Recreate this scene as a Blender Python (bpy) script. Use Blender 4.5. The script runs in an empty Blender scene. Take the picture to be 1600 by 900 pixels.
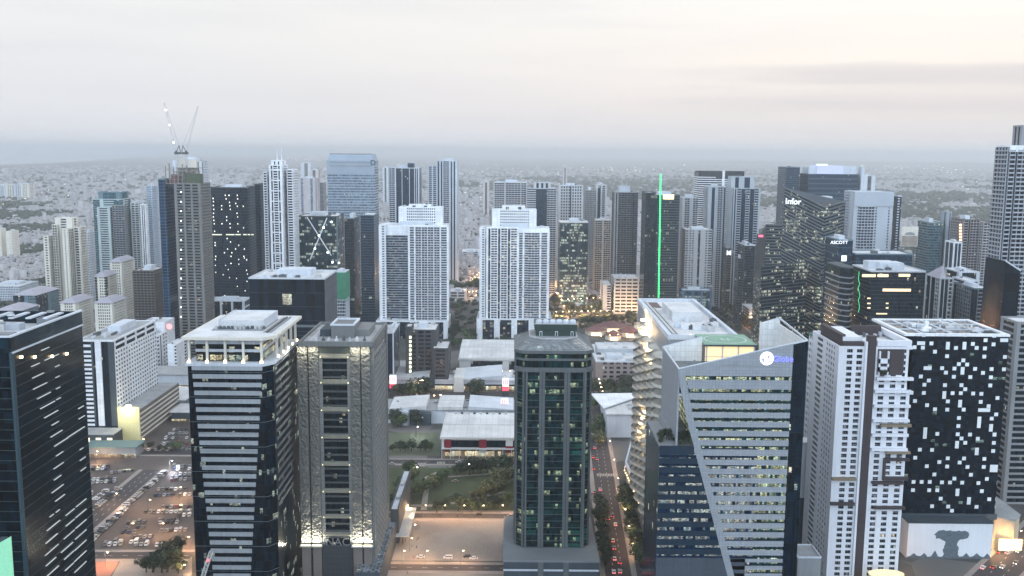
import bpy, math, random
from mathutils import Matrix, Vector
R_ = math.radians
scene = bpy.context.scene
col = scene.collection
# ---------------------------------------------------------------- camera
CAM = Vector((0, 0, 240)); F = 1500.0
RM = Matrix.Rotation(R_(90 - 8.1), 4, 'X') @ Matrix.Rotation(R_(0.45), 4, 'Z')
cd = bpy.data.cameras.new('camera'); cam = bpy.data.objects.new('camera', cd); col.objects.link(cam)
cam.matrix_world = Matrix.Translation(CAM) @ RM
cd.sensor_width = 36; cd.lens = 36 * F / 1600; cd.clip_start = 1; cd.clip_end = 150000
scene.camera = cam
# ---------------------------------------------------------------- world: hazy dusk overcast over a Nishita sky
SUN_EL, SUN_AZ = 20, 25      # soft glow ahead and to the right
w = bpy.data.worlds.new('World'); scene.world = w; w.use_nodes = True
nt = w.node_tree; N = nt.nodes; L = nt.links; N.clear()
out = N.new('ShaderNodeOutputWorld'); bg = N.new('ShaderNodeBackground'); bg.inputs[1].default_value = 0.1
sky = N.new('ShaderNodeTexSky'); sky.sky_type = 'NISHITA'; sky.sun_disc = False
sky.sun_elevation = R_(SUN_EL); sky.sun_rotation = R_(SUN_AZ); sky.dust_density = 3; sky.air_density = 1.2
tc = N.new('ShaderNodeTexCoord'); sp = N.new('ShaderNodeSeparateXYZ'); L.new(tc.outputs['Generated'], sp.inputs[0])
def ramp(inp, stops, interp='EASE'):
    r = N.new('ShaderNodeValToRGB'); r.color_ramp.interpolation = interp; L.new(inp, r.inputs[0])
    e = r.color_ramp.elements
    while len(e) < len(stops): e.new(.5)
    for i, (p, c) in enumerate(stops):
        e[i].position = p; e[i].color = (c[0], c[1], c[2], 1) if isinstance(c, tuple) else (c, c, c, 1)
    return r.outputs[0]
def math_(op, a, b=None, clamp=False):
    m = N.new('ShaderNodeMath'); m.operation = op; m.use_clamp = clamp
    for i, s in enumerate((a, b)):
        if s is None: continue
        if isinstance(s, (int, float)): m.inputs[i].default_value = s
        else: L.new(s, m.inputs[i])
    return m.outputs[0]
def mixc(f, a, b, mode='MIX'):
    m = N.new('ShaderNodeMix'); m.data_type = 'RGBA'; m.blend_type = mode
    for s, k in ((f, 0), (a, 6), (b, 7)):
        if isinstance(s, (int, float)): m.inputs[k].default_value = s
        elif isinstance(s, tuple): m.inputs[k].default_value = (*s, 1)
        else: L.new(s, m.inputs[k])
    return m.outputs[2]
# vertical gradient (elevation = z of the direction)
gl_ = ramp(sp.outputs['Z'], [(0.0, (.62, .63, .66)), (.015, (.63, .64, .67)), (.05, (.645, .65, .675)), (.14, (.70, .70, .70)), (.3, (.72, .74, .78)), (1, (.56, .62, .70))])
gr_ = ramp(sp.outputs['Z'], [(0.0, (.60, .605, .63)), (.02, (.61, .60, .615)), (.045, (.68, .64, .63)), (.09, (.75, .71, .675)), (.15, (.75, .735, .715)), (.3, (.74, .76, .80)), (1, (.56, .62, .70))])
side = math_('MULTIPLY_ADD', sp.outputs['X'], 1.6); side.node.inputs[2].default_value = .62; side.node.use_clamp = True
base = mixc(side, gl_, gr_)
# cloud streaks
mp = N.new('ShaderNodeMapping'); mp.inputs['Scale'].default_value = (1.3, 1.3, 16); L.new(tc.outputs['Generated'], mp.inputs[0])
ns = N.new('ShaderNodeTexNoise'); ns.inputs['Scale'].default_value = 2.6; ns.inputs['Detail'].default_value = 7; ns.inputs['Roughness'].default_value = .55
L.new(mp.outputs[0], ns.inputs['Vector'])
soft = ramp(ns.outputs[0], [(.42, 0.0), (.72, 1.0)])
base = mixc(math_('MULTIPLY', soft, .22), base, (.56, .56, .60))
# a grey cloud bank to the right: elevation band ~2.2..5 degrees, x > .1
band = ramp(math_('ADD', sp.outputs['Z'], math_('MULTIPLY', math_('SUBTRACT', ns.outputs[0], .5), .03)),
            [(.016, 0.0), (.034, .35), (.050, .85), (.058, .4), (.068, .95), (.080, .9), (.087, 0.0)])
xm = ramp(math_('ADD', sp.outputs['X'], math_('MULTIPLY', math_('SUBTRACT', ns.outputs[0], .5), .55)), [(.07, 0.0), (.34, 1.0)])
base = mixc(math_('MULTIPLY', math_('MULTIPLY', band, xm), .8), base, (.51, .505, .54))
sc10 = mixc(1.0, base, (10, 10, 10), 'MULTIPLY')
fin = mixc(.985, sky.outputs[0], sc10)
rear = math_('MULTIPLY', ramp(math_('MULTIPLY', sp.outputs['Y'], -1.0), [(.0, 0.0), (.5, 1.0)]), ramp(sp.outputs['Z'], [(.0, 1.0), (.45, .8), (.9, .2)]))  # unseen bright sky behind the camera, added to light the facing facades
fin = mixc(rear, fin, (18.5, 21.5, 24.5))
L.new(fin, bg.inputs[0]); L.new(bg.outputs[0], out.inputs[0])
sd = bpy.data.lights.new('sun', 'SUN'); sd.energy = .6; sd.angle = R_(30); sd.color = (1, .93, .86)
so = bpy.data.objects.new('sun', sd); col.objects.link(so)
sdir = Vector((math.sin(R_(SUN_AZ)) * math.cos(R_(40)), math.cos(R_(SUN_AZ)) * math.cos(R_(40)), math.sin(R_(40))))
so.rotation_euler = sdir.to_track_quat('Z', 'Y').to_euler()
scene.view_settings.view_transform = 'Standard'; scene.view_settings.look = 'None'
scene.view_settings.exposure = 0.38; scene.view_settings.gamma = 1
cy = scene.cycles
cy.use_denoising = True; cy.max_bounces = 5; cy.diffuse_bounces = 2; cy.glossy_bounces = 2; cy.volume_bounces = 1
cy.transmission_bounces = 2; cy.transparent_max_bounces = 6; cy.use_adaptive_sampling = True; cy.adaptive_threshold = .02
cy.caustics_reflective = False; cy.caustics_refractive = False; cy.sample_clamp_indirect = 3

# ---------------------------------------------------------------- pixel <-> world
def ray(u, v): return (RM.to_3x3() @ Vector(((u - 800) / F, -(v - 450) / F, -1)))
def W(u, v, Y): d = ray(u, v); return CAM + d * (Y / d.y)
def G(u, v, z=0): d = ray(u, v); return CAM + d * ((z - 240) / d.z)
def XP(u, v, x): d = ray(u, v); return CAM + d * (x / d.x)

# ---------------------------------------------------------------- materials
MATS = {}
def newmat(name):
    m = bpy.data.materials.new(name); m.use_nodes = True
    return m, m.node_tree.nodes, m.node_tree.links, m.node_tree.nodes['Principled BSDF']
def nd(ns, t, **k):
    n = ns.new(t)
    for a, b in k.items(): setattr(n, a, b)
    return n
def mth(ns, ls, op, a, b=None, c=None, clamp=False):
    m = ns.new('ShaderNodeMath'); m.operation = op; m.use_clamp = clamp
    for i, s in enumerate((a, b, c)):
        if s is None: continue
        if isinstance(s, (int, float)): m.inputs[i].default_value = s
        else: ls.new(s, m.inputs[i])
    return m.outputs[0]
def mx(ns, ls, f, a, b, mode='MIX'):
    m = ns.new('ShaderNodeMix'); m.data_type = 'RGBA'; m.blend_type = mode
    for s, k in ((f, 0), (a, 6), (b, 7)):
        if isinstance(s, (int, float)): m.inputs[k].default_value = s
        elif isinstance(s, tuple): m.inputs[k].default_value = (*s[:3], 1)
        else: ls.new(s, m.inputs[k])
    return m.outputs[2]
def wall(name, c, rough=.8, var=.25, panel=None, scale=.06, lines=.55, streak=True, spec=.3, coord='Object'):
    """matt wall / roof: base colour broken by weathering, optional panel joints on the UV grid"""
    if name in MATS: return MATS[name]
    m, ns, ls, p = newmat(name)
    tc = ns.new('ShaderNodeTexCoord'); oi = ns.new('ShaderNodeObjectInfo')
    n1 = nd(ns, 'ShaderNodeTexNoise'); n1.inputs['Scale'].default_value = scale; n1.inputs['Detail'].default_value = 6; ls.new(tc.outputs[coord], n1.inputs['Vector'])
    mp = ns.new('ShaderNodeMapping'); mp.inputs['Scale'].default_value = (.9, .9, .05 if streak else .9); ls.new(tc.outputs[coord], mp.inputs[0])
    n2 = nd(ns, 'ShaderNodeTexNoise'); n2.inputs['Scale'].default_value = 1.0; n2.inputs['Detail'].default_value = 3; ls.new(mp.outputs[0], n2.inputs['Vector'])
    a = mth(ns, ls, 'ADD', mth(ns, ls, 'MULTIPLY', n1.outputs[0], 1.2), mth(ns, ls, 'MULTIPLY', n2.outputs[0], .8))
    k = mth(ns, ls, 'MULTIPLY_ADD', a, var * 1.6, 1 - var * 1.6)
    k = mth(ns, ls, 'MULTIPLY_ADD', mth(ns, ls, 'SUBTRACT', oi.outputs['Random'], .5), .06, k)
    if panel:
        uv = ns.new('ShaderNodeUVMap'); s = ns.new('ShaderNodeSeparateXYZ'); ls.new(uv.outputs[0], s.inputs[0])
        lx = mth(ns, ls, 'LESS_THAN', mth(ns, ls, 'FRACT', mth(ns, ls, 'DIVIDE', s.outputs[0], panel[0])), .08)
        ly = mth(ns, ls, 'LESS_THAN', mth(ns, ls, 'FRACT', mth(ns, ls, 'DIVIDE', s.outputs[1], panel[1])), .08)
        ln = mth(ns, ls, 'MAXIMUM', lx, ly)
        cb = ns.new('ShaderNodeCombineXYZ')
        ls.new(mth(ns, ls, 'FLOOR', mth(ns, ls, 'DIVIDE', s.outputs[0], panel[0])), cb.inputs[0]); ls.new(mth(ns, ls, 'FLOOR', mth(ns, ls, 'DIVIDE', s.outputs[1], panel[1])), cb.inputs[1])
        wn = nd(ns, 'ShaderNodeTexWhiteNoise'); ls.new(cb.outputs[0], wn.inputs[0])
        k = mth(ns, ls, 'MULTIPLY', k, mth(ns, ls, 'MULTIPLY_ADD', wn.outputs[0], .12, .94))
        k = mth(ns, ls, 'MULTIPLY', k, mth(ns, ls, 'MULTIPLY_ADD', ln, -(1 - lines), 1.0))
    cc = ns.new('ShaderNodeCombineColor')
    for i in range(3): ls.new(mth(ns, ls, 'MULTIPLY', k, float(c[i])), cc.inputs[i])
    ls.new(cc.outputs[0], p.inputs['Base Color'])
    p.inputs['Roughness'].default_value = rough; p.inputs['Specular IOR Level'].default_value = spec
    MATS[name] = m; return m
def glass(name, c=(.010, .022, .030), lit=.05, lc=(1.0, .93, .70), es=.9, cell=(1.6, 3.8), rough=.18, spec=.5, var=.9, mull=(.02, .03, .035), mw=.07, clus=.09, alt=None, refl=.35, curt=0, glow=None):
    """curtain wall: per-pane tone and tilt, mullions, and rooms lit in clusters along the floors"""
    if name in MATS: return MATS[name]
    K_ = (.18, .42, .62) if max(c) < .08 else (.8, .85, .9)
    alt = tuple(a * b for a, b in zip(alt or tuple(q * 2.4 for q in c), K_)); c = tuple(a * b for a, b in zip(c, K_))
    if max(mull) < .06: mull = tuple(q * .55 for q in mull)
    m, ns, ls, p = newmat(name)
    uv = ns.new('ShaderNodeUVMap'); s = ns.new('ShaderNodeSeparateXYZ'); ls.new(uv.outputs[0], s.inputs[0])
    oi = ns.new('ShaderNodeObjectInfo')
    U = mth(ns, ls, 'DIVIDE', s.outputs[0], cell[0]); V = mth(ns, ls, 'DIVIDE', s.outputs[1], cell[1])
    fu = mth(ns, ls, 'FLOOR', U); fv = mth(ns, ls, 'FLOOR', V); ru = mth(ns, ls, 'FRACT', U); rv = mth(ns, ls, 'FRACT', V)
    ro = mth(ns, ls, 'MULTIPLY', oi.outputs['Random'], 97.0)
    def comb(a, b, c_):
        cb = ns.new('ShaderNodeCombineXYZ')
        for i, q in enumerate((a, b, c_)): ls.new(q, cb.inputs[i])
        return cb.outputs[0]
    cid = comb(fu, fv, ro)
    wn = nd(ns, 'ShaderNodeTexWhiteNoise'); ls.new(cid, wn.inputs[0])
    ws = ns.new('ShaderNodeSeparateColor'); ls.new(wn.outputs['Color'], ws.inputs[0])
    # clusters of lit rooms: stretched noise along the floor
    cl = nd(ns, 'ShaderNodeTexNoise'); cl.inputs['Scale'].default_value = 1; cl.inputs['Detail'].default_value = 1
    ls.new(comb(mth(ns, ls, 'MULTIPLY', fu, clus), mth(ns, ls, 'MULTIPLY', fv, .83), ro), cl.inputs['Vector'])
    k = mth(ns, ls, 'SUBTRACT', cl.outputs[0], .725 - .36 * lit ** .5)
    k = mth(ns, ls, 'MULTIPLY', k, 9.0, clamp=True)
    on = mth(ns, ls, 'LESS_THAN', ws.outputs[0], mth(ns, ls, 'MULTIPLY_ADD', k, min(.9, .35 + lit * 1.1), lit * .12))
    # inside detail: ceiling strip brighter, furniture noise
    fn = nd(ns, 'ShaderNodeTexNoise'); fn.inputs['Scale'].default_value = .75; fn.inputs['Detail'].default_value = 4; fn.inputs['Roughness'].default_value = .7; ls.new(comb(s.outputs[0], mth(ns, ls, 'MULTIPLY', s.outputs[1], 2.2), ro), fn.inputs['Vector'])
    det = mth(ns, ls, 'MULTIPLY', mth(ns, ls, 'MULTIPLY_ADD', fn.outputs[0], 6.0, -2.4, clamp=True), mth(ns, ls, 'MULTIPLY_ADD', ws.outputs[1], .9, .25))
    fr = mth(ns, ls, 'MAXIMUM', mth(ns, ls, 'LESS_THAN', ru, mw), mth(ns, ls, 'LESS_THAN', rv, mw * .7))
    nf = mth(ns, ls, 'MULTIPLY', mth(ns, ls, 'SUBTRACT', 1.0, fr), mth(ns, ls, 'MULTIPLY', mth(ns, ls, 'GREATER_THAN', rv, .3), mth(ns, ls, 'MULTIPLY_ADD', rv, .9, .35)))
    e = mth(ns, ls, 'MULTIPLY', mth(ns, ls, 'MULTIPLY', on, det), mth(ns, ls, 'MULTIPLY', nf, es))
    tone = mth(ns, ls, 'MULTIPLY_ADD', ws.outputs[2], var, 1 - var * .5)
    cA = mx(ns, ls, mth(ns, ls, 'MULTIPLY', ws.outputs[2], .3), c, alt)
    if curt: cA = mx(ns, ls, mth(ns, ls, 'MULTIPLY', mth(ns, ls, 'GREATER_THAN', ws.outputs[1], 1 - curt), .8), cA, (.20, .20, .20))
    cc = mx(ns, ls, fr, cA, mull)
    ls.new(mx(ns, ls, 1.0, cc, cc, 'MIX'), p.inputs['Base Color'])
    hs = ns.new('ShaderNodeHueSaturation'); ls.new(cc, hs.inputs['Color']); ls.new(tone, hs.inputs['Value']); ls.new(hs.outputs[0], p.inputs['Base Color'])
    ls.new(mx(ns, ls, mth(ns, ls, 'POWER', ws.outputs[2], 3.0), lc, (.75, 1, .85)), p.inputs['Emission Color'])
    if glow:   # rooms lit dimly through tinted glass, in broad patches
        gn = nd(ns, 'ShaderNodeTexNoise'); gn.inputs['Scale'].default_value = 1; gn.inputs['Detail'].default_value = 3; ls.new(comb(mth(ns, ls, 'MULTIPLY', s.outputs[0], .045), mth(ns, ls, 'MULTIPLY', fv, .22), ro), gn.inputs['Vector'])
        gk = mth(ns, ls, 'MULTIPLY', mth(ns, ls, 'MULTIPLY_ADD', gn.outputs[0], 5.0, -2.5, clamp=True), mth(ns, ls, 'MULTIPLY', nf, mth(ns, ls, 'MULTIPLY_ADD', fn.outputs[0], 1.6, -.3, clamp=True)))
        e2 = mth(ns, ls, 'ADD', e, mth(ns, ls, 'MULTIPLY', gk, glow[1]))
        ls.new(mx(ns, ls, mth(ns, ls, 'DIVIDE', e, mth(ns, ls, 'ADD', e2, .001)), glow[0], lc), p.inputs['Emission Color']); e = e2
    ls.new(e, p.inputs['Emission Strength'])
    p.inputs['Roughness'].default_value = rough; p.inputs['Specular IOR Level'].default_value = spec * .5
    # each pane sits at its own slight angle
    ge = ns.new('ShaderNodeNewGeometry'); vm = nd(ns, 'ShaderNodeVectorMath', operation='MULTIPLY_ADD')
    vs = nd(ns, 'ShaderNodeVectorMath', operation='SUBTRACT'); ls.new(wn.outputs['Color'], vs.inputs[0]); vs.inputs[1].default_value = (.5, .5, .5)
    ls.new(vs.outputs[0], vm.inputs[0]); vm.inputs[1].default_value = (.03, .03, .03); ls.new(ge.outputs['Normal'], vm.inputs[2])
    vn = nd(ns, 'ShaderNodeVectorMath', operation='NORMALIZE'); ls.new(vm.outputs[0], vn.inputs[0]); ls.new(vn.outputs[0], p.inputs['Normal'])
    MATS[name] = m; return m
def plain(name, c, rough=.5, metal=0, emit=None, es=1):
    if name in MATS: return MATS[name]
    m, ns, ls, p = newmat(name)
    n1 = nd(ns, 'ShaderNodeTexNoise'); n1.inputs['Scale'].default_value = .8; n1.inputs['Detail'].default_value = 4
    tc = ns.new('ShaderNodeTexCoord'); ls.new(tc.outputs['Object'], n1.inputs['Vector'])
    k = mth(ns, ls, 'MULTIPLY_ADD', n1.outputs[0], .5, .75); cc = ns.new('ShaderNodeCombineColor')
    for i in range(3): ls.new(mth(ns, ls, 'MULTIPLY', k, float(c[i])), cc.inputs[i])
    ls.new(cc.outputs[0], p.inputs['Base Color'])
    p.inputs['Roughness'].default_value = rough; p.inputs['Metallic'].default_value = metal
    if emit: p.inputs['Emission Color'].default_value = (*emit, 1); p.inputs['Emission Strength'].default_value = es
    MATS[name] = m; return m

# ---------------------------------------------------------------- mesh builder
class MB:
    def __init__(s): s.v = []; s.f = []; s.uv = []; s.mi = []; s.ms = []; s.cur = 0
    def mat(s, m):
        if m not in s.ms: s.ms.append(m)
        s.cur = s.ms.index(m); return s
    def face(s, pts, uvs=None):
        i = len(s.v); s.v += [tuple(p) for p in pts]; s.f.append(tuple(range(i, i + len(pts))))
        s.uv += uvs or [(p[0], p[1]) for p in pts]; s.mi.append(s.cur)
    def slab(s, P, Q, s0, s1, d0, d1, z0, z1, sh=0):
        """box along the edge P->Q: s along, d outward (to the right of P->Q), z up; sh = z shear along s"""
        dx, dy = Q[0] - P[0], Q[1] - P[1]; Ln = math.hypot(dx, dy); dx /= Ln; dy /= Ln
        def p(a, d, z): return (P[0] + dx * a + dy * d, P[1] + dy * a - dx * d, z + sh * a)
        s.face([p(s0, d1, z0), p(s1, d1, z0), p(s1, d1, z1), p(s0, d1, z1)], [(s0, z0), (s1, z0), (s1, z1), (s0, z1)])
        s.face([p(s1, d0, z0), p(s0, d0, z0), p(s0, d0, z1), p(s1, d0, z1)], [(s1, z0), (s0, z0), (s0, z1), (s1, z1)])
        s.face([p(s1, d1, z0), p(s1, d0, z0), p(s1, d0, z1), p(s1, d1, z1)], [(d1, z0), (d0, z0), (d0, z1), (d1, z1)])
        s.face([p(s0, d0, z0), p(s0, d1, z0), p(s0, d1, z1), p(s0, d0, z1)], [(d0, z0), (d1, z0), (d1, z1), (d0, z1)])
        s.face([p(s0, d1, z1), p(s1, d1, z1), p(s1, d0, z1), p(s0, d0, z1)], [(s0, d1), (s1, d1), (s1, d0), (s0, d0)])
        s.face([p(s0, d0, z0), p(s1, d0, z0), p(s1, d1, z0), p(s0, d1, z0)], [(s0, d0), (s1, d0), (s1, d1), (s0, d1)])
        return s
    def box(s, x0, x1, y0, y1, z0, z1): return s.slab((x0, y0), (x1, y0), 0, x1 - x0, -(y1 - y0), 0, z0, z1)
    def prism(s, poly, z0, z1, zt=None, bottom=True):
        n = len(poly); a = 0; zt = zt or [z1] * n
        for i in range(n):
            P, Q = poly[i], poly[(i + 1) % n]; l = math.dist(P, Q); A, B = zt[i], zt[(i + 1) % n]
            s.face([(*P, z0), (*Q, z0), (*Q, B), (*P, A)], [(a, z0), (a + l, z0), (a + l, B), (a, A)]); a += l
        s.face([(*poly[i], zt[i]) for i in range(n)])
        if bottom: s.face([(*p, z0) for p in reversed(poly)])
        return s
    def xprism(s, prof, y0, y1):
        """profile [(x,z)] counter-clockwise seen from -Y, extruded y0..y1"""
        n = len(prof)
        s.face([(x, y0, z) for x, z in prof], [(x, z) for x, z in prof])
        s.face([(x, y1, z) for x, z in reversed(prof)], [(x, z) for x, z in reversed(prof)])
        for i in range(n):
            (a, b), (c, d) = prof[i], prof[(i + 1) % n]
            s.face([(a, y0, b), (a, y1, b), (c, y1, d), (c, y0, d)], [(y0, b), (y1, b), (y1, d), (y0, d)])
        return s
    def bar(s, p, q, t, t2=None):
        p, q = Vector(p), Vector(q); d = (q - p).normalized(); u = d.cross(Vector((0, 0, 1)))
        if u.length < .01: u = Vector((1, 0, 0))
        u.normalize(); v = d.cross(u); t2 = t2 or t
        A = [p + u * a * t + v * b * t for a, b in ((-1, -1), (1, -1), (1, 1), (-1, 1))]
        B = [q + u * a * t2 + v * b * t2 for a, b in ((-1, -1), (1, -1), (1, 1), (-1, 1))]
        for i in range(4): s.face([A[i], B[i], B[(i + 1) % 4], A[(i + 1) % 4]])
        s.face(A); s.face(B[::-1]); return s
    def cyl(s, x, y, z0, z1, r, r2=None, n=12, cap=True):
        r2 = r if r2 is None else r2
        A = [(x + r * math.cos(2 * math.pi * i / n), y + r * math.sin(2 * math.pi * i / n), z0) for i in range(n)]
        B = [(x + r2 * math.cos(2 * math.pi * i / n), y + r2 * math.sin(2 * math.pi * i / n), z1) for i in range(n)]
        for i in range(n):
            j = (i + 1) % n; c = 2 * math.pi * r / n
            s.face([A[i], A[j], B[j], B[i]], [(i * c, z0), (i * c + c, z0), (i * c + c, z1), (i * c, z1)])
        if cap: s.face(B); s.face(A[::-1])
        return s
    def dome(s, x, y, z, r, h, n=10, k=4):
        P = [[(x + r * math.cos(a * math.pi / 2 / k) * math.cos(2 * math.pi * i / n), y + r * math.cos(a * math.pi / 2 / k) * math.sin(2 * math.pi * i / n), z + h * math.sin(a * math.pi / 2 / k)) for i in range(n)] for a in range(k + 1)]
        for a in range(k):
            for i in range(n): s.face([P[a][i], P[a][(i + 1) % n], P[a + 1][(i + 1) % n], P[a + 1][i]])
        return s
    def lattice(s, p, q, w_, t=.12, n=10):
        p, q = Vector(p), Vector(q); d = (q - p).normalized(); u = d.cross(Vector((0, 1, .01))).normalized(); v = d.cross(u)
        c = [u * a * w_ + v * b * w_ for a, b in ((-1, -1), (1, -1), (1, 1), (-1, 1))]
        for o in c: s.bar(p + o, q + o, t)
        for i in range(n):
            a, b = p.lerp(q, i / n), p.lerp(q, (i + 1) / n)
            for k in range(4): s.bar(a + c[k], b + c[(k + 1) % 4], t * .6); s.bar(a + c[k], a + c[(k + 1) % 4], t * .6)
        return s
    def mesh(s, name):
        me = bpy.data.meshes.new(name); me.from_pydata(s.v, [], s.f)
        uvl = me.uv_layers.new(name='UVMap'); flat = [c for p in s.uv for c in p]; uvl.data.foreach_set('uv', flat)
        for m in s.ms: me.materials.append(m)
        if len(s.ms) > 1: me.polygons.foreach_set('material_index', s.mi)
        me.update(); return me
def obj(name, mb, mat=None, parent=None, loc=None):
    me = mb.mesh(name) if isinstance(mb, MB) else mb
    if mat and not me.materials: me.materials.append(mat)
    o = bpy.data.objects.new(name, me); col.objects.link(o)
    if parent: o.parent = parent
    if loc: o.location = loc
    return o
def tag(o, label, cat, group=None, kind=None):
    if label: o['label'] = label
    if cat: o['category'] = cat
    if group: o['group'] = group
    if kind: o['kind'] = kind
    return o
def thing(name, label, cat, loc=(0, 0, 0), group=None, rz=0):
    o = bpy.data.objects.new(name, None); col.objects.link(o); o.location = loc; o.rotation_euler = (0, 0, rz); o.empty_display_size = 1
    return tag(o, label, cat, group)
def struct(name, mb, mat): o = obj(name, mb, mat); o['kind'] = 'structure'; return o
def text(s, size, mat, loc, parent, ext=.15, name='sign_lettering', rz=0, fit=None, bold=0):
    cu = bpy.data.curves.new(name, 'FONT'); cu.body = s; cu.size = size; cu.extrude = ext; cu.offset = bold; cu.align_x = 'CENTER'; cu.align_y = 'CENTER'
    t = bpy.data.objects.new('t', cu); col.objects.link(t); bpy.context.view_layer.update()
    me = bpy.data.meshes.new_from_object(t.evaluated_get(bpy.context.evaluated_depsgraph_get())); bpy.data.objects.remove(t)
    me.materials.clear(); me.materials.append(mat)
    o = bpy.data.objects.new(name, me); col.objects.link(o); o.parent = parent; o.location = loc; o.rotation_euler = (R_(90), 0, rz); return o

# ---------------------------------------------------------------- shared palette
WH = wall('white_paint', (.74, .78, .84), panel=(6, 3.6), lines=.85, var=.26)
WG = wall('pale_grey_paint', (.52, .57, .64), var=.3)
CR = wall('cream_paint', (.66, .64, .58), var=.2)
GY = wall('mid_grey_concrete', (.25, .27, .29), var=.25)
DG = wall('dark_grey_cladding', (.05, .068, .085), var=.3)
TE = wall('teal_grey_cladding', (.13, .20, .24), var=.25)
BR = wall('brown_cladding', (.17, .15, .14), var=.3)
PB = wall('pale_blue_panel', (.36, .44, .54), var=.2, panel=(3, 3.6), lines=.8)
RF = wall('pale_roof_membrane', (.56, .58, .61), var=.35, streak=False, scale=.09)
RG = wall('grey_roof_membrane', (.30, .32, .34), var=.4, streak=False, scale=.12)
MU = wall('metal_plant', (.42, .44, .46), var=.4, streak=False, scale=.4, rough=.5)
MD = wall('dark_plant', (.09, .10, .11), var=.4, streak=False, scale=.4, rough=.6)
G0 = glass('black_glass', (.004, .011, .016), lit=.02, refl=.2)
G1 = glass('dark_teal_glass', (.006, .018, .025), lit=.10, cell=(1.5, 3.8))
G2 = glass('blue_glass', (.015, .04, .07), lit=.04, cell=(1.8, 3.6))
G3 = glass('residential_glass', (.018, .028, .038), lit=.03, cell=(2.2, 3.3), lc=(1, .85, .58), var=1.2, curt=.14)
G4 = glass('pale_office_glass', (.12, .17, .22), lit=.35, cell=(1.6, 4), lc=(.95, .97, .9), es=.45, clus=.03)
G5 = glass('lit_office_glass', (.008, .025, .03), lit=.42, cell=(1.3, 4), es=1.0, lc=(1, .95, .62))
LW = plain('warm_lamp', (.8, .7, .5), emit=(1, .74, .42), es=6)
LC = plain('cool_lamp', (.8, .8, .8), emit=(.95, .97, 1), es=5)

# ---------------------------------------------------------------- generic tower
def clutter(root, x0, x1, y0, y1, z, n, rnd, mats=None, big=True):
    W_, D_ = x1 - x0, y1 - y0
    if big:
        a, b = x0 + W_ * rnd.uniform(.2, .35), x0 + W_ * rnd.uniform(.6, .8); c, d = y0 + D_ * .35, y0 + D_ * .75
        h = rnd.uniform(3, 6)
        obj('plant_room', MB().box(a, b, c, d, z, z + h).box(a + .8, b - .8, c + .8, d - .8, z + h, z + h + .4), (mats or [WG, MU])[0], root)
    for i in range(n):
        w_, d_, h = rnd.uniform(.04, .12) * W_, rnd.uniform(.05, .14) * D_, rnd.uniform(1, 2.6)
        x, y = rnd.uniform(x0 + 1.5, x1 - w_ - 1.5), rnd.choice([rnd.uniform(y0 + 1.5, y0 + D_ * .3), rnd.uniform(y0 + D_ * .78, y1 - d_ - 1)])
        m = MB().box(x, x + w_, y, y + d_, z, z + h)
        if i % 2: m.cyl(x + w_ / 2, y + d_ / 2, z + h, z + h + .5, min(w_, d_) * .35)
        else: m.box(x + w_ * .2, x + w_ * .8, y + d_ * .2, y + d_ * .8, z + h, z + h + .3)
        obj('roof_unit', m, rnd.choice(mats or [MU, MD, WG, RF]), root)
def parse(b): return [(t[0], float(t[1:] or 1)) for t in b.split()]
def facade(root, poly, z0, z1, fh, fronts, wm, bm, br=.45, out_=.35, pw=2.6, rect=True, bd=1.3, sh=0):
    """dress the edges of a glazed core with piers, floor bands, punched walls and balconies"""
    nf = max(1, int((z1 - z0) / fh)); fh = (z1 - z0) / nf
    band, bal = MB(), MB()
    n = len(poly)
    for e in range(n):
        spec = fronts[e % len(fronts)]
        if not spec: continue
        P, Q = poly[e], poly[(e + 1) % n]; Ln = math.dist(P, Q); bs = parse(spec); tot = sum(b[1] for b in bs); a = 0
        o = out_ if (not rect or e % 2 == 0) else out_ - .03
        for i, (k, wt) in enumerate(bs):
            b = a + Ln * wt / tot; s0, s1 = a, b
            if rect and e % 2 == 0:
                if i == 0: s0 = -o
                if i == len(bs) - 1: s1 = Ln + o
            if k == 'W': obj('pier', MB().slab(P, Q, s0, s1, -.2, o, z0, z1 + (0 if not sh else 0), sh), wm, root)
            elif k == 'D': obj('pier', MB().slab(P, Q, s0, s1, -.2, o - .1, z0, z1, sh), DG, root)
            elif k == 'b': band.slab(P, Q, s0, s1, -.2, o - .06, 0, fh * br, sh)
            elif k == 'p':
                band.slab(P, Q, s0, s1, -.2, o - .04, 0, fh * br, sh)
                m_ = max(1, round((s1 - s0) / pw)); st = (s1 - s0) / m_
                for j in range(m_): band.slab(P, Q, s0 + st * j, s0 + st * (j + .42), -.2, o - .06, fh * br, fh, sh)
            elif k == 'B':
                bal.slab(P, Q, s0, s1, -.2, bd, 0, .28, sh); bal.slab(P, Q, s0 + .1, s1 - .1, bd - .12, bd - .02, .28, 1.25, sh)
                m_ = max(1, round((s1 - s0) / 4.5)); st = (s1 - s0) / m_
                for j in range(m_ + 1): bal.slab(P, Q, max(s0, s0 + st * j - .2), min(s1, s0 + st * j + .2), -.2, bd - .2, 0, fh, sh)
            elif k == 'v':
                m_ = max(2, round((s1 - s0) / 1.8)); st = (s1 - s0) / m_; fm = MB()
                for j in range(m_): fm.slab(P, Q, s0 + st * j, s0 + st * j + .35, -.1, o, z0, z1, sh)
                obj('fin_screen', fm, wm, root); band.slab(P, Q, s0, s1, -.2, .12, 0, fh * .3, sh)
            elif k == 'G':
                band.slab(P, Q, s0, s1, -.1, .1, 0, .35, sh)
            a = b
    for nm, mb, mt in (('floor_band', band, bm), ('balcony', bal, bm)):
        if mb.f:
            me = mb.mesh(nm); me.materials.append(mt)
            for k in range(nf): obj(nm, me, None, root, (0, 0, z0 + k * fh))
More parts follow.
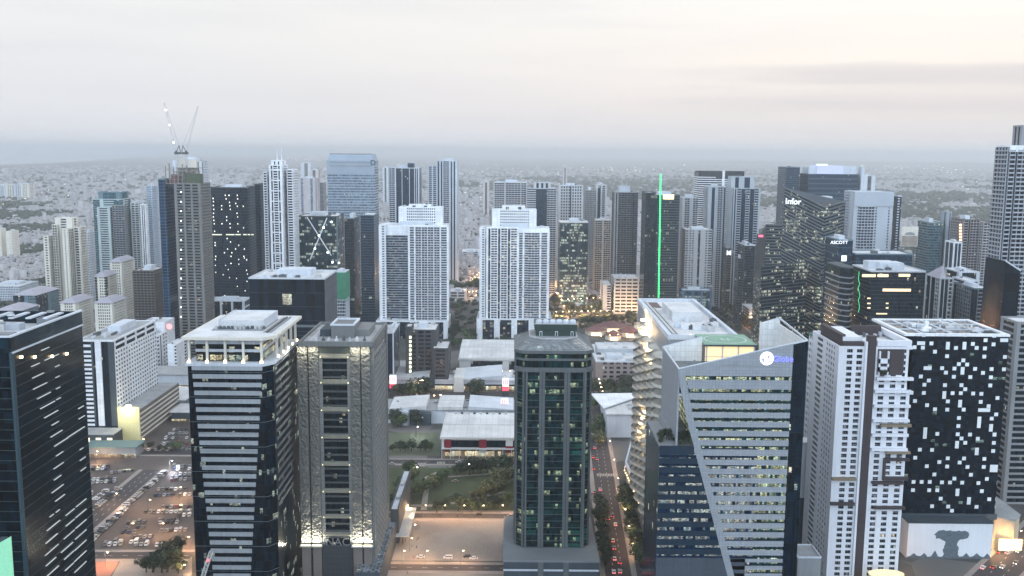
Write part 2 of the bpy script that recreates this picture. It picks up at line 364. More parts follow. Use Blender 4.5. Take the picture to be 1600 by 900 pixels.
def rect(x0, x1, y0, y1): return [(x0, y0), (x1, y0), (x1, y1), (x0, y1)]
BX = {}
def tower(name, label, uL, uR, v, Y, D, front='b', side=None, fh=3.6, gm=None, wm=None, bm=None, br=.45, out_=.35, pw=2.6, bd=1.3,
          z0=0, tot=True, roof=None, par=1.3, cl=6, big=True, cat='building', seed=None, root=None, xy=None, h=None, top=None):
    a, b = W(uL, v, Y), W(uR, v, Y)
    x0, x1 = (a.x, b.x) if xy is None else xy; h = h or (a.z + b.z) / 2
    if xy is None and tot and Y < 3000:      # the width given includes the side wall that shows beside the front
        if uR < 790: D = min(D, Y * .55 * (uR - uL) / (800 - uR)); x1 = W(uR, v, Y + D).x
        elif uL > 810: D = min(D, Y * .55 * (uR - uL) / (uL - 800)); x0 = W(uL, v, Y + D).x
    wm = wm or WH; bm = bm or wm; gm = gm or G3
    rnd = random.Random(seed if seed is not None else int(uL * 7 + v))
    new = root is None
    if new:
        cx, cyy = (x0 + x1) / 2, Y + D / 2
        root = thing(name, label, cat, (cx, cyy, 0))
    ox, oy = root.location.x, root.location.y
    poly = rect(x0 - ox, x1 - ox, Y - oy, Y + D - oy)
    obj('glazing', MB().prism(poly, z0, h), gm, root)
    sd = side or front
    facade(root, poly, z0, h, fh, [front, sd, front, sd], wm, bm, br, out_, pw, True, bd)
    o = out_ + .06; X0, Y0 = poly[0]; X1, Y1 = poly[2]
    pr = MB()
    pr.box(X0 - o, X1 + o, Y0 - o, Y0 + .4, h - .15, h + par).box(X0 - o, X1 + o, Y1 - .4, Y1 + o, h - .15, h + par)
    pr.box(X0 - o, X0 + .4, Y0 + .4, Y1 - .4, h - .15, h + par - .02).box(X1 - .4, X1 + o, Y0 + .4, Y1 - .4, h - .15, h + par - .02)
    obj('parapet', pr, top or wm, root)
    ro_ = obj('roof', MB().box(X0 + .4, X1 - .4, Y0 + .4, Y1 - .4, h - .1, h + .25), roof or RF, root)
    if cl or big: clutter(ro_, X0 + .8, X1 - .8, Y0 + .8, Y1 - .8, h + .25, cl, rnd, None, big)
    return root, (X0, X1, Y0, Y1, h)
# ================================================================ HERO BUILDINGS
# ---- 1. dark glass tower, lower left
GD = glass('dusky_glass', (.003, .009, .013), lit=.002, cell=(2, 3.9), var=1.3, mull=(.008, .016, .02), rough=.22)
xa = W(15, 525, 340).x; ya, yb = 340, 398; hz = W(15, 551, 340).z; pz = W(15, 525, 340).z
t = thing('office_tower', 'near black glass tower at the lower left with slanting white light strips on its side', 'building', (xa - 30, 369, 0))
ox, oy = xa - 30, 369
pl = rect(xa - 62 - ox, xa - ox, ya - oy, yb - oy)
obj('glazing', MB().prism(pl, 0, hz), GD, t)
obj('roof', MB().box(-31.5, 29.4, -28.4, 28.4, hz - .1, hz + .3), RF, t)
obj('parapet', MB().box(29.5, 30.2, -29, 29, hz - .2, pz - .6).box(-32, 29.5, -29.2, -28.6, hz - .2, pz - .6).box(-32, 29.5, 28.6, 29, hz - .2, pz - .62), glass('parapet_glass', (.012, .03, .035), lit=.0, cell=(3, 6), rough=.2), t)
obj('coping', MB().box(29.3, 30.5, -29.2, 29.2, pz - .6, pz).box(-32, 29.3, -29.4, -28.4, pz - .6, pz), WG, t)
obj('light_ledge', MB().box(30, 30.6, -29, 29, hz - .5, hz + .1), WG, t)
obj('corner_pier', MB().box(29.6, 30.5, -29.5, -27.6, 0, hz), plain('dim_blue', (.02, .05, .07)), t)
me = MB().slab((30, -29), (30, 29), 0, 58, -.1, .1, 0, .3).slab((-32, -29), (30, -29), 0, 62, -.1, .1, 0, .3).mesh('floor_line'); me.materials.append(plain('floor_line', (.012, .03, .036)))
for k in range(int(hz / 3.9)): obj('floor_line', me, None, t, (0, 0, k * 3.9 + 1.1))
STR = plain('white_strip_light', (.35, .37, .37), emit=(.85, .93, .95), es=.30)
segs = [(480, l) for l in [(268,275,318,258),(205,380,257,358),(212,452,284,422),(216,525,305,483),(243,587,328,543),(262,648,355,602),(288,708,375,660),(335,755,380,730),(328,830,402,788),(352,888,440,835),(440,832,545,762),(357,382,384,370),(360,450,385,440),(363,522,388,512),(365,592,392,578),(505,650,538,630),(508,716,545,692),(290,340,380,300)]] + \
       [(680, l) for l in [(363,133,408,105),(348,215,410,175),(350,285,395,258),(335,370,410,315),(358,422,418,380),(362,494,386,475),(322,523,347,505),(305,610,387,545),(297,690,373,630),(292,768,377,700),(298,835,362,782),(305,898,380,838),(425,514,480,470),(490,458,555,408),(425,580,480,538),(487,525,555,475),(412,665,480,605),(488,595,556,540),(395,750,470,685),(485,665,556,605),(415,795,475,740),(480,735,556,673),(420,865,475,818),(480,805,556,742),(480,875,556,810),(515,95,535,80),(515,162,550,140),(520,230,552,205)]]
for v0, (a, b, c, d) in segs:
    p, q = XP(a / 4.09, v0 + b / 4.09, xa + .5), XP(c / 4.09, v0 + d / 4.09, xa + .5)
    if p.y < 341 or q.y > 397.5: q.y = min(q.y, 397.4)
    zz = (p.z + q.z) / 2
    obj('light_strip', MB().box(30.05, 30.45, p.y - oy, q.y - oy, zz - .10, zz + .16), STR, t)
for u_, v_ in ((34, 558), (55, 558), (82, 557), (105, 553)):
    p = XP(u_, v_, xa + .6); obj('wall_lamp', MB().box(30.1, 30.8, p.y - oy - .5, p.y - oy + .5, p.z - .4, p.z + .5), LW, t)
rr = random.Random(3)
for i in range(6):
    x, y = rr.uniform(8, 24), -24 + i * 9; m = MB().box(x - 9, x, y, y + 5, hz + .3, hz + rr.uniform(2, 6)); m.cyl(x - 4, y + 2, hz + 6, hz + 6.6, 1.5)
    obj('plant_room' if i % 2 else 'roof_unit', m, (RF, WG, GY)[i % 3], t)
m = MB()
for i in range(7): m.box(-20 + i * 7, -18 + i * 7, 12, 26, hz + 5, hz + 5.6)
obj('roof_canopy', m, WG, t)
# mint screen at the bottom-left
sc_ = thing('advertising_screen', 'glowing mint green screen cut off by the lower left corner', 'screen', (W(5, 880, 330).x, 330, 0))
a, b = W(-14, 856, 330), W(17, 838, 330)
obj('screen_panel', MB().xprism([(a.x - sc_.location.x, a.z - 22), (b.x - sc_.location.x, b.z - 22), (b.x - sc_.location.x, b.z), (a.x - sc_.location.x, a.z)], -.3, .3), plain('mint_screen', (.08, .35, .22), emit=(.45, .85, .62), es=.42), sc_)
obj('screen_mast', MB().box(-1.2, 1.2, .3, 2.2, 0, b.z - 1), DG, sc_)

# ---- 2. white hotel with punched windows
gmH = glass('hotel_glass', (.012, .018, .025), lit=.03, cell=(2.4, 3.4))
x0, x1 = W(122, 533, 765).x, W(177, 533, 765).x; h = W(177, 533, 765).z; D = 92
t = thing('hotel', 'white hotel block with rows of small square windows beside the dark glass tower', 'building', ((x0 + x1) / 2, 765 + D / 2, 0))
ox, oy = t.location.x, t.location.y; w2 = (x1 - x0) / 2
pl = rect(-w2, w2, -D / 2, D / 2)
obj('glazing', MB().prism(pl, 0, h), gmH, t)
facade(t, pl, 14, h - 10, 3.45, ['b22 D3 g4 W11 g12 D10', 'p'], WH, WH, .52, .45, 5.4)
facade(t, pl, h - 10, h, 5, ['b22 D3 g4 W11 g12 D10', 'W1 b6 W1 b6 W1 b6 W1 b6 W1'], WH, WH, .4, .5)
obj('crown_beam', MB().box(-w2 - .6, w2 + .6, -D / 2 - .6, -D / 2 + .6, h - .5, h + 1).box(w2 - .6, w2 + .62, -D / 2 + .6, D / 2, h - .5, h + 1.02).box(-w2 - .6, w2 - .6, D / 2 - .8, D / 2, h - .5, h + 1).box(-w2 - .6, -w2, -D / 2 + .6, D / 2 - .8, h - .5, h + .98), WH, t)
obj('roof', MB().box(-w2, w2 - .6, -D / 2 + .6, D / 2 - .8, h - .3, h + .2), RG, t)
clutter(t, -w2 + 2, w2 - 2, -D / 2 + 6, D / 2 - 2, h + .2, 10, random.Random(5))
p0 = W(200, 610, 775)
t = thing('hotel_podium', 'brown banded podium with a floodlit yellow corner at the foot of the white hotel', 'building', (x1 + 9, 812, 0))
hp = 27
obj('wall', MB().box(-8.2, 9, -46, 48, 0, hp), BR, t)
for k in range(6): obj('floor_band', MB().box(8.9, 9.5, -45, 47.6, 3 + k * 4, 4.2 + k * 4), CR, t)
obj('lit_corner', MB().box(-8.4, 9.4, -47.5, -46, 0, hp + 3), plain('floodlit_emission', (.50, .50, .30), emit=(.8, .8, .38), es=.10), t)  # pale wall; weak emission stands in for floodlight falling on it
obj('roof', MB().box(-8.2, 9, -45.9, 47.6, hp, hp + .6), RG, t)
ld = bpy.data.lights.new('corner_light', 'POINT'); ld.energy = 9000; ld.color = (1, .85, .5); lo = bpy.data.objects.new('corner_glow', ld); col.objects.link(lo); lo.parent = t; lo.location = (0, -53, hp + 1)
obj('floodlight', MB().box(-2, 2, -47, -45, hp + 3, hp + 4.2), plain('flood', (1, .9, .7), emit=(1, .82, .5), es=14), t)
pd = thing('hotel_lobby', 'dark low lobby with lit openings at the foot of the white hotel', 'building', (x0 + 12, 752, 0))
obj('wall', MB().box(-22, 22, -9, 9, 0, 13), DG, pd); obj('roof', MB().box(-22.3, 22.3, -9.3, 9.3, 13, 13.6), RG, pd)
for i in range(4): obj('lit_window', MB().box(-10 + i * 9, -6 + i * 9, -9.3, -8.9, 6, 10.5), plain('window_glow', (.8, .7, .5), emit=(1, .78, .5), es=1.2), pd)

# ---- 3. striped tower with roof canopy
Y = 465; x0, x1 = W(294, 590, Y).x, W(424, 590, Y).x; h = W(350, 568, Y).z; D = 60; zr = W(350, 526, Y).z
t = thing('office_tower', 'black glass tower with tapering pale stripes and a lit columned top', 'building', ((x0 + x1) / 2, Y + D / 2, 0))
ox, oy = t.location.x, t.location.y; w2 = (x1 - x0) / 2
GS = glass('stripe_glass', (.005, .012, .018), lit=.16, cell=(1.4, 4.02), lc=(.85, .93, .75), es=.55, var=1.2, rough=.15, clus=.16)
pl = [(-w2, -D / 2), (w2 - 4, -D / 2), (w2, -D / 2 + 5), (w2, D / 2), (-w2, D / 2)]
obj('glazing', MB().prism(pl, 0, h), GS, t)
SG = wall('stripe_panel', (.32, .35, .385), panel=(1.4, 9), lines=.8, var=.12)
v = 572.0; k = 0
while True:
    z = W(350, v + 6.3, Y).z
    if z < 4 or k > 40: break
    f = (v - 572) / 298; ul = 300 + 31 * f; ur = 410 - 17 * f
    a, b = W(ul, v, Y).x - ox, W(ur, v, Y).x - ox
    obj('spandrel', MB().box(a, b, -D / 2 - .7, -D / 2, z, z + 2.15), SG, t)
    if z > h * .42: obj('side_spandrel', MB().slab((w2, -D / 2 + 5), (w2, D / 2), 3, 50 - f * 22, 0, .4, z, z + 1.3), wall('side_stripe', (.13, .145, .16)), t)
    if k % 3 == 0: obj('floor_line', MB().box(-w2, w2 - 4, -D / 2 - .12, -D / 2, z - 1.2, z - .95).slab((w2 - 4, -D / 2), (w2, -D / 2 + 5), 0, 6.4, 0, .12, z - 1.2, z - .95), plain('thin_line', (.08, .11, .13)), t)
    k += 1; v += 12.95 - 0.0 * f
obj('cornice', MB().prism([(-w2 - .8, -D / 2 - .9), (w2 - 3.6, -D / 2 - .9), (w2 + .8, -D / 2 + 4.7), (w2 + .8, D / 2 + .8), (-w2 - .8, D / 2 + .8)], h - 1.2, h + .4), WG, t)
ins = 3.4
obj('penthouse', MB().box(-w2 + ins, w2 - ins - 2, -D / 2 + ins, D / 2 - ins, h + .4, zr - 1.4), glass('penthouse_glass', (.02, .02, .02), lit=.75, cell=(3.2, 4.2), lc=(1, .88, .55), es=.75, clus=.3, mw=.1), t)
obj('penthouse_band', MB().box(-w2 + ins - .3, w2 - ins - 1.7, -D / 2 + ins - .3, D / 2 - ins + .3, h + 5.2, h + 6.6).box(-w2 + ins - .25, w2 - ins - 1.75, -D / 2 + ins - .25, D / 2 - ins + .25, zr - 4.4, zr - 1.5), WG, t)
for i in range(5):
    x = -w2 + .8 + i * (2 * w2 - 5.4) / 4.0
    obj('column', MB().box(x - .55, x + .55, -D / 2 - .1, -D / 2 + 1, h + .4, zr - 1.4), CR, t)
    obj('uplight', MB().box(x - .7, x + .7, -D / 2 - .75, -D / 2 - .2, h + .4, h + 1.5), LW, t)
for i in range(1, 6):
    y = -D / 2 + 4 + i * (D - 6) / 5.2
    obj('column', MB().box(w2 - 1, w2 + .1, y - .55, y + .55, h + .4, zr - 1.4), CR, t)
    obj('uplight', MB().box(w2 + .2, w2 + .75, y - .7, y + .7, h + .4, h + 1.5), LW, t)
obj('canopy', MB().prism([(-w2 - 2, -D / 2 - 2), (w2 - 3.5, -D / 2 - 2), (w2 + 2, -D / 2 + 4.5), (w2 + 2, D / 2 + 2), (-w2 - 2, D / 2 + 2)], zr - 1.5, zr), CR, t)
obj('roof', MB().prism([(-w2 - .8, -D / 2 - .8), (w2 - 3.9, -D / 2 - .8), (w2 + .9, -D / 2 + 4.9), (w2 + .9, D / 2 + .9), (-w2 - .8, D / 2 + .9)], zr, zr + .15), RF, t)
obj('roof_well', MB().box(-13, 13, -15, 18, zr + .1, zr + .5), GY, t)
obj('roof_platform', MB().box(-10.5, 12, -9, 19, zr + .5, zr + 4.6), RF, t)
obj('platform_edge', MB().box(-11, -10.5, -9.5, 19.5, zr + .5, zr + 5.1).box(12, 12.5, -9.5, 19.5, zr + .5, zr + 5.1).box(-10.5, 12, 19, 19.5, zr + .5, zr + 5.1), WG, t)
rr = random.Random(8)
for i in range(13):
    x, y = -12 + i * 2, -13 + rr.random() * 2; obj('roof_unit', MB().box(x, x + 1.3, y, y + 1.6, zr + .5, zr + 1.7).cyl(x + .6, y + .8, zr + 1.7, zr + 2, .5), rr.choice([MD, MU, MD]), t)
for i in range(3): obj('duct', MB().box(14.4 + i * 1.7, 15.2 + i * 1.7, -20, 24, zr + .15, zr + .9), (MU, MD, GY)[i], t)

# ---- 4. grey stone tower with textured pilasters
Y = 500; x0, x1 = W(466.5, 545, Y).x, W(580.5, 545, Y).x; h = W(520, 538, Y).z; D = 58
t = thing('office_tower', 'grey stone tower with four textured pilasters uplit at their base', 'building', ((x0 + x1) / 2, Y + D / 2, 0))
ox, oy = t.location.x, t.location.y; w2 = (x1 - x0) / 2; F0 = -D / 2
GN = glass('recess_glass', (.006, .012, .015), lit=.14, cell=(1.7, 3.9), lc=(1, .95, .7), es=.55, clus=.3)
STN = wall('grey_stone', (.16, .17, .175), panel=(2.2, 3.9), lines=.75, var=.2)
obj('wall', MB().box(-w2, w2, F0 + 1.6, D / 2, 0, h), STN, t)
def X(u): return W(u, 700, Y).x - ox
# pilaster panels: relief of slanting facets
m_, ns, ls, p = newmat('faceted_stone'); MATS['fs'] = m_
uv = ns.new('ShaderNodeUVMap'); vo = nd(ns, 'ShaderNodeTexVoronoi'); vo.inputs['Scale'].default_value = .75; ls.new(uv.outputs[0], vo.inputs['Vector'])
wv = nd(ns, 'ShaderNodeTexNoise'); wv.inputs['Scale'].default_value = 2.6; wv.inputs['Detail'].default_value = 6; ls.new(uv.outputs[0], wv.inputs['Vector'])
k = mth(ns, ls, 'MULTIPLY', mth(ns, ls, 'MULTIPLY_ADD', vo.outputs['Distance'], .45, .6), mth(ns, ls, 'MULTIPLY_ADD', wv.outputs[0], .8, .55))
cc = ns.new('ShaderNodeCombineColor')
for i, q in enumerate((.125, .13, .125)): ls.new(mth(ns, ls, 'MULTIPLY', k, q), cc.inputs[i])
ls.new(cc.outputs[0], p.inputs['Base Color']); bp = ns.new('ShaderNodeBump'); bp.inputs['Strength'].default_value = .9; bp.inputs['Distance'].default_value = .6; ls.new(vo.outputs['Distance'], bp.inputs['Height']); ls.new(bp.outputs[0], p.inputs['Normal'])
zb = W(520, 850, Y).z
pa = [(467.5, 482.6), (485, 500), (549, 564.4), (566.2, 580)]
rr = random.Random(4)
for a, b in pa:
    xa_, xb_ = X(a), X(b); m = MB()
    z = zb
    while z < h - 1.5:      # each panel is a shallow folded facet
        z2 = min(z + 5.5, h - 1.2); c = (rr.uniform(xa_ + 1, xb_ - 1), F0 - .15 - rr.random() * .25, rr.uniform(z + 1, z2 - 1))
        q = [(xa_, F0, z), (xb_, F0, z), (xb_, F0, z2), (xa_, F0, z2)]
        for i in range(4):
            A, B = q[i], q[(i + 1) % 4]; m.face([A, B, c], [(A[0], A[2]), (B[0], B[2]), (c[0], c[2])])
        z = z2
    m.box(xa_, xb_, F0 + .02, F0 + 1.7, zb, h - 1.2)
    obj('pilaster', m, MATS['fs'], t)
    obj('base_ledge', MB().box(xa_ - .5, xb_ + .5, F0 - 2.2, F0 + .3, zb - 1.1, zb - .3), plain('ledge', (.5, .5, .45)), t)
    obj('uplight', MB().box(xa_ + .2, xb_ - .2, F0 - 1.9, F0 - 1.3, zb - .3, zb + .15), plain('uplight_glow', (1, .9, .7), emit=(1, .88, .55), es=4), t)
    ld = bpy.data.lights.new('pilaster_uplight', 'AREA'); ld.shape = 'RECTANGLE'; ld.size = xb_ - xa_; ld.size_y = .5; ld.energy = 4200; ld.color = (1, .90, .66)
    lo = bpy.data.objects.new('uplight_beam', ld); col.objects.link(lo); lo.parent = t; lo.location = ((xa_ + xb_) / 2, F0 - 1.6, zb + .3); lo.rotation_euler = (R_(180 + 12), 0, 0)
    lt_ = ld.copy(); lt_.energy = 2200; lo = bpy.data.objects.new('top_light_beam', lt_); col.objects.link(lo); lo.parent = t; lo.location = ((xa_ + xb_) / 2, F0 - 2.5, h - .6); lo.rotation_euler = (R_(-14), 0, 0)
    obj('base_pilaster', MB().box(xa_ + .2, xb_ - .2, F0 - .1, F0 + 1.7, 0, zb - 1.1), BR, t)
obj('slot', MB().box(X(482.6), X(485), F0 + 1.2, F0 + 1.65, 0, h - 1).box(X(564.4), X(566.2), F0 + 1.2, F0 + 1.65, 0, h - 1), plain('slot_dark', (.01, .01, .012)), t)
obj('recess_glazing', MB().box(X(505.5), X(545), F0 + .9, F0 + 1.65, 0, h - 6), GN, t)
for a, b in ((500.3, 506), (544, 548.7)): obj('pier', MB().box(X(a), X(b), F0 + .5, F0 + 1.7, 0, h - 5), STN, t)
obj('frieze', MB().box(X(500), X(549), F0 + .7, F0 + 1.68, h - 6, h - 1), plain('frieze_dark', (.03, .04, .035)), t)
LED = wall('ledge_stone', (.2, .2, .17), var=.3)
for v in (558, 598, 641, 683.5, 726, 768, 808, 836):
    z = W(525, v, Y).z
    obj('ledge', MB().box(X(502.5), X(547), F0 - .3, F0 + 1.2, z - .6, z + .5).box(X(505), X(544.8), F0 + .2, F0 + .95, z + .5, z + 1.6), LED, t)
    obj('ledge_lamp', MB().box(X(503), X(504.5), F0 - .5, F0 - .3, z - .3, z + .3).box(X(545), X(546.5), F0 - .5, F0 - .3, z - .3, z + .3), plain('ledge_lamp', (.9, .8, .5), emit=(1, .85, .45), es=1.1), t)
for k in range(int((h - 8 - zb) / 3.9)):
    obj('spandrel', MB().box(X(506), X(544.5), F0 + .75, F0 + .92, zb + 3 + k * 3.9, zb + 4 + k * 3.9), plain('dull_spandrel', (.05, .06, .065)), t)
text('NAC', 6.2, plain('dim_letter', (.16, .17, .19)), (X(525), F0 - .2, W(525, 847, Y).z), t, .2)
obj('entrance_screen', MB().box(X(500.3), X(548.7), F0, F0 + .9, 0, zb - .5), wall('entrance', (.045, .05, .06), panel=(1.5, 3), lines=.6), t)
# side face: recessed floors with white blinds and projecting fins
sp_ = MB(); sp_.slab((w2, F0 + 2), (w2, D / 2), 3, 52, -.1, .5, 0, 1.3)
for j in range(8): sp_.slab((w2, F0 + 2), (w2, D / 2), 5 + j * 6, 6.2 + j * 6, -.1, .8, 0, 3.9)
me = sp_.mesh('side_band'); me.materials.append(wall('side_stone', (.24, .25, .25), var=.2))
obj('side_glazing', MB().slab((w2, F0 + 2), (w2, D / 2), 3, 52, 0, .25, 2, h - 6), GN, t)
for k in range(int((h - 12) / 3.9)): obj('side_band', me, None, t, (0, 0, 4 + k * 3.9))
obj('side_pier', MB().slab((w2, F0 + 2), (w2, D / 2), 0, 3, -.1, .9, 0, h).slab((w2, F0 + 2), (w2, D / 2), 52, 56, -.1, .9, 0, h), STN, t)
for a in (-1, 1): obj('parapet', MB().box(-w2 - .2, w2 + .9, a * D / 2 - .9, a * D / 2 + .3, h - 1, h + 1.6), STN, t)
obj('parapet', MB().box(-w2 - .2, -w2 + .9, F0 + .3, D / 2 - .9, h - 1, h + 1.5).box(w2 - .6, w2 + .9, F0 + .3, D / 2 - .9, h - 1, h + 1.5), STN, t)
obj('roof', MB().box(-w2 + .9, w2 - .6, F0 + .3, D / 2 - .9, h - .2, h + .3), RG, t)
def rb(nm, ua, ub, va, vb, y0, y1, mat):   # roof block located on the roof plane
    a, b = W(ua, va, y0).x - ox, W(ub, va, y0).x - ox; z1 = W((ua + ub) / 2, va, y0).z
    obj(nm, MB().box(a, b, y0 - oy, y1 - oy, h + .2, z1), mat, t)
rb('plant_room', 517, 553, 509, 527, 516, 536, wall('plant_grey', (.15, .16, .17), var=.15))
rb('plant_room', 500, 516, 515, 530, 520, 540, DG)
rb('plant_room', 556, 577, 515, 530, 522, 545, wall('plant_grey2', (.17, .18, .19), var=.2))
a, b = W(517, 509, 516).x - ox, W(553, 509, 516).x - ox; z1 = W(535, 509, 516).z
obj('plant_rim', MB().box(a - .3, b + .3, 516 - oy - .3, 517 - oy, z1, z1 + .9).box(a - .3, b + .3, 535 - oy, 536.3 - oy, z1, z1 + .9).box(a - .3, a + .8, 517 - oy, 535 - oy, z1, z1 + .88).box(b - .8, b + .3, 517 - oy, 535 - oy, z1, z1 + .88), WG, t)
for i in range(9): obj('roof_unit', MB().box(-16 + i * 3.7, -14.5 + i * 3.7, -25 + (i % 3) * 2, -23.2 + (i % 3) * 2, h + .3, h + 1.3 + (i % 2)).cyl(-15.2 + i * 3.7, -24 + (i % 3) * 2, h + 1, h + 3, .4), (MU, RF, MD)[i % 3], t)
for i in range(3): obj('duct', MB().box(-15 + i, -14.4 + i, -24, 10, h + .3, h + .9), RF, t)

# ---- 5. central teal tower
Y = 520; x0, x1 = W(807, 560, Y).x, W(925, 560, Y).x; D = 46; h = W(866, 549, Y).z
t = thing('office_tower', 'teal glass tower with four grey piers and a sloping glazed crown in the middle foreground', 'building', ((x0 + x1) / 2, Y + D / 2, 0))
ox, oy = t.location.x, t.location.y; w2 = (x1 - x0) / 2; c = 4.5; F0 = -D / 2
def octo(e, q=c): return [(-w2 - e + q, F0 - e), (w2 + e - q, F0 - e), (w2 + e, F0 - e + q), (w2 + e, -F0 + e - q), (w2 + e - q, -F0 + e), (-w2 - e + q, -F0 + e), (-w2 - e, -F0 + e - q), (-w2 - e, F0 - e + q)]
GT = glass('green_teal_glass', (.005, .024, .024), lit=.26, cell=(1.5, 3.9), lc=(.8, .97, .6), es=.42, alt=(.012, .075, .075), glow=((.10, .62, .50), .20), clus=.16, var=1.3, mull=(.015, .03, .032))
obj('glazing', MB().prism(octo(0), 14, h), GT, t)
PG = wall('pier_granite', (.10, .115, .125), panel=(3, 2), lines=.8, var=.25)
def X(u): return W(u, 700, Y).x - ox
for a, b in ((841.5, 850.5), (880, 889.5)): obj('pier', MB().box(X(a), X(b), F0 - .9, F0 + .2, 14, h - 11), PG, t); obj('pier_groove', MB().box((X(a) + X(b)) / 2 - .25, (X(a) + X(b)) / 2 + .25, F0 - .95, F0 - .88, 14, h - 11), DG, t)
for a, b in ((820.3, 823.4), (911, 914.5)): obj('pier', MB().box(X(a), X(b), F0 - .5, F0 + .2, 14, h - 11), PG, t)
for e in (1, 3, 5, 7):
    P, Q = octo(0)[e], octo(0)[(e + 1) % 8]; obj('corner_pier', MB().slab(P, Q, -.2, 1.1, -.2, .45, 14, h - 11).slab(P, Q, math.dist(P, Q) - 1.1, math.dist(P, Q) + .2, -.2, .45, 14, h - 11), PG, t)
for e in (2, 6):
    P, Q = octo(0)[e], octo(0)[(e + 1) % 8]
    for s in (7, 17, 27): obj('pier', MB().slab(P, Q, s, s + 3, -.2, .8, 14, h - 11), PG, t)
fl = MB().prism(octo(.12), 0, .4).mesh('floor_line'); fl.materials.append(plain('floor_line_teal', (.035, .055, .055)))
for k in range(int((h - 26) / 3.9)): obj('floor_line', fl, None, t, (0, 0, 17 + k * 3.9))
for z, a_, e in ((h - 11.6, 2.4, 1.1), (h - 5.2, 1.2, .8), (h - 1.2, 1.8, 1.3)): obj('cornice', MB().prism(octo(e), z, z + a_), PG, t)
zt = W(866, 530, Y + 7).z; m = MB(); A, B = octo(1.0), octo(-7.5, 7); n = 8
for i in range(8):
    j = (i + 1) % 8; m.face([(*A[i], h + .6), (*A[j], h + .6), (*B[j], zt), (*B[i], zt)], [(0, 0), (math.dist(A[i], A[j]), 0), (math.dist(A[i], A[j]) - 3, 9), (3, 9)])
obj('crown_glazing', m, glass('skylight_glass', (.16, .18, .19), lit=0, cell=(1.7, 1.7), mull=(.26, .28, .29), mw=.2, rough=.4, var=.5), t)
m = MB()
for i in range(8):
    j = (i + 1) % 8; L_ = math.dist(A[i], A[j]); k_ = max(1, int(L_ / 1.8))
    for q in range(k_ + 1):
        f = q / k_; a = Vector((*A[i], h + .6)).lerp(Vector((*A[j], h + .6)), f); b = Vector((*B[i], zt)).lerp(Vector((*B[j], zt)), f); m.bar(a, b, .13)
obj('crown_ribs', m, wall('rib_grey', (.2, .21, .22)), t)
obj('crown_rim', MB().prism(octo(-7.2, 7), zt - .3, zt + .5), MU, t)
obj('roof', MB().prism(octo(-7.7, 7), zt - .5, zt + .62), RG, t)
ma, mb_ = X(834), X(901); hm = W(866, 506, Y + 14).z; dk = plain('deep_green', (.012, .035, .03))
obj('plant_room', MB().box(ma + .8, mb_ - .8, F0 + 13, F0 + 30, zt + .5, zt + 4).box(ma, mb_, F0 + 12.4, F0 + 31, zt + 4, hm), dk, t)
obj('plant_rail', MB().box(ma - .2, mb_ + .2, F0 + 12.2, F0 + 12.5, hm, hm + .5), MU, t)
for i in range(6): x = ma + 2.6 + i * (mb_ - ma - 5) / 5; obj('fan_dome', MB().cyl(x, F0 + 15.2, hm, hm + 1.2, 1.9, n=14).dome(x, F0 + 15.2, hm + 1.2, 1.9, 1.3, 14), WG, t)
for i in range(3):
    x = ma + 3.6 + i * (mb_ - ma - 6.4) / 2; m = MB().box(x - .8, x - .5, F0 + 12.7, F0 + 13, zt + .6, zt + 3).box(x + .5, x + .8, F0 + 12.7, F0 + 13, zt + .6, zt + 3).box(x - .8, x + .8, F0 + 12.68, F0 + 13, zt + 3, zt + 3.4)
    obj('door_surround', m, WG, t)
# podium
pw_ = (W(935, 880, 505).x - W(787, 880, 505).x) / 2; pc = (W(935, 880, 505).x + W(787, 880, 505).x) / 2 - ox; pz = W(860, 874, 504).z
obj('podium', MB().box(pc - pw_, pc + pw_, 503 - oy, 566 - oy, 0, pz - 1.2), DG, t)
obj('podium_cap', MB().box(pc - pw_ - .5, pc + pw_ + .5, 502.5 - oy, 566.5 - oy, pz - 1.2, pz), wall('podium_cap', (.17, .19, .21), var=.2), t)
obj('podium_band', MB().box(pc - pw_ - .2, pc + pw_ + .2, 502.7 - oy, 503 - oy, pz - 6.4, pz - 5.4), WG, t)
for a in (841, 880): obj('podium_pier', MB().box(X(a), X(a) + 3.2, 502.2 - oy, 503 - oy, 0, pz - 1.2), PG, t)

# ---- 6. wedge-crowned tower with the blue sign
Y = 440; x0, x1 = W(1060, 577, Y).x, W(1240, 537, Y).x; xr = W(1263, 531, Y).x
zA, zB = W(1060, 577, Y).z, W(1240, 537, Y).z; zR = zB + (zB - zA) / (x1 - x0) * (xr - x1)
t = thing('office_tower', 'pale grey tower with slanted open crown, diagonal left edge and glowing blue sign', 'building', ((x0 + xr) / 2, 465, 0))
ox, oy = t.location.x, 465.0; F0 = Y - oy; B0 = 49 + F0
PL = wall('silver_panel', (.27, .30, .34), panel=(1.55, 1.45), lines=.72, var=.12, rough=.55)
def P(u, v): q = W(u, v, Y); return (q.x - ox, q.z)
C_, D_ = P(1073, 655), P(1131.5, 880); sl = (D_[0] - C_[0]) / (D_[1] - C_[1]); Z0 = (C_[0] + sl * (0 - C_[1]), 0)
XL, XR, XE = x0 - ox, x1 - ox, xr - ox
def left(z):
    if z > C_[1]: return XL + (C_[0] - XL) * (zA - z) / (zA - C_[1])
    return C_[0] + sl * (z - C_[1])
GG = glass('globe_strip_glass', (.02, .05, .045), lit=.85, cell=(1.1, 4.25), lc=(.95, .97, .55), es=.72, alt=(.05, .13, .11), clus=.4, mw=.09, var=1.1)
roofz = W(1130, 556, 470).z - 2
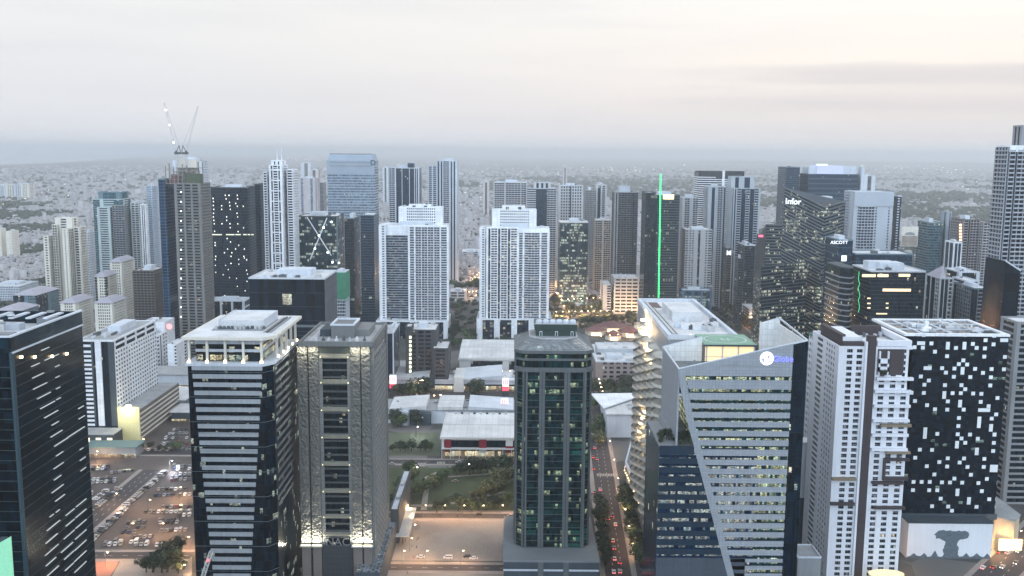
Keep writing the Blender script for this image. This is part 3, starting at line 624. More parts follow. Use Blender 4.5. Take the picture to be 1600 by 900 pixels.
# facade core behind the panels
hw = .95
wr = [591, 611.5, 628, 641.5, 656, 670.6, 685, 699.7, 715.5, 730, 744.3, 758, 772, 786.5, 800.5, 814.5, 828.7, 842.5, 856.8, 870.5, 881.5, 893.2]
zs = [W(1160, v, Y).z for v in wr]
while zs[-1] > 8: zs.append(zs[-1] - 4.1)
obj('glazing', MB().xprism([(Z0[0] + .3, 0), (XR, 0), (XR, zs[0] + 1.5), (XL + .4, zs[0] + 1.5), (C_[0] + .3, C_[1])], F0 + .5, F0 + 30), GG, t)
hw = .95; prev = zs[0] - hw
for i, z in enumerate(zs[1:]):
    a, b = z + hw, prev
    obj('spandrel', MB().xprism([(left(a) + 3.2, a), (XR - .02, a), (XR - .02, b), (left(b) + 3.2, b)], F0, F0 + .7), PL, t)
    prev = z - hw
obj('edge_pier', MB().xprism([Z0, (Z0[0] + 3.3, 0), (C_[0] + 3.3, C_[1]), (XL + 3.4, zs[0] + hw), (XL, zs[0] + hw), C_], F0 - .03, F0 + .6), PL, t)
obj('crown_wall', MB().xprism([(XL, zs[0] + hw), (XR, zs[0] + hw), (XR, zB), (XL, zA)], F0, F0 + 1), PL, t)
dkg = glass('side_strip_glass', (.004, .014, .022), lit=.05, cell=(1.5, 4.2))
obj('dark_strip', MB().xprism([(XR, 0), (XE, 0), (XE, zA - 12.2), (XR, zA - 12.2)], F0 + .3, F0 + 48), dkg, t); obj('dark_strip', MB().xprism([(XR, zA - 12.2), (XE, zA - 12.2), (XE, zR - .4), (XR, zB - .4)], F0 + .3, F0 + 1.2), dkg, t)
zE = W(1032, 542, 489).z; zF = W(1212, 498, 489).z; xF = W(1212, 498, 489).x - ox; slp = (zF - zE) / (xF - XL)
for xa__, xb__ in ((XL, W(1098, 538, 489).x - ox - .5), (W(1181, 538, 489).x - ox + 1.5, XE)): obj('crown_wall', MB().xprism([(xa__, zA - 12), (xb__, zA - 12), (xb__, zE + slp * (xb__ - XL)), (xa__, zE + slp * (xa__ - XL))], B0 - 1, B0), wall('crown_inner', (.68, .70, .72), panel=(3, 3), lines=.8), t)
obj('crown_wall', MB().box(XL, XL + .9, F0 + 1, B0 - 1, 0, zA - .05), PL, t)
wall('crown_inner', (.68, .70, .72), panel=(3, 3), lines=.8)
obj('crown_wall', MB().box(XE - .8, XE, F0 + 1.2, B0 - 1, zA - 12, zR - .8), MATS['crown_inner'], t)
cap = MB()
cap.bar((XL, F0 + .5, zA), (XE, F0 + .5, zR), .35).bar((XE - .4, F0 + .5, zR), (XE - .4, B0 - .5, zE + slp * (XE - XL)), .35).bar((XL, B0 - .5, zE), (W(1098, 538, 489).x - ox - .5, B0 - .5, zE + slp * (W(1098, 538, 489).x - ox - XL)), .35).bar((W(1181, 538, 489).x - ox + 1.5, B0 - .5, zE + slp * (W(1181, 538, 489).x - ox - XL)), (XE, B0 - .5, zE + slp * (XE - XL)), .35).bar((XL + .4, F0 + .5, zA), (XL + .4, B0 - .5, zE), .35)
obj('coping', cap, WG, t)
obj('roof', MB().box(XL + .9, XE - .8, F0 + 1, B0 - 1, zA - 13, zA - 12), RF, t); RZ = zA - 12
obj('roof_louvre', MB().box(XL + 1.5, XL + 14, F0 + 3, F0 + 30, RZ, RZ + .2), plain('louvre_dark', (.008, .01, .012)), t)
for i in range(3): obj('louvre_beam', MB().box(XL + 1.2, XL + 14, F0 + 9 + i * 8, F0 + 11 + i * 8, RZ + 5, RZ + 6), WG, t)
obj('louvre_wall', MB().box(XL + 14, XL + 14.6, F0 + 3, F0 + 36, RZ, RZ + 9), PL, t)
HP0, HP1 = W(1101, 538, 484), W(1183, 538, 484)
hx0, hx1 = HP0.x - ox, HP1.x - ox; hzp = HP0.z
obj('helipad', MB().box(hx0, hx1, 484 - oy, 512 - oy, hzp - .8, hzp), wall('helipad_green', (.20, .34, .26), var=.3, streak=False, scale=.2), t)
m = MB(); rr_ = 11.2; cx_ = (hx0 + hx1) / 2; cy_ = 498 - oy
for i in range(40):
    a, b = 2 * math.pi * i / 40, 2 * math.pi * (i + 1) / 40
    m.face([(cx_ + rr_ * math.cos(a), cy_ + rr_ * math.sin(a), hzp + .02), (cx_ + rr_ * math.cos(b), cy_ + rr_ * math.sin(b), hzp + .02), (cx_ + (rr_ - .6) * math.cos(b), cy_ + (rr_ - .6) * math.sin(b), hzp + .02), (cx_ + (rr_ - .6) * math.cos(a), cy_ + (rr_ - .6) * math.sin(a), hzp + .02)])
obj('helipad_marking', m, WG, t)
obj('helipad_marking', MB().box(cx_ - 2, cx_ - 1.5, cy_ - 2.5, cy_ + 2.5, hzp, hzp + .03).box(cx_ + 1.5, cx_ + 2, cy_ - 2.5, cy_ + 2.5, hzp, hzp + .03).box(cx_ - 1.5, cx_ + 1.5, cy_ - .3, cy_ + .3, hzp, hzp + .03), WG, t)
obj('helipad_edge', MB().box(hx0 - .4, hx1 + .4, 483.4 - oy, 484 - oy, hzp - 1, hzp - .2), DG, t)
glow = plain('lit_wall', (.75, .6, .4), emit=(1, .72, .36), es=.62)  # warm light on this wall is put in as emission
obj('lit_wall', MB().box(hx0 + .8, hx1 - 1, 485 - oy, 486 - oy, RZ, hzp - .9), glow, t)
for i in range(4): x = hx0 + 1 + i * (hx1 - hx0 - 2.5) / 3; obj('helipad_column', MB().box(x, x + .6, 484.1 - oy, 484.9 - oy, RZ, hzp - .8), WG, t)
for k in range(3): obj('helipad_rail', MB().box(hx0 + .6, hx1 - .8, 484.85 - oy, 484.97 - oy, RZ + 2 + k * 3.2, RZ + 2.25 + k * 3.2), MU, t)
m = MB()   # roof crane folded beside the helipad
for a, b in (((hx0 - 1, -1, RZ), (hx0 + 1.2, 0, RZ + 9)), ((hx0 + 4, -1, RZ), (hx0 + 1.2, 0, RZ + 9)), ((hx0 + 1.2, 0, RZ + 9), (hx0 + 3.5, -5, RZ + 4)), ((hx0 + 3.5, -5, RZ + 4), (hx0 + 2, -6, RZ)), ((hx0, -4, RZ + .2), (hx0 + 1.5, -2, RZ + 6))): m.bar(a, b, .45)
obj('roof_hoist', m, MD, t)
obj('roof_hut', MB().box(hx1 + 8, hx1 + 13, 6, 14, RZ, RZ + 7.5).box(hx1 + 7.7, hx1 + 13.3, 5.7, 14.3, RZ + 7.5, RZ + 7.9), WH, t)
rr = random.Random(6)
for i in range(12):
    x, y = hx1 + rr.uniform(2, 14), rr.uniform(-14, 20)
    m = MB().box(x, x + rr.uniform(1, 3), y, y + 2, RZ, RZ + rr.uniform(.8, 2.6)); m.cyl(x + .7, y + 1, RZ + 2, RZ + 3, .5); obj('roof_unit', m, (MD, MU, WG)[i % 3], t)
# globe sign
q = P(1198, 560); r = 3.15
m = MB().mat(plain('sign_disc', (.8, .8, .9), emit=(.88, .88, 1), es=1.3)); n = 28
m.face([(q[0] + r * math.cos(2 * math.pi * i / n), F0 - .35, q[1] + r * math.sin(2 * math.pi * i / n)) for i in range(n)])
for i in range(n):
    a, b = 2 * math.pi * i / n, 2 * math.pi * (i + 1) / n
    m.face([(q[0] + r * math.cos(a), F0, q[1] + r * math.sin(a)), (q[0] + r * math.cos(b), F0, q[1] + r * math.sin(b)), (q[0] + r * math.cos(b), F0 - .35, q[1] + r * math.sin(b)), (q[0] + r * math.cos(a), F0 - .35, q[1] + r * math.sin(a))])
obj('sign_disc', m, None, t)
BL = plain('sign_blue', (.1, .1, .5), emit=(.17, .2, 1), es=1.5)
m = MB()
for pts in ([(-1.9, .4), (-1.0, -.1), (-1.3, -1.3), (-.5, -2.1), (-1.9, -1.7), (-2.5, -.4)], [(.2, 1.5), (1.6, 1.1), (1.0, .4), (1.9, -.2), (.9, -.3), (.1, .5)], [(.6, -1.2), (1.9, -1.1), (1.1, -2.2)], [(-.4, 2.4), (.6, 2.6), (.2, 1.9)]):
    m.face([(q[0] + a, F0 - .42, q[1] + b) for a, b in pts])
obj('sign_emblem', m, BL, t)
text('Globe', 3.9, BL, (P(1223.5, 561)[0], F0 - .25, P(1221, 561)[1]), t, .15)
# grey strip drawn for the shadow of a slot under the sign
obj('shadow_slot', MB().xprism([(XL + 17, zs[0] + 5.6), (XR - 1, zs[0] + 5.2), (XR - 1, zs[0] + 5.6), (XL + 22, zs[0] + 6.6)], F0 - .06, F0 + .1), GY, t)
# lower wing with blue strips on the left, planted terrace above
wz = W(1060, 700, Y).z; wx0 = W(1031, 700, Y).x - ox; wx1 = Z0[0] + 1
GB = glass('blue_strip_glass', (.008, .03, .06), lit=.9, cell=(1.15, 4.2), lc=(.95, .95, .8), es=.55, clus=.5, var=1)
NB = wall('navy_panel', (.007, .023, .044), panel=(2.4, 2), lines=.8)
obj('wing_glazing', MB().box(wx0, wx1, F0 + .4, F0 + 44, 0, wz), GB, t)
ws_ = [W(1080, 713.5 + i * 14.15, Y).z for i in range(24)]; prev = wz + 1.0
for i, z in enumerate(ws_):
    if z < 3: break
    xrt = left(prev) + .3
    if i < 12: obj('wing_spandrel', MB().box(wx0 - .1, xrt, F0, F0 + .5, z + .9, prev), NB, t); prev = z - .9
    else: obj('wing_base', MB().box(wx0 - .1, left(10) + .3, F0, F0 + .5, 0, prev), wall('wing_base', (.06, .075, .10), panel=(1, 1)), t); break
GL = glass('streak_glass', (.012, .03, .045), lit=.03, cell=(2.1, 4.2), mull=(.05, .09, .12), mw=.12)
obj('wing_side', MB().slab((wx0, F0 + 44), (wx0, F0 + .5), 0, 43.5, 0, .3, 0, wz), GL, t)
obj('terrace', MB().box(wx0, left(wz) + .2, F0 + .4, F0 + 44, wz, wz + .6), GY, t)
obj('terrace_block', MB().box(wx0 + 6, left(wz) - 1, F0 + 16, F0 + 44, wz + .6, wz + 5), GY, t)
TERR = (wx0 + ox, left(wz) + ox, Y + 2, Y + 15, wz + .6)
# rear block with roof machinery and lit shell balconies
rx0 = W(1045, 523, 510).x - ox; rx1 = W(1151, 512, 515).x - ox; rh = W(1045, 523, 510).z
xs = wx0 + 2
obj('rear_block', MB().box(rx0, rx1, 510 - oy, 640 - oy, 0, rh - 2.4), PL, t)
pr = MB().box(rx0 - .4, rx1 + .4, 509.6 - oy, 511 - oy, rh - 2.6, rh).box(rx0 - .4, rx1 + .4, 639 - oy, 640.4 - oy, rh - 2.6, rh).box(rx0 - .4, rx0 + 1.6, 511 - oy, 639 - oy, rh - 2.6, rh - .02).box(rx1 - 1.6, rx1 + .4, 511 - oy, 639 - oy, rh - 2.6, rh - .02)
obj('rear_parapet', pr, WG, t); obj('rear_roof', MB().box(rx0 + 1.6, rx1 - 1.6, 511 - oy, 639 - oy, rh - 2.4, rh - 2.0), RF, t)
obj('plant_room', MB().box(rx0 + 11, rx1 - 9, 565 - oy, 605 - oy, rh - 2, rh + 3.2), RF, t)
obj('roof_pit', MB().box(rx0 + 5, rx0 + 12, 612 - oy, 634 - oy, rh - 2, rh - 1.8).box(rx0 + 16, rx1 - 8, 610 - oy, 634 - oy, rh - 2, rh - 1.8), wall('pit', (.12, .09, .09)), t)
obj('roof_trench', MB().box(rx0 + 4, rx0 + 5.4, 520 - oy, 636 - oy, rh - 2, rh - 1.2).box(rx0 + 6.4, rx0 + 7, 520 - oy, 610 - oy, rh - 2, rh - 1.2), MU, t)
for i in range(16):
    x, y = rr.uniform(rx0 + 8, rx1 - 5), rr.uniform(530, 562) - oy; s = rr.uniform(1, 3); m = MB().box(x, x + s * 1.6, y, y + s, rh - 2, rh - 1 + s * .6)
    m.cyl(x + s * .8, y + s / 2, rh - 1 + s * .6, rh - .4 + s * .6, s * .35); obj('roof_unit', m, (MU, WG, MD, RF)[i % 4], t)
for i in range(4): obj('roof_floodlight', MB().box(rx0 + 12 + i * 5, rx0 + 13 + i * 5, 513 - oy, 513.6 - oy, rh - 1.2, rh - .4), LC, t)
shell = MB(); n = 6
for b_ in range(5):
    y0 = 514 + b_ * 21 - oy
    for i in range(n):
        a0, a1 = math.pi * i / n, math.pi * (i + 1) / n
        yA, yB = y0 + 10 - 10 * math.cos(a0), y0 + 10 - 10 * math.cos(a1); oA, oB = 1.2 + 5.2 * math.sin(a0), 1.2 + 5.2 * math.sin(a1)
        for z_a, z_b in ((0, .5),):
            shell.face([(-oA, yA, z_a), (0, yA, z_a), (0, yB, z_a), (-oB, yB, z_a)]); shell.face([(-oA, yA, z_b), (-oB, yB, z_b), (0, yB, z_b), (0, yA, z_b)][::-1])
            shell.face([(-oA, yA, z_a), (-oB, yB, z_a), (-oB, yB, 1.6), (-oA, yA, 1.6)]); shell.face([(-oA + .3, yA, z_a), (-oA + .3, yA, 1.6), (-oB + .3, yB, 1.6), (-oB + .3, yB, z_a)])
me = shell.mesh('shell_balcony'); me.materials.append(CR)
for k in range(20): obj('shell_balcony', me, None, t, (rx0, 0, 22 + k * 5.6))
for k, (u_, v_) in enumerate(((1004, 500), (1007, 512), (1011, 525), (1014, 538), (1018, 556), (1012, 640), (1009, 655), (1007, 668), (1005, 680))):
    q = XP(u_, v_, rx0 + ox - 2.2)
    obj('wall_floodlight', MB().box(rx0 - 3.2, rx0 - .4, q.y - oy - .6, q.y - oy + .6, q.z - .5, q.z + .5), plain('flood2', (1, .9, .7), emit=(1, .80, .48), es=22), t)
    ld = bpy.data.lights.new('wall_flood', 'POINT'); ld.energy = 4200; ld.color = (1, .68, .34); ld.shadow_soft_size = 1
    lo = bpy.data.objects.new('wall_flood_glow', ld); col.objects.link(lo); lo.parent = t; lo.location = (rx0 - 5, q.y - oy, q.z + 1)

# ---- 7. black tower clad in a grid with scattered white squares
Y = 560; x0, x1 = W(1414, 524, Y).x, W(1577, 524, Y).x; h = W(1500, 524, Y).z; D = 52
t = thing('office_tower', 'square black glass tower scattered with small white square panels at the right', 'building', ((x0 + x1) / 2, Y + D / 2, 0))
ox, oy = t.location.x, t.location.y; w2 = (x1 - x0) / 2; F0 = -D / 2
GK = glass('black_grid_glass', (.002, .012, .020), lit=.06, cell=(2.46, 2.42), lc=(.6, .95, .85), es=.35, alt=(.004, .018, .025), var=1.2, mull=(.006, .014, .018), mw=.05)
zb = W(1500, 815, Y - 12).z
obj('glazing', MB().box(-w2, w2, F0, -F0, zb - 2, h), GK, t)
SQ = wall('white_square_panel', (.74, .79, .82), var=.15)
L7 = '883,100 1140,100 1343,105 1285,135 1413,135,2 767,153 820,182 865,155,2 878,185 936,157 1022,172,1,2 1078,187 1137,172,1,2 1194,160 1224,187 1280,190 1340,163 933,212 1018,242 1276,245 1418,247 1131,270 1070,325 1100,295 1158,298 885,322,2 984,322 1127,340,1,2 1213,327 1328,328 1413,330 1011,352 1269,354 838,378 1067,380 1181,382 1325,384 894,405 863,433 1007,436 1120,436 1321,438 1148,463 860,488 1002,502,1,2 1060,490 1117,490 1203,492 1259,494 800,487 1373,522 800,542 1028,545 1113,560,1,2 1257,548 884,570 940,598 1025,600 1139,600 1310,577 1280,603,3 1107,656 1247,685,1,3 1365,632 1335,660 1103,710 1330,722,1,2 874,757,1,3 958,762 1100,765 1186,767 1356,768 1127,793 1240,795 1154,822 1096,835,1,2 1352,823 840,868 925,870 1234,880,1,2 1348,877'
L8 = '808,108 1035,112 1147,113 1287,116 976,137 1117,140 890,165 1031,167 1171,170 1284,170 1350,180,2,2 942,220 1196,222 1082,248 1306,250 800,270 855,270 911,270 996,273 1052,274 1137,275 1248,278 1360,278 908,326 965,326 1104,340,1,2 1273,332 797,325 989,382 1185,397,1,2 1297,386 1352,386 931,433 1042,435 1237,437 1348,437 1068,463 788,487 843,487 927,488 983,488 1039,488 1122,490 1178,490 1234,490 1345,492'
cnt = 0; rest = MB(); cell = 2.46
for S_, off in ((L7, 0), (L8, 814)):
    for tk in S_.split():
        a = [float(q) for q in tk.split(',')]; nw = a[2] if len(a) > 2 else 1; nh = a[3] if len(a) > 3 else 1
        q = W(1240 + a[0] / 4.286, 500 + (a[1] + off) / 4.286, Y); cx_ = q.x - ox; cx_ = -w2 + (round((cx_ + w2) / cell - nw / 2) + nw / 2) * cell; cz_ = q.z
        mm = (cx_ - nw * cell / 2 + .12, min(w2 - .05, cx_ + nw * cell / 2 - .12), F0 - .14, F0, cz_ - nh * 1.2 + .1, cz_ + nh * 1.2 - .1)
        if mm[0] < -w2: mm = (-w2 + .02,) + mm[1:]
        if mm[4] < zb: continue
        cnt += 1
        if cnt <= 98: obj('white_panel', MB().box(*mm), SQ, t)
        else: rest.box(*mm)
rr = random.Random(11)
for i in range(90):
    y, z = -F0 - 4 - rr.random() * (D - 8), zb + 4 + rr.random() * (h - zb - 8); rest.slab((-w2, -F0), (-w2, F0), -F0 - y, -F0 - y + cell, 0, .14, z, z + 2.4)
    rest.slab((w2, F0), (w2, -F0), y - F0 - cell, y - F0, 0, .14, z, z + 2.4)
o = obj('white_panels', rest, SQ, t); o['kind'] = 'stuff'
pr = MB().box(-w2 - .4, w2 + .4, F0 - .4, F0 + 2.4, h - .6, h + .8).box(-w2 - .4, w2 + .4, -F0 - 2.4, -F0 + .4, h - .6, h + .8).box(-w2 - .4, -w2 + 2.4, F0 + 2.4, -F0 - 2.4, h - .6, h + .78).box(w2 - 2.4, w2 + .4, F0 + 2.4, -F0 - 2.4, h - .6, h + .78)
obj('parapet', pr, WH, t); obj('roof', MB().box(-w2 + 2.4, w2 - 2.4, F0 + 2.4, -F0 - 2.4, h - 3, h - 2), RG, t)
for i in range(5): obj('roof_beam', MB().box(-w2 + 2.4, w2 - 2.4, F0 + 8 + i * 9, F0 + 9.6 + i * 9, h - .5, h + .5) if i % 2 else MB().box(-20 + i * 9, -18.4 + i * 9, F0 + 2.4, -F0 - 2.4, h - .48, h + .52), WG, t)
for i in range(26):
    x, y = rr.uniform(-22, 20), rr.uniform(-16, 16); s = rr.uniform(1.5, 4); m = MB().box(x, x + s * 1.5, y, y + s, h - 2, h + rr.uniform(-.5, 2.2)); m.cyl(x + s * .7, y + s / 2, h - 1, h + 2.4, s * .3)
    obj('roof_unit', m, (RF, WG, MU, WH)[i % 4], t)
obj('dark_band', MB().box(-w2 - 1, w2 + 1, F0 - 1, F0, zb - 3, zb + .4), DG, t)
# mural podium
t2 = thing('mural_podium', 'white podium wall with a dark painted tree under the black tower with white squares', 'building', (t.location.x - 1, Y - 4, 0))
a, b = W(1420, 818, 548).x - t2.location.x, W(1552, 818, 548).x - t2.location.x; zt_ = W(1480, 818, 548).z; zl = W(1480, 872, 548).z
obj('wall', MB().box(a, b, -8, 8, 0, zt_), wall('mural_white', (.66, .70, .76), var=.15), t2); obj('roof', MB().box(a - .4, b + .4, -8.3, 8.3, zt_, zt_ + .5), DG, t2)
mu = wall('mural_ink', (.10, .13, .16), var=.5, scale=.5, streak=False); mcx = W(1486, 850, 548).x - t2.location.x; rr = random.Random(2)
m = MB(); pts = []
prof = [(-5.2, 0), (5.2, 0), (4.4, 4), (4.8, 8), (3.6, 11), (4.4, 13.5), (7, 14.2), (10.2, 15.6), (10.6, 18), (8.5, 20), (4.5, 20.4), (0, 19.8), (-4.5, 20.5), (-8.2, 20), (-10.4, 17.6), (-9.6, 15.2), (-6, 14), (-3.6, 12.6), (-3.9, 10), (-4.8, 7), (-4.2, 3)]
hgt = zt_ - zl
for i, (x, z) in enumerate(prof):
    nx, nz = prof[(i + 1) % len(prof)]
    for k in range(4): f = k / 4; j = .0 if k == 0 else rr.uniform(-.5, .5); pts.append((mcx + x + (nx - x) * f + j, zl - 1 + (z + (nz - z) * f + j) * (hgt / 24)))
m.face([(x, -8.05, z) for x, z in pts])
obj('painted_tree', m, mu, t2)
m = MB(); m.face([(a, -8.04, 0), (b, -8.04, 0)] + [(b + (a - b) * i / 24, -8.04, zl + (2.6 if i % 3 == 1 else .6) + rr.random() * (2.5 if i % 6 == 4 else .8)) for i in range(25)])
obj('painted_hills', m, mu, t2)

# ---- 8. white and brown apartment tower
Y = 500; t, (X0, X1, Y0, Y1, h) = tower('apartment_tower', 'white apartment tower with a brown vertical strip and stepped planted terraces', 1312, 1424, 545, Y, 44,
    'W2 p12 W1.5 D6 W1 p6 W1 p6 W1 p6 W1.5', 'W4 b5 W2 p8 W3', fh=3.15, tot=False, gm=glass('flat_glass', (.02, .026, .034), lit=.06, cell=(1.15, 3.15), lc=(1, .75, .5), es=.6, mull=(.25, .26, .28), mw=.10, curt=.1, alt=(.10, .09, .09)), wm=wall('cool_white', (.66, .69, .76), var=.2), br=.36, pw=4.2, out_=.5, cl=0, big=False)
WHc, BRd = MATS['cool_white'], wall('dark_brown_panel', (.055, .045, .05), var=.25)
wd = X1 - X0
def fx(f): return X0 + wd * f
obj('brown_strip', MB().box(fx(.38), fx(.50), Y0 - .9, Y0 + 2, 6, h + 7), BRd, t)
obj('white_fin', MB().box(fx(.345), fx(.375), Y0 - 1.6, Y0 + 6, 4, h + 4), WHc, t)
obj('penthouse', MB().box(fx(.08), fx(.34), Y0 + 4, Y1 - 8, h, h + 5.5), WHc, t)
obj('penthouse_band', MB().box(fx(.05), fx(.345), Y0 + .5, Y0 + 5, h, h + 3.4).box(fx(.05), fx(.12), Y0 + 5, Y1 - 6, h + .1, h + 6.6), BRd, t)
obj('roof_frame', MB().box(fx(.52), fx(1), Y0 - .4, Y0 + 1.2, h + 1.5, h + 4.5).box(fx(.93), fx(1.0) + .5, Y0 - .5, Y0 + 1.3, h - 22, h + 1.5).box(fx(.945), fx(1) + .4, Y0 + 1.2, Y1, h + 1.5, h + 4.4), WHc, t)
obj('roof_wall', MB().box(fx(.55), fx(.92), Y0 + 1.2, Y0 + 3, h, h + 1.8).box(fx(.5), fx(.93), Y1 - 8, Y1 - 6, h, h + 6), BRd, t)
obj('setback', MB().box(fx(.53), fx(.9), Y0 - .7, Y0 + .1, h - 14, h), BRd, t)
obj('setback_balcony', MB().box(fx(.54), fx(.68), Y0 - 2.2, Y0 - .7, h - 12, h - 9.4).box(fx(.54), fx(.68), Y0 - 2.2, Y0 - .7, h - 7.5, h - 5).box(fx(.54), fx(.56), Y0 - 2.2, Y0 - .8, h - 14, h - 1).box(fx(.66), fx(.68), Y0 - 2.2, Y0 - .8, h - 14, h - 1), WHc, t)
obj('terrace', MB().box(fx(.52), fx(1.03), Y0 - 3, Y0 - .5, h - 16.5, h - 15), WHc, t)
for k in range(5): obj('terrace', MB().box(fx(.51), fx(1.02), Y0 - 2.3, Y0 - .5, h - 23.5 - k * 8, h - 22 - k * 8), WHc, t)
for k, (a_, b_, z_) in enumerate(((.72, 1.06, 57), (.55, 1.0, 74), (-.02, .32, 72), (-.02, .32, 86), (.62, 1.05, 42), (.60, 1.04, 88))):
    obj('planter_ledge', MB().box(fx(a_), fx(b_), Y0 - 2.6, Y0 - .5, h - z_, h - z_ + 1.4), (wall('tan_ledge', (.22, .18, .13)), BRd)[k % 2], t)
obj('brown_frame', MB().box(fx(.70), fx(1.06), Y0 - 2, Y0 - .5, h - 61, h - 59.6).box(fx(.70), fx(1.06), Y0 - 2, Y0 - .5, h - 72, h - 70).box(fx(.70), fx(.73), Y0 - 2, Y0 - .5, h - 70, h - 61), BRd, t)
for i in range(12): obj('roof_unit', MB().box(fx(.14) + i * 2.6, fx(.14) + i * 2.6 + 1.4, Y1 - 16 + (i % 3) * 3, Y1 - 14 + (i % 3) * 3, h + .3, h + 1.6 + (i % 2)), (MU, MD, WG)[i % 3], t)
t3 = thing('drop_off_canopy', 'oval pale green canopy glowing at the foot of the white and brown apartment tower', 'canopy', (W(1385, 875, 487).x, 486, 0))
m = MB(); n = 24
ring = [(9 * math.cos(2 * math.pi * i / n), 5 * math.sin(2 * math.pi * i / n)) for i in range(n)]
obj('canopy', MB().prism(ring, 12, 18), wall('canopy_cream', (.38, .42, .30)), t3)
obj('canopy_rim', MB().prism([(x * 1.05, y * 1.05) for x, y in ring], 18, 18.6), plain('rim_glow', (.7, .65, .4), emit=(1, .85, .5), es=.5), t3)
obj('canopy_base', MB().prism([(x * .7, y * .7) for x, y in ring], 0, 12), plain('lobby_glow', (.8, .6, .3), emit=(1, .7, .3), es=1.0), t3)
for i in range(3): obj('column', MB().cyl(-14 + i * 12, -4.5, 0, 16, .8), WH, t3)

# ---- 9. white slab tower with slanting rows of small windows, behind the wedge tower
x_ = XP(1294, 540, 480).x; q = W(1294, 541, 560)
tower('office_block', 'white slab with rows of small dark windows just right of the wedge tower', 1294, 1330, 541, 560, 36, 'W1 p6', 'p8', fh=4.0, tot=False, gm=gmH, br=.5, pw=4.2, cl=3, top=wall('sea_green', (.10, .22, .2)))
t = thing('blank_block', 'blank white wall block low down between the wedge tower and the apartment tower', 'building', ((W(1253, 690, 552).x + W(1281, 690, 552).x) / 2, 556, 0))
w2 = (W(1281, 690, 552).x - W(1253, 690, 552).x) / 2; z1, z0 = W(1266, 692, 552).z, W(1266, 778, 552).z
obj('wall', MB().box(-w2, w2, -4, 6, z0, z1), WG, t); obj('base', MB().box(-w2 + .4, w2 - .4, -3.4, 5.6, 0, z0), DG, t); obj('coping', MB().box(-w2 - .2, w2 + .2, -4.2, 6.2, z1, z1 + .4), WH, t)
# ---- bottom right low blocks
t = thing('low_block', 'low grey block with a gravel roof at the bottom edge beside the wedge tower', 'building', (W(1264, 885, 470).x, 478, 0))
z1 = W(1264, 872, 470).z; obj('wall', MB().box(-6, 6, -8, 8, 0, z1), GY, t); obj('parapet', MB().box(-6.2, 6.2, -8.2, -7.6, z1 - .1, z1 + .8).box(-6.2, 6.2, 7.6, 8.2, z1 - .1, z1 + .8).box(-6.2, -5.6, -7.6, 7.6, z1 - .1, z1 + .78).box(5.6, 6.2, -7.6, 7.6, z1 - .1, z1 + .78), WG, t); obj('roof', MB().box(-5.6, 5.6, -7.6, 7.6, z1, z1 + .2), RG, t)
# ================================================================ MIDDLE AND FAR TOWERS
def sub(r, name, uL, uR, v, Y, D, front, side=None, **k):
    """another volume of the same building"""
    return tower(name, None, uL, uR, v, Y, D, front, side, root=r[0], **k)
T = tower
# black box in front of the white tower
GQ = glass('smoked_glass', (.006, .012, .017), lit=.012, cell=(4.2, 14), var=.8, mull=(.012, .02, .028), mw=.03, rough=.12, alt=(.02, .04, .06))
r = T('office_block', 'low black glass box with a pale flat roof behind the striped tower', 389, 507, 436, 850, 59, 'G', 'v', tot=False, gm=GQ, wm=wall('steel_fin', (.16, .17, .2)), bm=plain('floor_line_dim', (.02, .03, .04)), top=WG, cl=16, fh=12, br=.2)
sub(r, 'lower_wing', 452, 506, 512, 842, 8, 'G', tot=False, gm=GQ, wm=DG, cl=0, big=False)
# left: cream, teal and pale condominiums
r = T('apartment_tower', 'cream apartment tower with small square windows and a stepped crown at the far left', 68, 84, 370, 1345, 30, 'W1 b2 W1', 'p', gm=G3, wm=CR, br=.5, out_=.5, cl=0, big=False)
sub(r, 'core', 82, 97, 352, 1352, 34, 'B', gm=G3, wm=CR, cl=0, big=False)
sub(r, 'front_wing', 97, 115, 359, 1335, 34, 'W3 b2 W3', 'W1 B8 W1', gm=G3, wm=CR, br=.55, cl=0, big=False)
sub(r, 'rear_wing', 115, 134, 356, 1350, 34, 'W1 B6 W1', gm=G3, wm=CR, cl=2, big=False)
sub(r, 'crown', 86, 122, 342, 1356, 20, 'W1 b1 W1', gm=G3, wm=CR, cl=0, big=False)
T('apartment_tower', 'pale narrow apartment tower directly behind the cream one with the stepped crown', 131, 147, 364, 1420, 25, 'p', fh=3.6, wm=WG, br=.5, cl=1)
r = T('apartment_tower', 'teal glass apartment tower with curved pale panels and a green crown at the left', 145, 204, 312, 1500, 40, 'G2 W1 b3 g2', fh=3.5, gm=glass('sea_glass', (.04, .09, .11), lit=.02, cell=(2, 3.5)), wm=wall('sea_panel', (.42, .50, .52)), br=.45, cl=2)
sub(r, 'crown', 154, 200, 301, 1510, 30, 'W1 g3 W1', gm=MATS['sea_glass'], wm=TE, cl=2, big=False)
sub(r, 'front_wing', 152, 176, 325, 1488, 12, 'W1 b4 W1', gm=G3, wm=MATS['sea_panel'], br=.5, out_=.6, cl=0, big=False)
sub(r, 'dark_bay', 176, 197, 322, 1491, 9, 'B', gm=G2, wm=GY, cl=0, big=False)
r = T('apartment_tower', 'pale apartment tower with black and white vertical stripes right of the teal one', 204, 229, 318, 1520, 36, 'W1 b3 W1 b3', gm=G3, wm=wall('sea_pale', (.5, .56, .58)), br=.45, cl=3)
sub(r, 'striped_bay', 220, 230, 320, 1512, 8, 'W1 g1 W1 g1 W1', gm=G0, wm=WH, out_=.9, cl=0, big=False)
T('apartment_tower', 'pale blue apartment tower just left of the tower under construction', 229, 246, 292, 1560, 36, 'p4 W1', gm=G3, wm=PB, br=.55, cl=2)
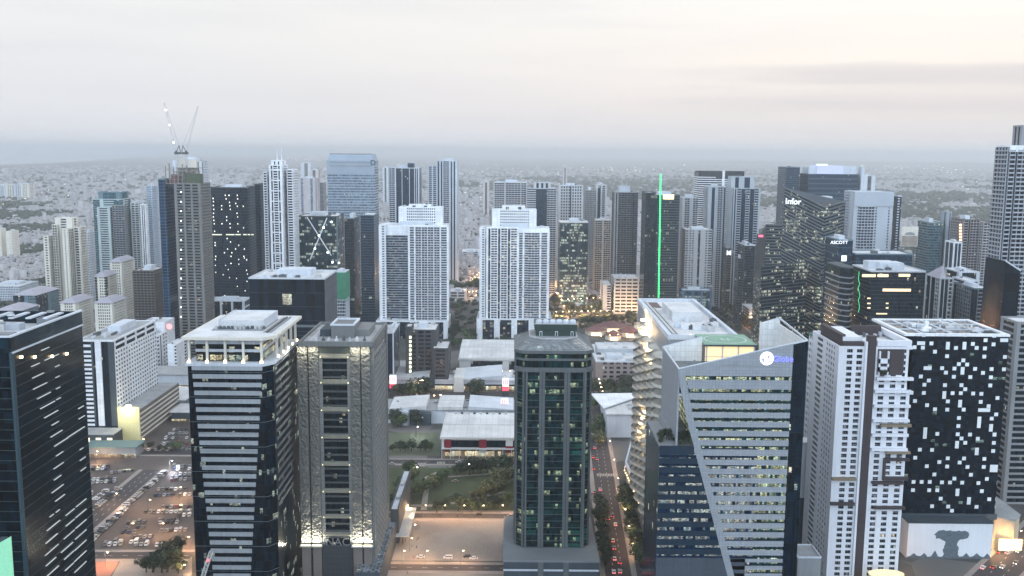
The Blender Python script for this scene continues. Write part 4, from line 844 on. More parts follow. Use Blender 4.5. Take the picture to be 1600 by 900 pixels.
def hip(name, label, uL, uR, ve, Y, D, rise, mat, wm=CR, front='p', gm=None, ov=1.6, **k):
    t, (X0, X1, Y0, Y1, h) = tower(name, label, uL, uR, ve, Y, D, front, fh=3.3, gm=gm or G3, wm=wm, cl=0, big=False, par=.2, **k)
    a, b, c, d = X0 - ov, X1 + ov, Y0 - ov, Y1 + ov; i = min(b - a, d - c) * .38; z = h + .3; q = z + rise
    m = MB(); A = [(a, c, z), (b, c, z), (b, d, z), (a, d, z)]; B = [(a + i, c + i, q), (b - i, c + i, q), (b - i, d - i, q), (a + i, d - i, q)]
    for k_ in range(4): j = (k_ + 1) % 4; m.face([A[k_], A[j], B[j], B[k_]])
    m.face(B); m.face(A[::-1]); obj('hip_roof', m, mat, t); return t
HR = wall('slate_violet_roof', (.34, .34, .40), var=.25, streak=False)
hip('apartment_block', 'cream block with a grey hipped roof, tallest of the hip-roofed group at the left', 172, 210, 410, 1250, 45, 5, HR, front='W1 p5 W1')
hip('apartment_block', 'cream block with a grey hipped roof in front of the tallest hip-roofed one', 148, 182, 433, 1180, 42, 5, HR, front='G2 W1 p5')
hip('apartment_block', 'squat cream block with a broad grey hipped roof and lit side windows', 148, 197, 474, 1080, 40, 5, HR, front='W1 p6 W1')
hip('apartment_block', 'low cream block with a long grey hipped roof nearest the dark glass tower', 95, 145, 474, 1110, 55, 5, HR, front='W1 p3 W1')
hip('apartment_block', 'wide teal-walled block with a pale hipped roof at the left edge group', 20, 92, 462, 1170, 60, 5, HR, wm=TE, front='g4 W1 p3')
hip('apartment_block', 'teal-walled block with a light sloping roof cut by the left edge', -12, 60, 488, 1080, 50, 5, HR, wm=TE, front='p')
T('apartment_block', 'long low roofed block at the left edge below the white slab tower', -20, 60, 448, 1500, 60, 'p', wm=WG, cl=8)
T('apartment_block', 'brown broad apartment block beside the tower under construction', 208, 258, 424, 1180, 40, 'B', 'B', gm=glass('brown_glass', (.05, .05, .05), lit=.06, cell=(2, 3.3), lc=(1, .8, .5)), wm=BR, fh=3.3, cl=4)
T('hospital_block', 'plain white slab tower with a stepped side at the left edge', -6, 9, 358, 2100, 60, 'W', 'W', wm=CR, cl=2)
T('hospital_block', 'plain cream tower beside the white slab at the left edge', 9, 29, 362, 2085, 60, 'W1 p1', 'p', wm=CR, cl=3, br=.75)
for i, (a, b, v) in enumerate(((-8, 8, 290), (8.5, 19, 289), (21, 31, 288), (32, 44, 288))):
    T('apartment_tower', ('pale distant apartment slab cut by the left edge', 'second distant apartment slab from the left edge', 'third distant apartment slab from the left edge', 'fourth distant apartment slab from the left edge')[i], a, b, v, 4500, 60, 'W1 p3 W1', wm=(WG, CR)[i % 2], fh=6, pw=8, cl=0, big=True)
# ---- tower under construction with two cranes
YC = 1100
GC = glass('site_glass', (.012, .035, .07), lit=.012, cell=(6, 3.4), lc=(1, .8, .55), es=1.0, var=.6, mull=(.05, .1, .16), mw=.12)
GC2 = glass('site_lit_glass', (.05, .045, .04), lit=.18, cell=(3.4, 3.4), lc=(1, .82, .55), es=.7, var=1.4)
r = T('tower_under_construction', 'tall unfinished tower with dark blue glazing, rough concrete top and netting', 273, 327, 288, YC, 34, 'W1 B3 W1 b3 W1 B3 W1', 'B', gm=GC2, wm=wall('raw_concrete', (.20, .20, .20), var=.35), br=.3, cl=0, big=False, fh=3.4)
sub(r, 'blue_wing', 247, 271.5, 281, YC + 6, 34, 'G', gm=GC, wm=DG, bm=plain('blue_line', (.08, .14, .2)), cl=0, big=False, top=TE)
t = r[0]; ox, oy = t.location.x, t.location.y; rr = random.Random(12)
def U(u, v, Y): q = W(u, v, Y); return q.x - ox, q.z
hh = U(300, 288, YC)[1]
hf = U(300, 252, YC + 8)[1]; xa1, xb1 = U(259, 270, YC + 8)[0], U(312, 270, YC + 8)[0]
m = MB()
for i in range(9):
    x = xa1 + (xb1 - xa1) * i / 8; m.box(x - .45, x + .45, -10, -9.2, hh, hh + rr.uniform(.6, 1) * (hf - hh)); m.box(x - .45, x + .45, 2, 2.8, hh, hh + rr.uniform(.7, 1) * (hf - hh))
for k in range(5): z = hh + 4.5 * k; m.box(xa1 + (k * 3), xb1 - (k % 2) * 8, -10.4, 3, z, z + .6)
obj('unfinished_frame', m, wall('frame_concrete', (.24, .22, .22), var=.4), t)
obj('core_wall', MB().box(U(272, 260, YC)[0], U(300, 260, YC)[0], -2, 8, hh, hf + 2), CR, t)
obj('safety_net', MB().box(xb1 - 16, xb1 + 4, -12, -11.7, hh - 2, hh + 12).box(xa1 - 9, xa1 + 2, -8, -7.7, hh, hh + 6), wall('dull_net', (.07, .09, .06), var=.5, scale=.4), t)
obj('roof_clutter', MB().box(xa1 + 6, xa1 + 13, -9, -3, hh, hh + 11).box(xb1 - 12, xb1 - 5, -8, -2, hh, hh + 8), wall('rust_form', (.18, .09, .08)), t)
for k in range(14): x, z = U(283, 300 + k * 15, YC - 1); obj('work_light', MB().box(x - .5, x + .5, -18.7, -17.9, z - .5, z + .5), LC, t)
T('apartment_tower', 'white tower showing behind the top of the unfinished tower', 270, 325, 252, 1350, 30, 'W1 p4 W1', wm=WG, cl=3)
CRN = plain('crane_white', (.55, .56, .58))
for (ub, vb, ut, vt, lab) in ((275.6, 241, 256.5, 160, 'luffing tower crane with lamps along its jib, left one on the unfinished tower'), (291, 241, 309.5, 166, 'luffing tower crane leaning right, right one on the unfinished tower')):
    b = W(ub, vb, YC + 10); tip = W(ut, vt, YC + 10)
    c = thing('tower_crane', lab, 'crane', (b.x, b.y, hh)); bz = b.z - hh
    obj('mast', MB().lattice((0, 0, 0), (0, 0, bz), .9, .2, 12), CRN, c)
    obj('cab', MB().box(-2, 2.2, -1.2, 1.2, bz, bz + 2.4).box(-1, 1, -.8, .8, bz + 2.4, bz + 4), MD, c)
    s = -1 if ut > ub else 1
    obj('counter_jib', MB().bar((0, 0, bz + 1), (s * 8, 0, bz + 1.5), .5).box(s * 8 - 1.5, s * 8 + 1.5, -1, 1, bz, bz + 2.4), MD, c)
    obj('a_frame', MB().bar((0, 0, bz + 2), (s * 3.5, 0, bz + 10), .3).bar((s * 5, 0, bz + 2), (s * 3.5, 0, bz + 10), .3), MD, c)
    T_ = Vector((tip.x - b.x, 0, tip.z - hh)); obj('jib', MB().lattice((0, 0, bz + 2), T_, .55, .07, 22), CRN, c)
    obj('pendant_cable', MB().bar((s * 3.5, 0, bz + 10), T_, .07), MD, c)
    if s == 1:
        for f in (.2, .55, .85): q = Vector((0, 0, bz + 2)).lerp(T_, f); obj('lamp', MB().box(q.x - .7, q.x + .7, -1.4, -.4, q.z - .7, q.z + .7), LC, c)
# ---- dark blue tower with dotted lights
GDOT = glass('dotted_glass', (.006, .02, .032), lit=0, cell=(2, 3.7), var=.9)
r = T('office_tower', 'very dark blue glass tower dotted with small white lights', 329, 400, 294, 1250, 45, 'G', gm=GDOT, wm=DG, bm=plain('floor_line_navy', (.012, .03, .045)), top=DG, cl=4)
sub(r, 'side_wing', 398, 416, 289, 1256, 40, 'G', gm=GQ, wm=DG, bm=MATS['floor_line_navy'], top=DG, cl=0, big=False)
t = r[0]; ox, oy = t.location.x, t.location.y; dl = plain('pinpoint', (.8, .8, .7), emit=(1, .97, .85), es=1.6)
D5 = '135,450 138,470 137,495 140,520 138,545 137,568 140,590 143,612 145,660 128,733 148,733 148,750 152,820 150,840 190,497 190,520 192,612 213,430 237,430 218,453 240,475 242,497 245,520 222,568 222,590 243,612 245,637 225,706 247,728 228,773 255,797 208,797 250,820 250,865 290,430 292,453 280,482 290,500 288,545 292,568 293,612 295,662 299,750 299,840 279,773 335,773 332,820 350,842 328,500 330,637'
for q in D5.split():
    a, b = map(float, q.split(',')); p = W(300 + a / 4.09, 200 + b / 4.09, 1250); obj('window_light', MB().box(p.x - ox - .45, p.x - ox + .45, 1249.4 - oy, 1249.9 - oy, p.z - .75, p.z + .75), dl, t)
for a, b in ((128, 192), (218, 272), (278, 312), (328, 350), (356, 372), (378, 395)):
    p, q = W(300 + a / 4.09, 366.5, 1250), W(300 + b / 4.09, 366.5, 1250); obj('lit_floor', MB().box(p.x - ox, q.x - ox, 1249.4 - oy, 1249.9 - oy, p.z - .7, p.z + .7), plain('lit_floor', (.8, .8, .6), emit=(1, .95, .75), es=.4), t)
for q in '125,400 150,425 152,453 200,463 215,425 232,442 240,475 285,478 290,510 300,420 335,395 349,445 355,460 352,490 340,528 210,548 305,565 250,560 160,560 235,590'.split():
    a, b = map(float, q.split(',')); b = b - 400; p = W(300 + a / 4.09, 405 + b / 2.6, 1250); obj('window_light', MB().box(p.x - ox - .4, p.x - ox + .4, 1249.4 - oy, 1249.9 - oy, p.z - .6, p.z + .6), dl, t)
T('podium_block', 'low glass podium with white frames below the dotted dark blue tower', 326, 392, 471, 1190, 30, 'W1 g4 W1 g4 W1 g4 W1', 'b', gm=G1, wm=WG, br=.2, cl=2, fh=8)
# ---- white lattice tower
GLa = glass('lattice_glass', (.010, .016, .024), lit=.01, cell=(2.2, 3.3))
r = T('apartment_tower', 'slender white tower with a bold ladder of black openings and a spire', 421, 449, 259, 1250, 34, 'W2 g2 W1 B6 W1 g2 W2', 'W1 B6 W1', gm=GLa, wm=WH, cl=0, fh=3.3, out_=.8)
sub(r, 'left_wing', 412, 421, 270, 1255, 26, 'B', 'B', gm=GLa, wm=WH, cl=0, big=False, fh=3.3)
sub(r, 'right_wing', 449, 464, 266, 1255, 30, 'B', 'B', gm=GLa, wm=WH, cl=0, big=False, fh=3.3)
sub(r, 'crown', 424, 446, 252, 1256, 20, 'W2 g1 W2 g1 W2', gm=GLa, wm=WH, cl=0, big=False)
t = r[0]; X0, X1, Y0, Y1, h = r[1]
for k in range(18): z = h - 6 - k * 13.5; z > 4 and obj('cross_beam', MB().box(X0 + 2, X1 - 2, Y0 - 1.1, Y0 - .2, z, z + 1.6), WH, t)
zs_ = W(433, 235, 1256).z; obj('spire', MB().cyl(-2, 2, h, zs_, .5, .3).cyl(4, 2, h, zs_ + 1, .5, .3).box(-6, 8, -2, 6, h, h + 7), WH, t)
# ---- X-braced glass block
GX = glass('braced_glass', (.015, .05, .055), lit=.34, cell=(2, 4.4), lc=(.9, .97, .85), es=.65, alt=(.05, .12, .12), clus=.07)
r = T('office_block', 'glass block with a giant white X brace on its lit facade', 465, 537, 339, 1300, 50, 'W1 g40 W1', 'g', gm=GX, wm=TE, cl=8, top=DG, fh=4.4)
t = r[0]; X0, X1, Y0, Y1, h = r[1]; ox, oy = t.location.x, t.location.y
def ux(x, y): q = W(300 + x / 4.09, 200 + y / 4.09, 1299); return (q.x - ox, -25.6, q.z)
obj('x_brace', MB().bar(ux(735, 570), ux(890, 815), .65), WH, t); obj('x_brace', MB().bar(ux(862, 575), ux(755, 840), .65), WH, t)
for x, y in ((812, 688), (786, 770), (868, 795), (898, 858), (940, 862), (893, 600), (842, 636)): a = ux(x, y); obj('brace_light', MB().box(a[0] - 1, a[0] + 1, -27, -26, a[2] - 1, a[2] + 1), plain('flood3', (.8, 1, .9), emit=(.85, 1, .9), es=5), t)
r2 = T('office_block', 'black glass block right of the X-braced one with a few lit windows', 538, 562, 342, 1292, 50, 'G', gm=glass('black_lit', (.004, .014, .02), lit=.1, cell=(2, 4)), wm=DG, bm=DG, top=TE, cl=2)
sub(r2, 'blue_wing', 563, 592, 337, 1296, 50, 'G', 'G', gm=glass('navy_glass', (.012, .035, .06), lit=.03, cell=(2, 3.8)), wm=TE, bm=TE, top=TE, cl=2, big=False)
# ---- silver tower with tapered top
r = T('office_tower', 'silvery banded tower with a tapered crown and a dark round mark near the top', 511, 591, 252, 1600, 50, 'b', 'b', gm=G4, wm=wall('silver_blue', (.30, .36, .44), var=.15), br=.42, cl=0, big=False, fh=4.4)
t = r[0]; X0, X1, Y0, Y1, h = r[1]; ox, oy = t.location.x, t.location.y; zt = W(550, 240.5, 1600).z
SB = MATS['silver_blue']; m = MB(); A = rect(X0, X1, Y0, Y1); B = rect(X0 + 4, X1 - 4, Y0 + 4, Y1 - 4)
for i in range(4): j = (i + 1) % 4; m.face([(*A[i], h), (*A[j], h), (*B[j], zt), (*B[i], zt)])
obj('crown', m, SB, t); obj('crown_rim', MB().box(X0 + 4, X1 - 4, Y0 + 3.8, Y0 + 4.6, zt - 3, zt + .4), MD, t); obj('blank_band', MB().box(X0 - .5, X1 + .5, Y0 - .6, Y0, h - 22, h), SB, t)
q1, q2 = W(516, 253, 1600), W(580, 253, 1600); obj('sign_bar', MB().box(q1.x - ox, q2.x - ox, Y0 - .9, Y0 - .6, q1.z - 1, q1.z + .6).box(q1.x - ox, q2.x - ox, Y0 - .9, Y0 - .6, q1.z - 7, q1.z - 5.6), GY, t)
text('D', 12, plain('dark_sign', (.03, .08, .13)), (W(583, 254.5, 1600).x - ox, Y0 - 1, W(583, 254.5, 1600).z), t, .3, bold=.3)
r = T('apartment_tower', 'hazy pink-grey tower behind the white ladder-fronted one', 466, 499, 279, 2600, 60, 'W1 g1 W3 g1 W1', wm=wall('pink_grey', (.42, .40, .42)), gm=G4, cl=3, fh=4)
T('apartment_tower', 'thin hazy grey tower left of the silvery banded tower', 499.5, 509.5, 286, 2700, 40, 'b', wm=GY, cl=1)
# green-netted block
t, (X0, X1, Y0, Y1, h) = T('building_site_block', 'slim block wrapped in green netting beside the low black glass box', 522, 545, 427, 1000, 24, 'v', 'v', gm=G1, wm=WG, cl=1)
obj('green_net', MB().box(X0 - 1, X1 + 1, Y0 - 1.3, Y0 - .8, h - 27, h + 1).box(X1 + .8, X1 + 1.2, Y0 - .8, Y1, h - 27, h + .8), wall('green_netting', (.05, .20, .13), var=.4, scale=.2), t)
obj('net_fan', MB().slab((X1 - 6, Y0 - 3), (X1 + 8, Y0 - 1), 0, 14, 0, 5, h - 30, h - 29.7, .25), wall('green_netting2', (.12, .22, .18)), t)
# ---- twin white condominiums
GW = glass('condo_glass', (.018, .028, .04), lit=.02, cell=(2.8, 3.15), lc=(1, .85, .6), var=1.3, curt=.14)
GW2 = glass('condo_glass_warm', (.018, .028, .04), lit=.2, cell=(2.8, 3.15), lc=(1, .82, .5), var=1.3, es=.8, clus=.2, curt=.14)
def condo(lab, us, vt, vt2, gm, ctop, fr):
    r = T('apartment_tower', lab, us[0], us[3], vt, 1234, 34, 'b', 'W1 b5 W1', gm=gm, wm=WH, bm=wall('recess_shade_grey', (.30, .345, .40), var=.3), fh=3.15, br=.36, cl=4)  # band colour darkened to stand for shade in the recessed bays
    sub(r, 'left_pier_wing', us[0], us[1], vt, 1228, 8, 'W1 p4 W1', gm=gm, wm=WH, fh=3.15, br=.5, pw=20, cl=0, big=False, out_=.6)
    sub(r, 'right_bay_wing', us[2], us[3], vt2, 1226, 10, fr, 'W', gm=gm, wm=WH, bm=wall('band_white', (.50, .54, .60), var=.3), fh=3.15, br=.45, pw=16, cl=0, big=False, out_=.7)
    X0, X1, Y0, Y1, h = r[1]
    sub(r, 'crown', *ctop[0], 1252, 22, 'W2 p8 W2', gm=gm, wm=WH, fh=3.6, br=.45, cl=2, big=False); sub(r, 'upper_crown', *ctop[1], 1256, 14, 'W2 g2 W5 g2 W2', gm=gm, wm=WH, fh=4, cl=2, big=False)
    obj('blank_band', MB().box(X0 - .6, X1 + .4, Y0 - .7, Y0, h - 12, h), WH, r[0])
    rr = random.Random(int(us[0])); m = MB()
    for i in range(420): x, z = rr.uniform(X0 + 6, X1 - 6), 12 + 3.15 * rr.randrange(38) + 1.3; q = rr.uniform(.4, 1.1); m.box(x - q, x + q, Y0 - 9.2 if x > 0 else Y0 - .95, Y0 - 8.9 if x > 0 else Y0 - .6, z, z + rr.uniform(.5, 1.4))
    o = obj('balcony_clutter', m, wall('balcony_stuff', (.3, .28, .27)), r[0]); o['kind'] = 'stuff'
    return r
r = condo('white apartment slab with dense balconies, left of the pair with stepped crowns', (592.5, 603, 638, 701), 353, 355, GW, ((623, 693, 325), (639, 674, 321)), 'W1 b3 W1 B4 W.4 B4 W.4 B4 W.4 B4 W1 b4 W1')
sub(r, 'podium', 588, 704, 503, 1215, 60, 'W1 g3 W1 g3 W1 g3 W1 g3 W1', gm=GW, wm=WH, fh=5, cl=6, big=False)
r = condo('white apartment slab with fins and lit windows, right of the pair with stepped crowns', (750, 758, 805, 858), 358, 364, GW2, ((769, 838, 329), (785, 820, 323)), 'W1 b3 W1 b2 B5 b1 W1 b3 W1')
sub(r, 'fin_wing', 760, 811, 357, 1224, 10, 'W1 g1 W.5 B3 W.5 g1 W.5 B3 W.5 g1 W.5 B3 W1', 'W', gm=GW2, wm=WH, fh=3.15, cl=0, big=False)
sub(r, 'podium', 745, 862, 500, 1215, 60, 'W1 g2 W1 g2 W1 g2 W1 g2 W1', gm=GW2, wm=WH, fh=5, cl=6, big=False)
# ---- blue towers behind the condominiums
r = T('apartment_tower', 'blue glass tower with white vertical ribs behind the left white apartment slab', 608, 658, 263, 1750, 50, 'B5 W1 g5 W.5 g6 W.5 g4 W.6 g1 W.6 g1 W.6', gm=G2, wm=wall('ice', (.5, .56, .64)), out_=.8, cl=2)
sub(r, 'crown', 637, 648, 255, 1760, 20, 'g', gm=G2, wm=PB, cl=0, big=False)
r = T('apartment_tower', 'tall blue and white tower, right of the ribbed blue one', 684, 716, 252, 1750, 50, 'g1 W1 g1 W.6 B4 W1 g1 W1 g1 W1', 'p', gm=G2, wm=MATS['ice'], out_=.9, cl=3)
sub(r, 'left_wing', 669, 685, 260, 1745, 40, 'W.5 B3 W1 B3 W.5', gm=G2, wm=MATS['ice'], cl=1, big=False)
# ---- dark cluster in the middle
GB2 = glass('slate_glass', (.03, .05, .065), lit=.03, cell=(2, 3.6))
SW = wall('slate_white', (.45, .48, .52))
r = T('apartment_tower', 'dark banded tower with a flat curved top behind the right white apartment slab', 772, 823, 286, 1600, 40, 'W.2 B4 W.5 B6 W.3 B2 W.2', gm=GB2, wm=SW, cl=3, fh=3.5)
r = T('apartment_tower', 'slate tower with a notched crown, between the flat curved top and the white grid tower', 823, 869, 295, 1590, 44, 'b4 g5 B4', gm=GB2, wm=SW, cl=2)
sub(r, 'crown', 834, 860, 286, 1600, 26, 'W1 g1 W1 g1 W1 g1 W1', gm=GB2, wm=SW, cl=2, big=False)
r = T('apartment_tower', 'white-grey grid-fronted tower with a flat cap in the middle distance', 871, 911, 291, 1700, 44, 'W.6 p4 g.5 p4 W.6', gm=GB2, wm=SW, pw=5, br=.4, cl=3, fh=5)
T('apartment_tower', 'slate ribbed tower right of the white-grey grid tower', 912, 930, 298, 1780, 40, 'p', gm=GB2, wm=GY, cl=2)
T('apartment_tower', 'pale ribbed tower, second right of the white-grey grid tower', 929, 948, 290, 1800, 40, 'W1 g2 W1 B2 W1', gm=GB2, wm=SW, cl=2)
t, (X0, X1, Y0, Y1, h) = T('office_tower', 'dark office tower with rows of bright lit floors and a pale roof in the centre', 873, 919, 348, 1500, 40, 'D.3 g6 D.3 g6 D.3 g6 D.3', gm=glass('lit_slate', (.03, .05, .06), lit=.42, cell=(2.2, 4), lc=(.9, 1, .75), es=.85, clus=.12), wm=TE, cl=5, top=RF, fh=4)
T('apartment_tower', 'beige balcony tower left of the tall black tower in the centre', 928, 954, 345, 1640, 36, 'B4 W1 B4', gm=G3, wm=wall('beige', (.38, .37, .35)), cl=3)
r = T('apartment_tower', 'tall black tower with pale balcony edges above a grey parking podium', 957, 997, 301, 1500, 36, 'W1 g1 W1 B12 g1 B3', gm=glass('char_glass', (.012, .016, .022), lit=.02, cell=(2, 3.4)), wm=GY, bm=wall('char_band', (.10, .12, .14)), cl=2, fh=3.4)
sub(r, 'crown', 966, 984, 292, 1510, 20, 'W', gm=G3, wm=wall('crown_pale', (.40, .44, .5)), cl=0, big=False)
r = T('parking_podium', 'grey parking podium with open decks and a lit garden roof below the tall black tower', 955, 998, 436, 1420, 50, 'W.5 b2 W.5 b2 W.5 b2 W.5 b2 W.5', 'b', gm=G0, wm=wall('pod_grey', (.40, .43, .46)), br=.55, out_=.6, cl=8, big=False, fh=5)
sub(r, 'side_wing', 938, 955, 446, 1425, 50, 'W1 b1', gm=G1, wm=MATS['pod_grey'], cl=2, big=False)
r = T('office_tower', 'dark teal tower with a lit yellow panel at its top and a green light line', 1010, 1062, 306, 1350, 50, 'g6 b20 W.4', 'g', gm=glass('vt_glass', (.006, .022, .03), lit=.16, cell=(2, 3.9), es=.6), wm=DG, bm=wall('slate_band', (.07, .095, .11)), br=.3, cl=2, top=DG)
sub(r, 'left_wing', 1003, 1024, 302, 1356, 44, 'G', gm=glass('vt_glass2', (.006, .02, .028), lit=.04, cell=(2, 3.9)), wm=DG, bm=DG, cl=1, big=False)
t = r[0]; ox, oy = t.location.x, t.location.y
a, b = W(1036, 305, 1349), W(1053, 311, 1349); obj('lit_panel', MB().box(a.x - ox, b.x - ox, 1348.6 - oy, 1349.5 - oy, b.z - .5, a.z + 1), plain('amber_panel', (.9, .8, .4), emit=(1, .88, .45), es=.9), t)
a, b = W(1032.3, 272, 1347), W(1029, 465, 1347)
obj('green_light_line', MB().bar((b.x - ox, 1347 - oy, b.z), (a.x - ox, 1347 - oy, a.z), .85), plain('green_neon', (.1, .9, .3), emit=(.02, .95, .22), es=1.3), t)
obj('light_line_mast', MB().bar(((a.x + b.x) / 2 - ox + .5, 1348.2 - oy, 20), (a.x - ox, 1348.2 - oy, a.z), .4), DG, t)
T('apartment_tower', 'pale grey tower partly hidden, right of the green light line', 1061, 1091, 310, 1600, 40, 'W1 B3 W2 B3', gm=GB2, wm=wall('dusty', (.36, .39, .43)), cl=2)
GRP = wall('plain_grey_wall', (.37, .39, .42), var=.12)
r = T('apartment_tower', 'plain grey tower with columns of tiny square windows right of the green light line', 1064, 1113, 360, 1370, 40, 'W.3 b2 W.4 p5 W4 g2 W4 p5 b2', gm=G3, wm=GRP, br=.5, pw=5, cl=2, fh=3.5)
T('podium_block', 'blue-framed glass podium under the plain grey tower', 1062, 1112, 455, 1340, 24, 'W1 g4 W1 g4 W1 g4 W1', gm=glass('cyan_lit', (.03, .06, .08), lit=.4, cell=(3, 4), lc=(.8, .95, 1), es=.5), wm=wall('steel_blue', (.07, .14, .22)), fh=5, cl=0)
# rounded dark-and-white pair
def curved(name, label, uL, uR, v, Y, bulge, gm, bm, n=10, fh=3.5, z0=0, cap=None, br=.4):
    a, b = W(uL, v, Y).x, W(uR, v, Y).x; h = W((uL + uR) / 2, v, Y).z; cx = (a + b) / 2; w2 = (b - a) / 2
    t = thing(name, label, 'building', (cx, Y + 20, 0))
    fr = [(-w2 + 2 * w2 * i / n, -20 - bulge * math.sin(math.pi * i / n)) for i in range(n + 1)]
    poly = fr + [(w2, 20), (-w2, 20)]
    obj('glazing', MB().prism(poly, z0, h), gm, t)
    m = MB()
    for i in range(n): m.slab(fr[i], fr[i + 1], -.2, math.dist(fr[i], fr[i + 1]) + .2, -.2, 1.0, 0, fh * br)
    m.slab((w2, -20), (w2, 20), 0, 40, -.2, .9, 0, fh * br); m.slab((-w2, 20), (-w2, -20), 0, 40, -.2, .9, 0, fh * br)
    me = m.mesh('floor_band'); me.materials.append(bm)
    for k in range(int((h - 2) / fh)): obj('floor_band', me, None, t, (0, 0, k * fh))
    obj('roof', MB().prism([(x * 1.01, y * 1.01) for x, y in poly], h - .3, h + .9), cap or DG, t); return t, h, w2
t, h, w2 = curved('apartment_tower', 'round-fronted tower with a black curved top split by a white fin', 1092, 1163, 271, 1600, 12, G0, WH, cap=plain('black_cap', (.015, .02, .03)))
obj('cap', MB().prism([(-w2 + .2 + 2 * (w2 - .2) * i / 10, -20 - 13.2 * math.sin(math.pi * i / 10)) for i in range(11)] + [(w2 - .2, 15), (-w2 + .2, 15)], h - 9, h + 4), plain('black_cap', (.015, .02, .03)), t); obj('white_fin', MB().box(-1.5, 2.5, -34, -20, 0, h + 5), WH, t)
SC = wall('stone_blue_grey', (.36, .41, .46))
r = T('apartment_tower', 'blue-grey stone tower with scalloped balconies in front of the round-fronted tower', 1101, 1134, 293, 1480, 34, 'W2 g2 W2 B3 W1 g1', 'B', gm=G2, wm=SC, cl=2, fh=3.4)
r = T('apartment_tower', 'blue-grey stone tower with two glazed stripes right of the round-fronted tower', 1139, 1188, 295, 1450, 34, 'W.6 g1 W.6 B3 g3 B3 g3 B3 W1', 'W1 g1', gm=G2, wm=SC, cl=2, fh=3.6)
sub(r, 'crown', 1138, 1178, 277, 1458, 22, 'W2 g2 W3 g3 W2', 'W', gm=G2, wm=SC, cl=3, big=False)
r = T('office_block', 'dark block with a small white sign right of the plain grey tower', 1121, 1149, 388, 1450, 90, 'b', 'b', gm=G1, wm=GY, bm=wall('slate2', (.10, .115, .13)), cl=2, br=.5)
text('M', 9, plain('white_neon', (.9, .9, 1), emit=(.9, .95, 1), es=.8), (-6, -46, r[1][4] - 6), r[0], .3, bold=.4)
T('office_block', 'black glass block with a white roof rim and one bright lit floor strip', 1150, 1180, 384, 1400, 60, 'b', 'b', gm=glass('blk_lit', (.008, .022, .03), lit=.16, cell=(2, 4), lc=(.85, 1, .9)), wm=DG, bm=wall('slate3', (.05, .07, .085)), top=WG, cl=2, br=.25)
T('office_block', 'small dark block showing over the roof of the black block with a white rim', 1149, 1162, 405, 1330, 20, 'b', gm=G1, wm=DG, cl=1)
# stepped zigzag office with sloping bands
def skew(name, label, A, B, C, Y0, Y1, Y2, fh, gm, bm, br=.4, out_=1.0, extra=None):
    """corner building whose floor bands tilt; A far-left, B near corner, C far-right, (u, v) of the roof edge"""
    a, b, c = W(*A, Y0), W(*B, Y1), W(*C, Y2); cx, cyy = b.x, b.y + 25
    t = thing(name, label, 'building', (cx, cyy, 0)); P = [(q.x - cx, q.y - cyy) for q in (a, b, c)]; back = (P[0][0] + P[2][0] - P[1][0], P[0][1] + P[2][1] - P[1][1])
    zt = [a.z, b.z, c.z, min(a.z, c.z) - 14]; poly = P + [back]
    obj('glazing', MB().prism(poly, 0, b.z, zt), gm, t); bt = MB()
    for e, (i, j) in enumerate(((0, 1), (1, 2))):
        Ln = math.dist(poly[i], poly[j]); sh = (zt[j] - zt[i]) / Ln; bt.slab(poly[i], poly[j], 0, Ln, -.2, out_, zt[i], zt[i] + fh * br, sh)
    me = bt.mesh('sloped_band'); me.materials.append(bm); k = 0
    while k * fh < b.z - 3 and k < 95: obj('sloped_band', me, None, t, (0, 0, -k * fh)); k += 1
    obj('roof', MB().prism([(p[0] * .97, p[1] * .97) for p in poly], b.z - 16, 0, [z + .3 for z in zt], bottom=False), DG, t)
    return t, P, zt
GI = glass('sign_block_glass', (.012, .03, .04), lit=.36, cell=(1.9, 4), lc=(1, .97, .68), es=.85, clus=.13)
IB = wall('slope_band', (.11, .13, .145), var=.25)
t, P, zt = skew('office_tower', 'dark glass corner tower with tilted grey bands under a glowing white sign', (1226, 294), (1289, 325), (1321, 315), 1178, 1150, 1168, 4.0, GI, IB)
e_ = Vector((P[1][0] - P[0][0], P[1][1] - P[0][1], 0)); al_ = math.atan2(e_.y, e_.x); e_.normalize(); q = W(1239, 315, 1172)
text('Infor', 10, MATS['white_neon'], (P[0][0] + e_.x * 12 + e_.y * 2, P[0][1] + e_.y * 12 - e_.x * 2, q.z), t, .4, rz=al_, bold=.06)
obj('penthouse', MB().box(-12, 22, 16, 34, zt[1] + 2, zt[1] + 12), WG, t); obj('water_tank', MB().cyl(-16, 30, zt[1] + 4, zt[1] + 17, 5), MU, t)
for k in range(8): obj('roof_unit', MB().box(-34 + k * 5, -31 + k * 5, 14 + k, 18 + k, zt[1] + 3, zt[1] + 10), (MD, MU)[k % 2], t)
t, P, zt = skew('office_tower', 'dark office tower with bands climbing to the right and a small red sign', (1181, 388), (1198, 352), (1234, 353), 1330, 1280, 1290, 4.0, glass('zig_glass', (.01, .03, .04), lit=.30, cell=(1.9, 4), lc=(1, .97, .7), es=.8), IB)
q = W(1189, 368, 1300); obj('red_sign', MB().box(q.x - t.location.x - 5, q.x - t.location.x + 4, q.y - t.location.y - 8, q.y - t.location.y - 7, q.z - 1.5, q.z + 1.5), plain('red_neon', (.9, .1, .2), emit=(1, .16, .3), es=1.3), t)
t, P, zt = skew('office_block', 'dark lit office block at the foot of the tower with tilted bands', (1178, 425), (1190, 418), (1262, 410), 1180, 1120, 1130, 4.0, glass('foot_glass', (.008, .025, .03), lit=.36, cell=(1.7, 4), lc=(1, .97, .75), es=.8), wall('slate4', (.06, .075, .085)), out_=.4, br=.3)
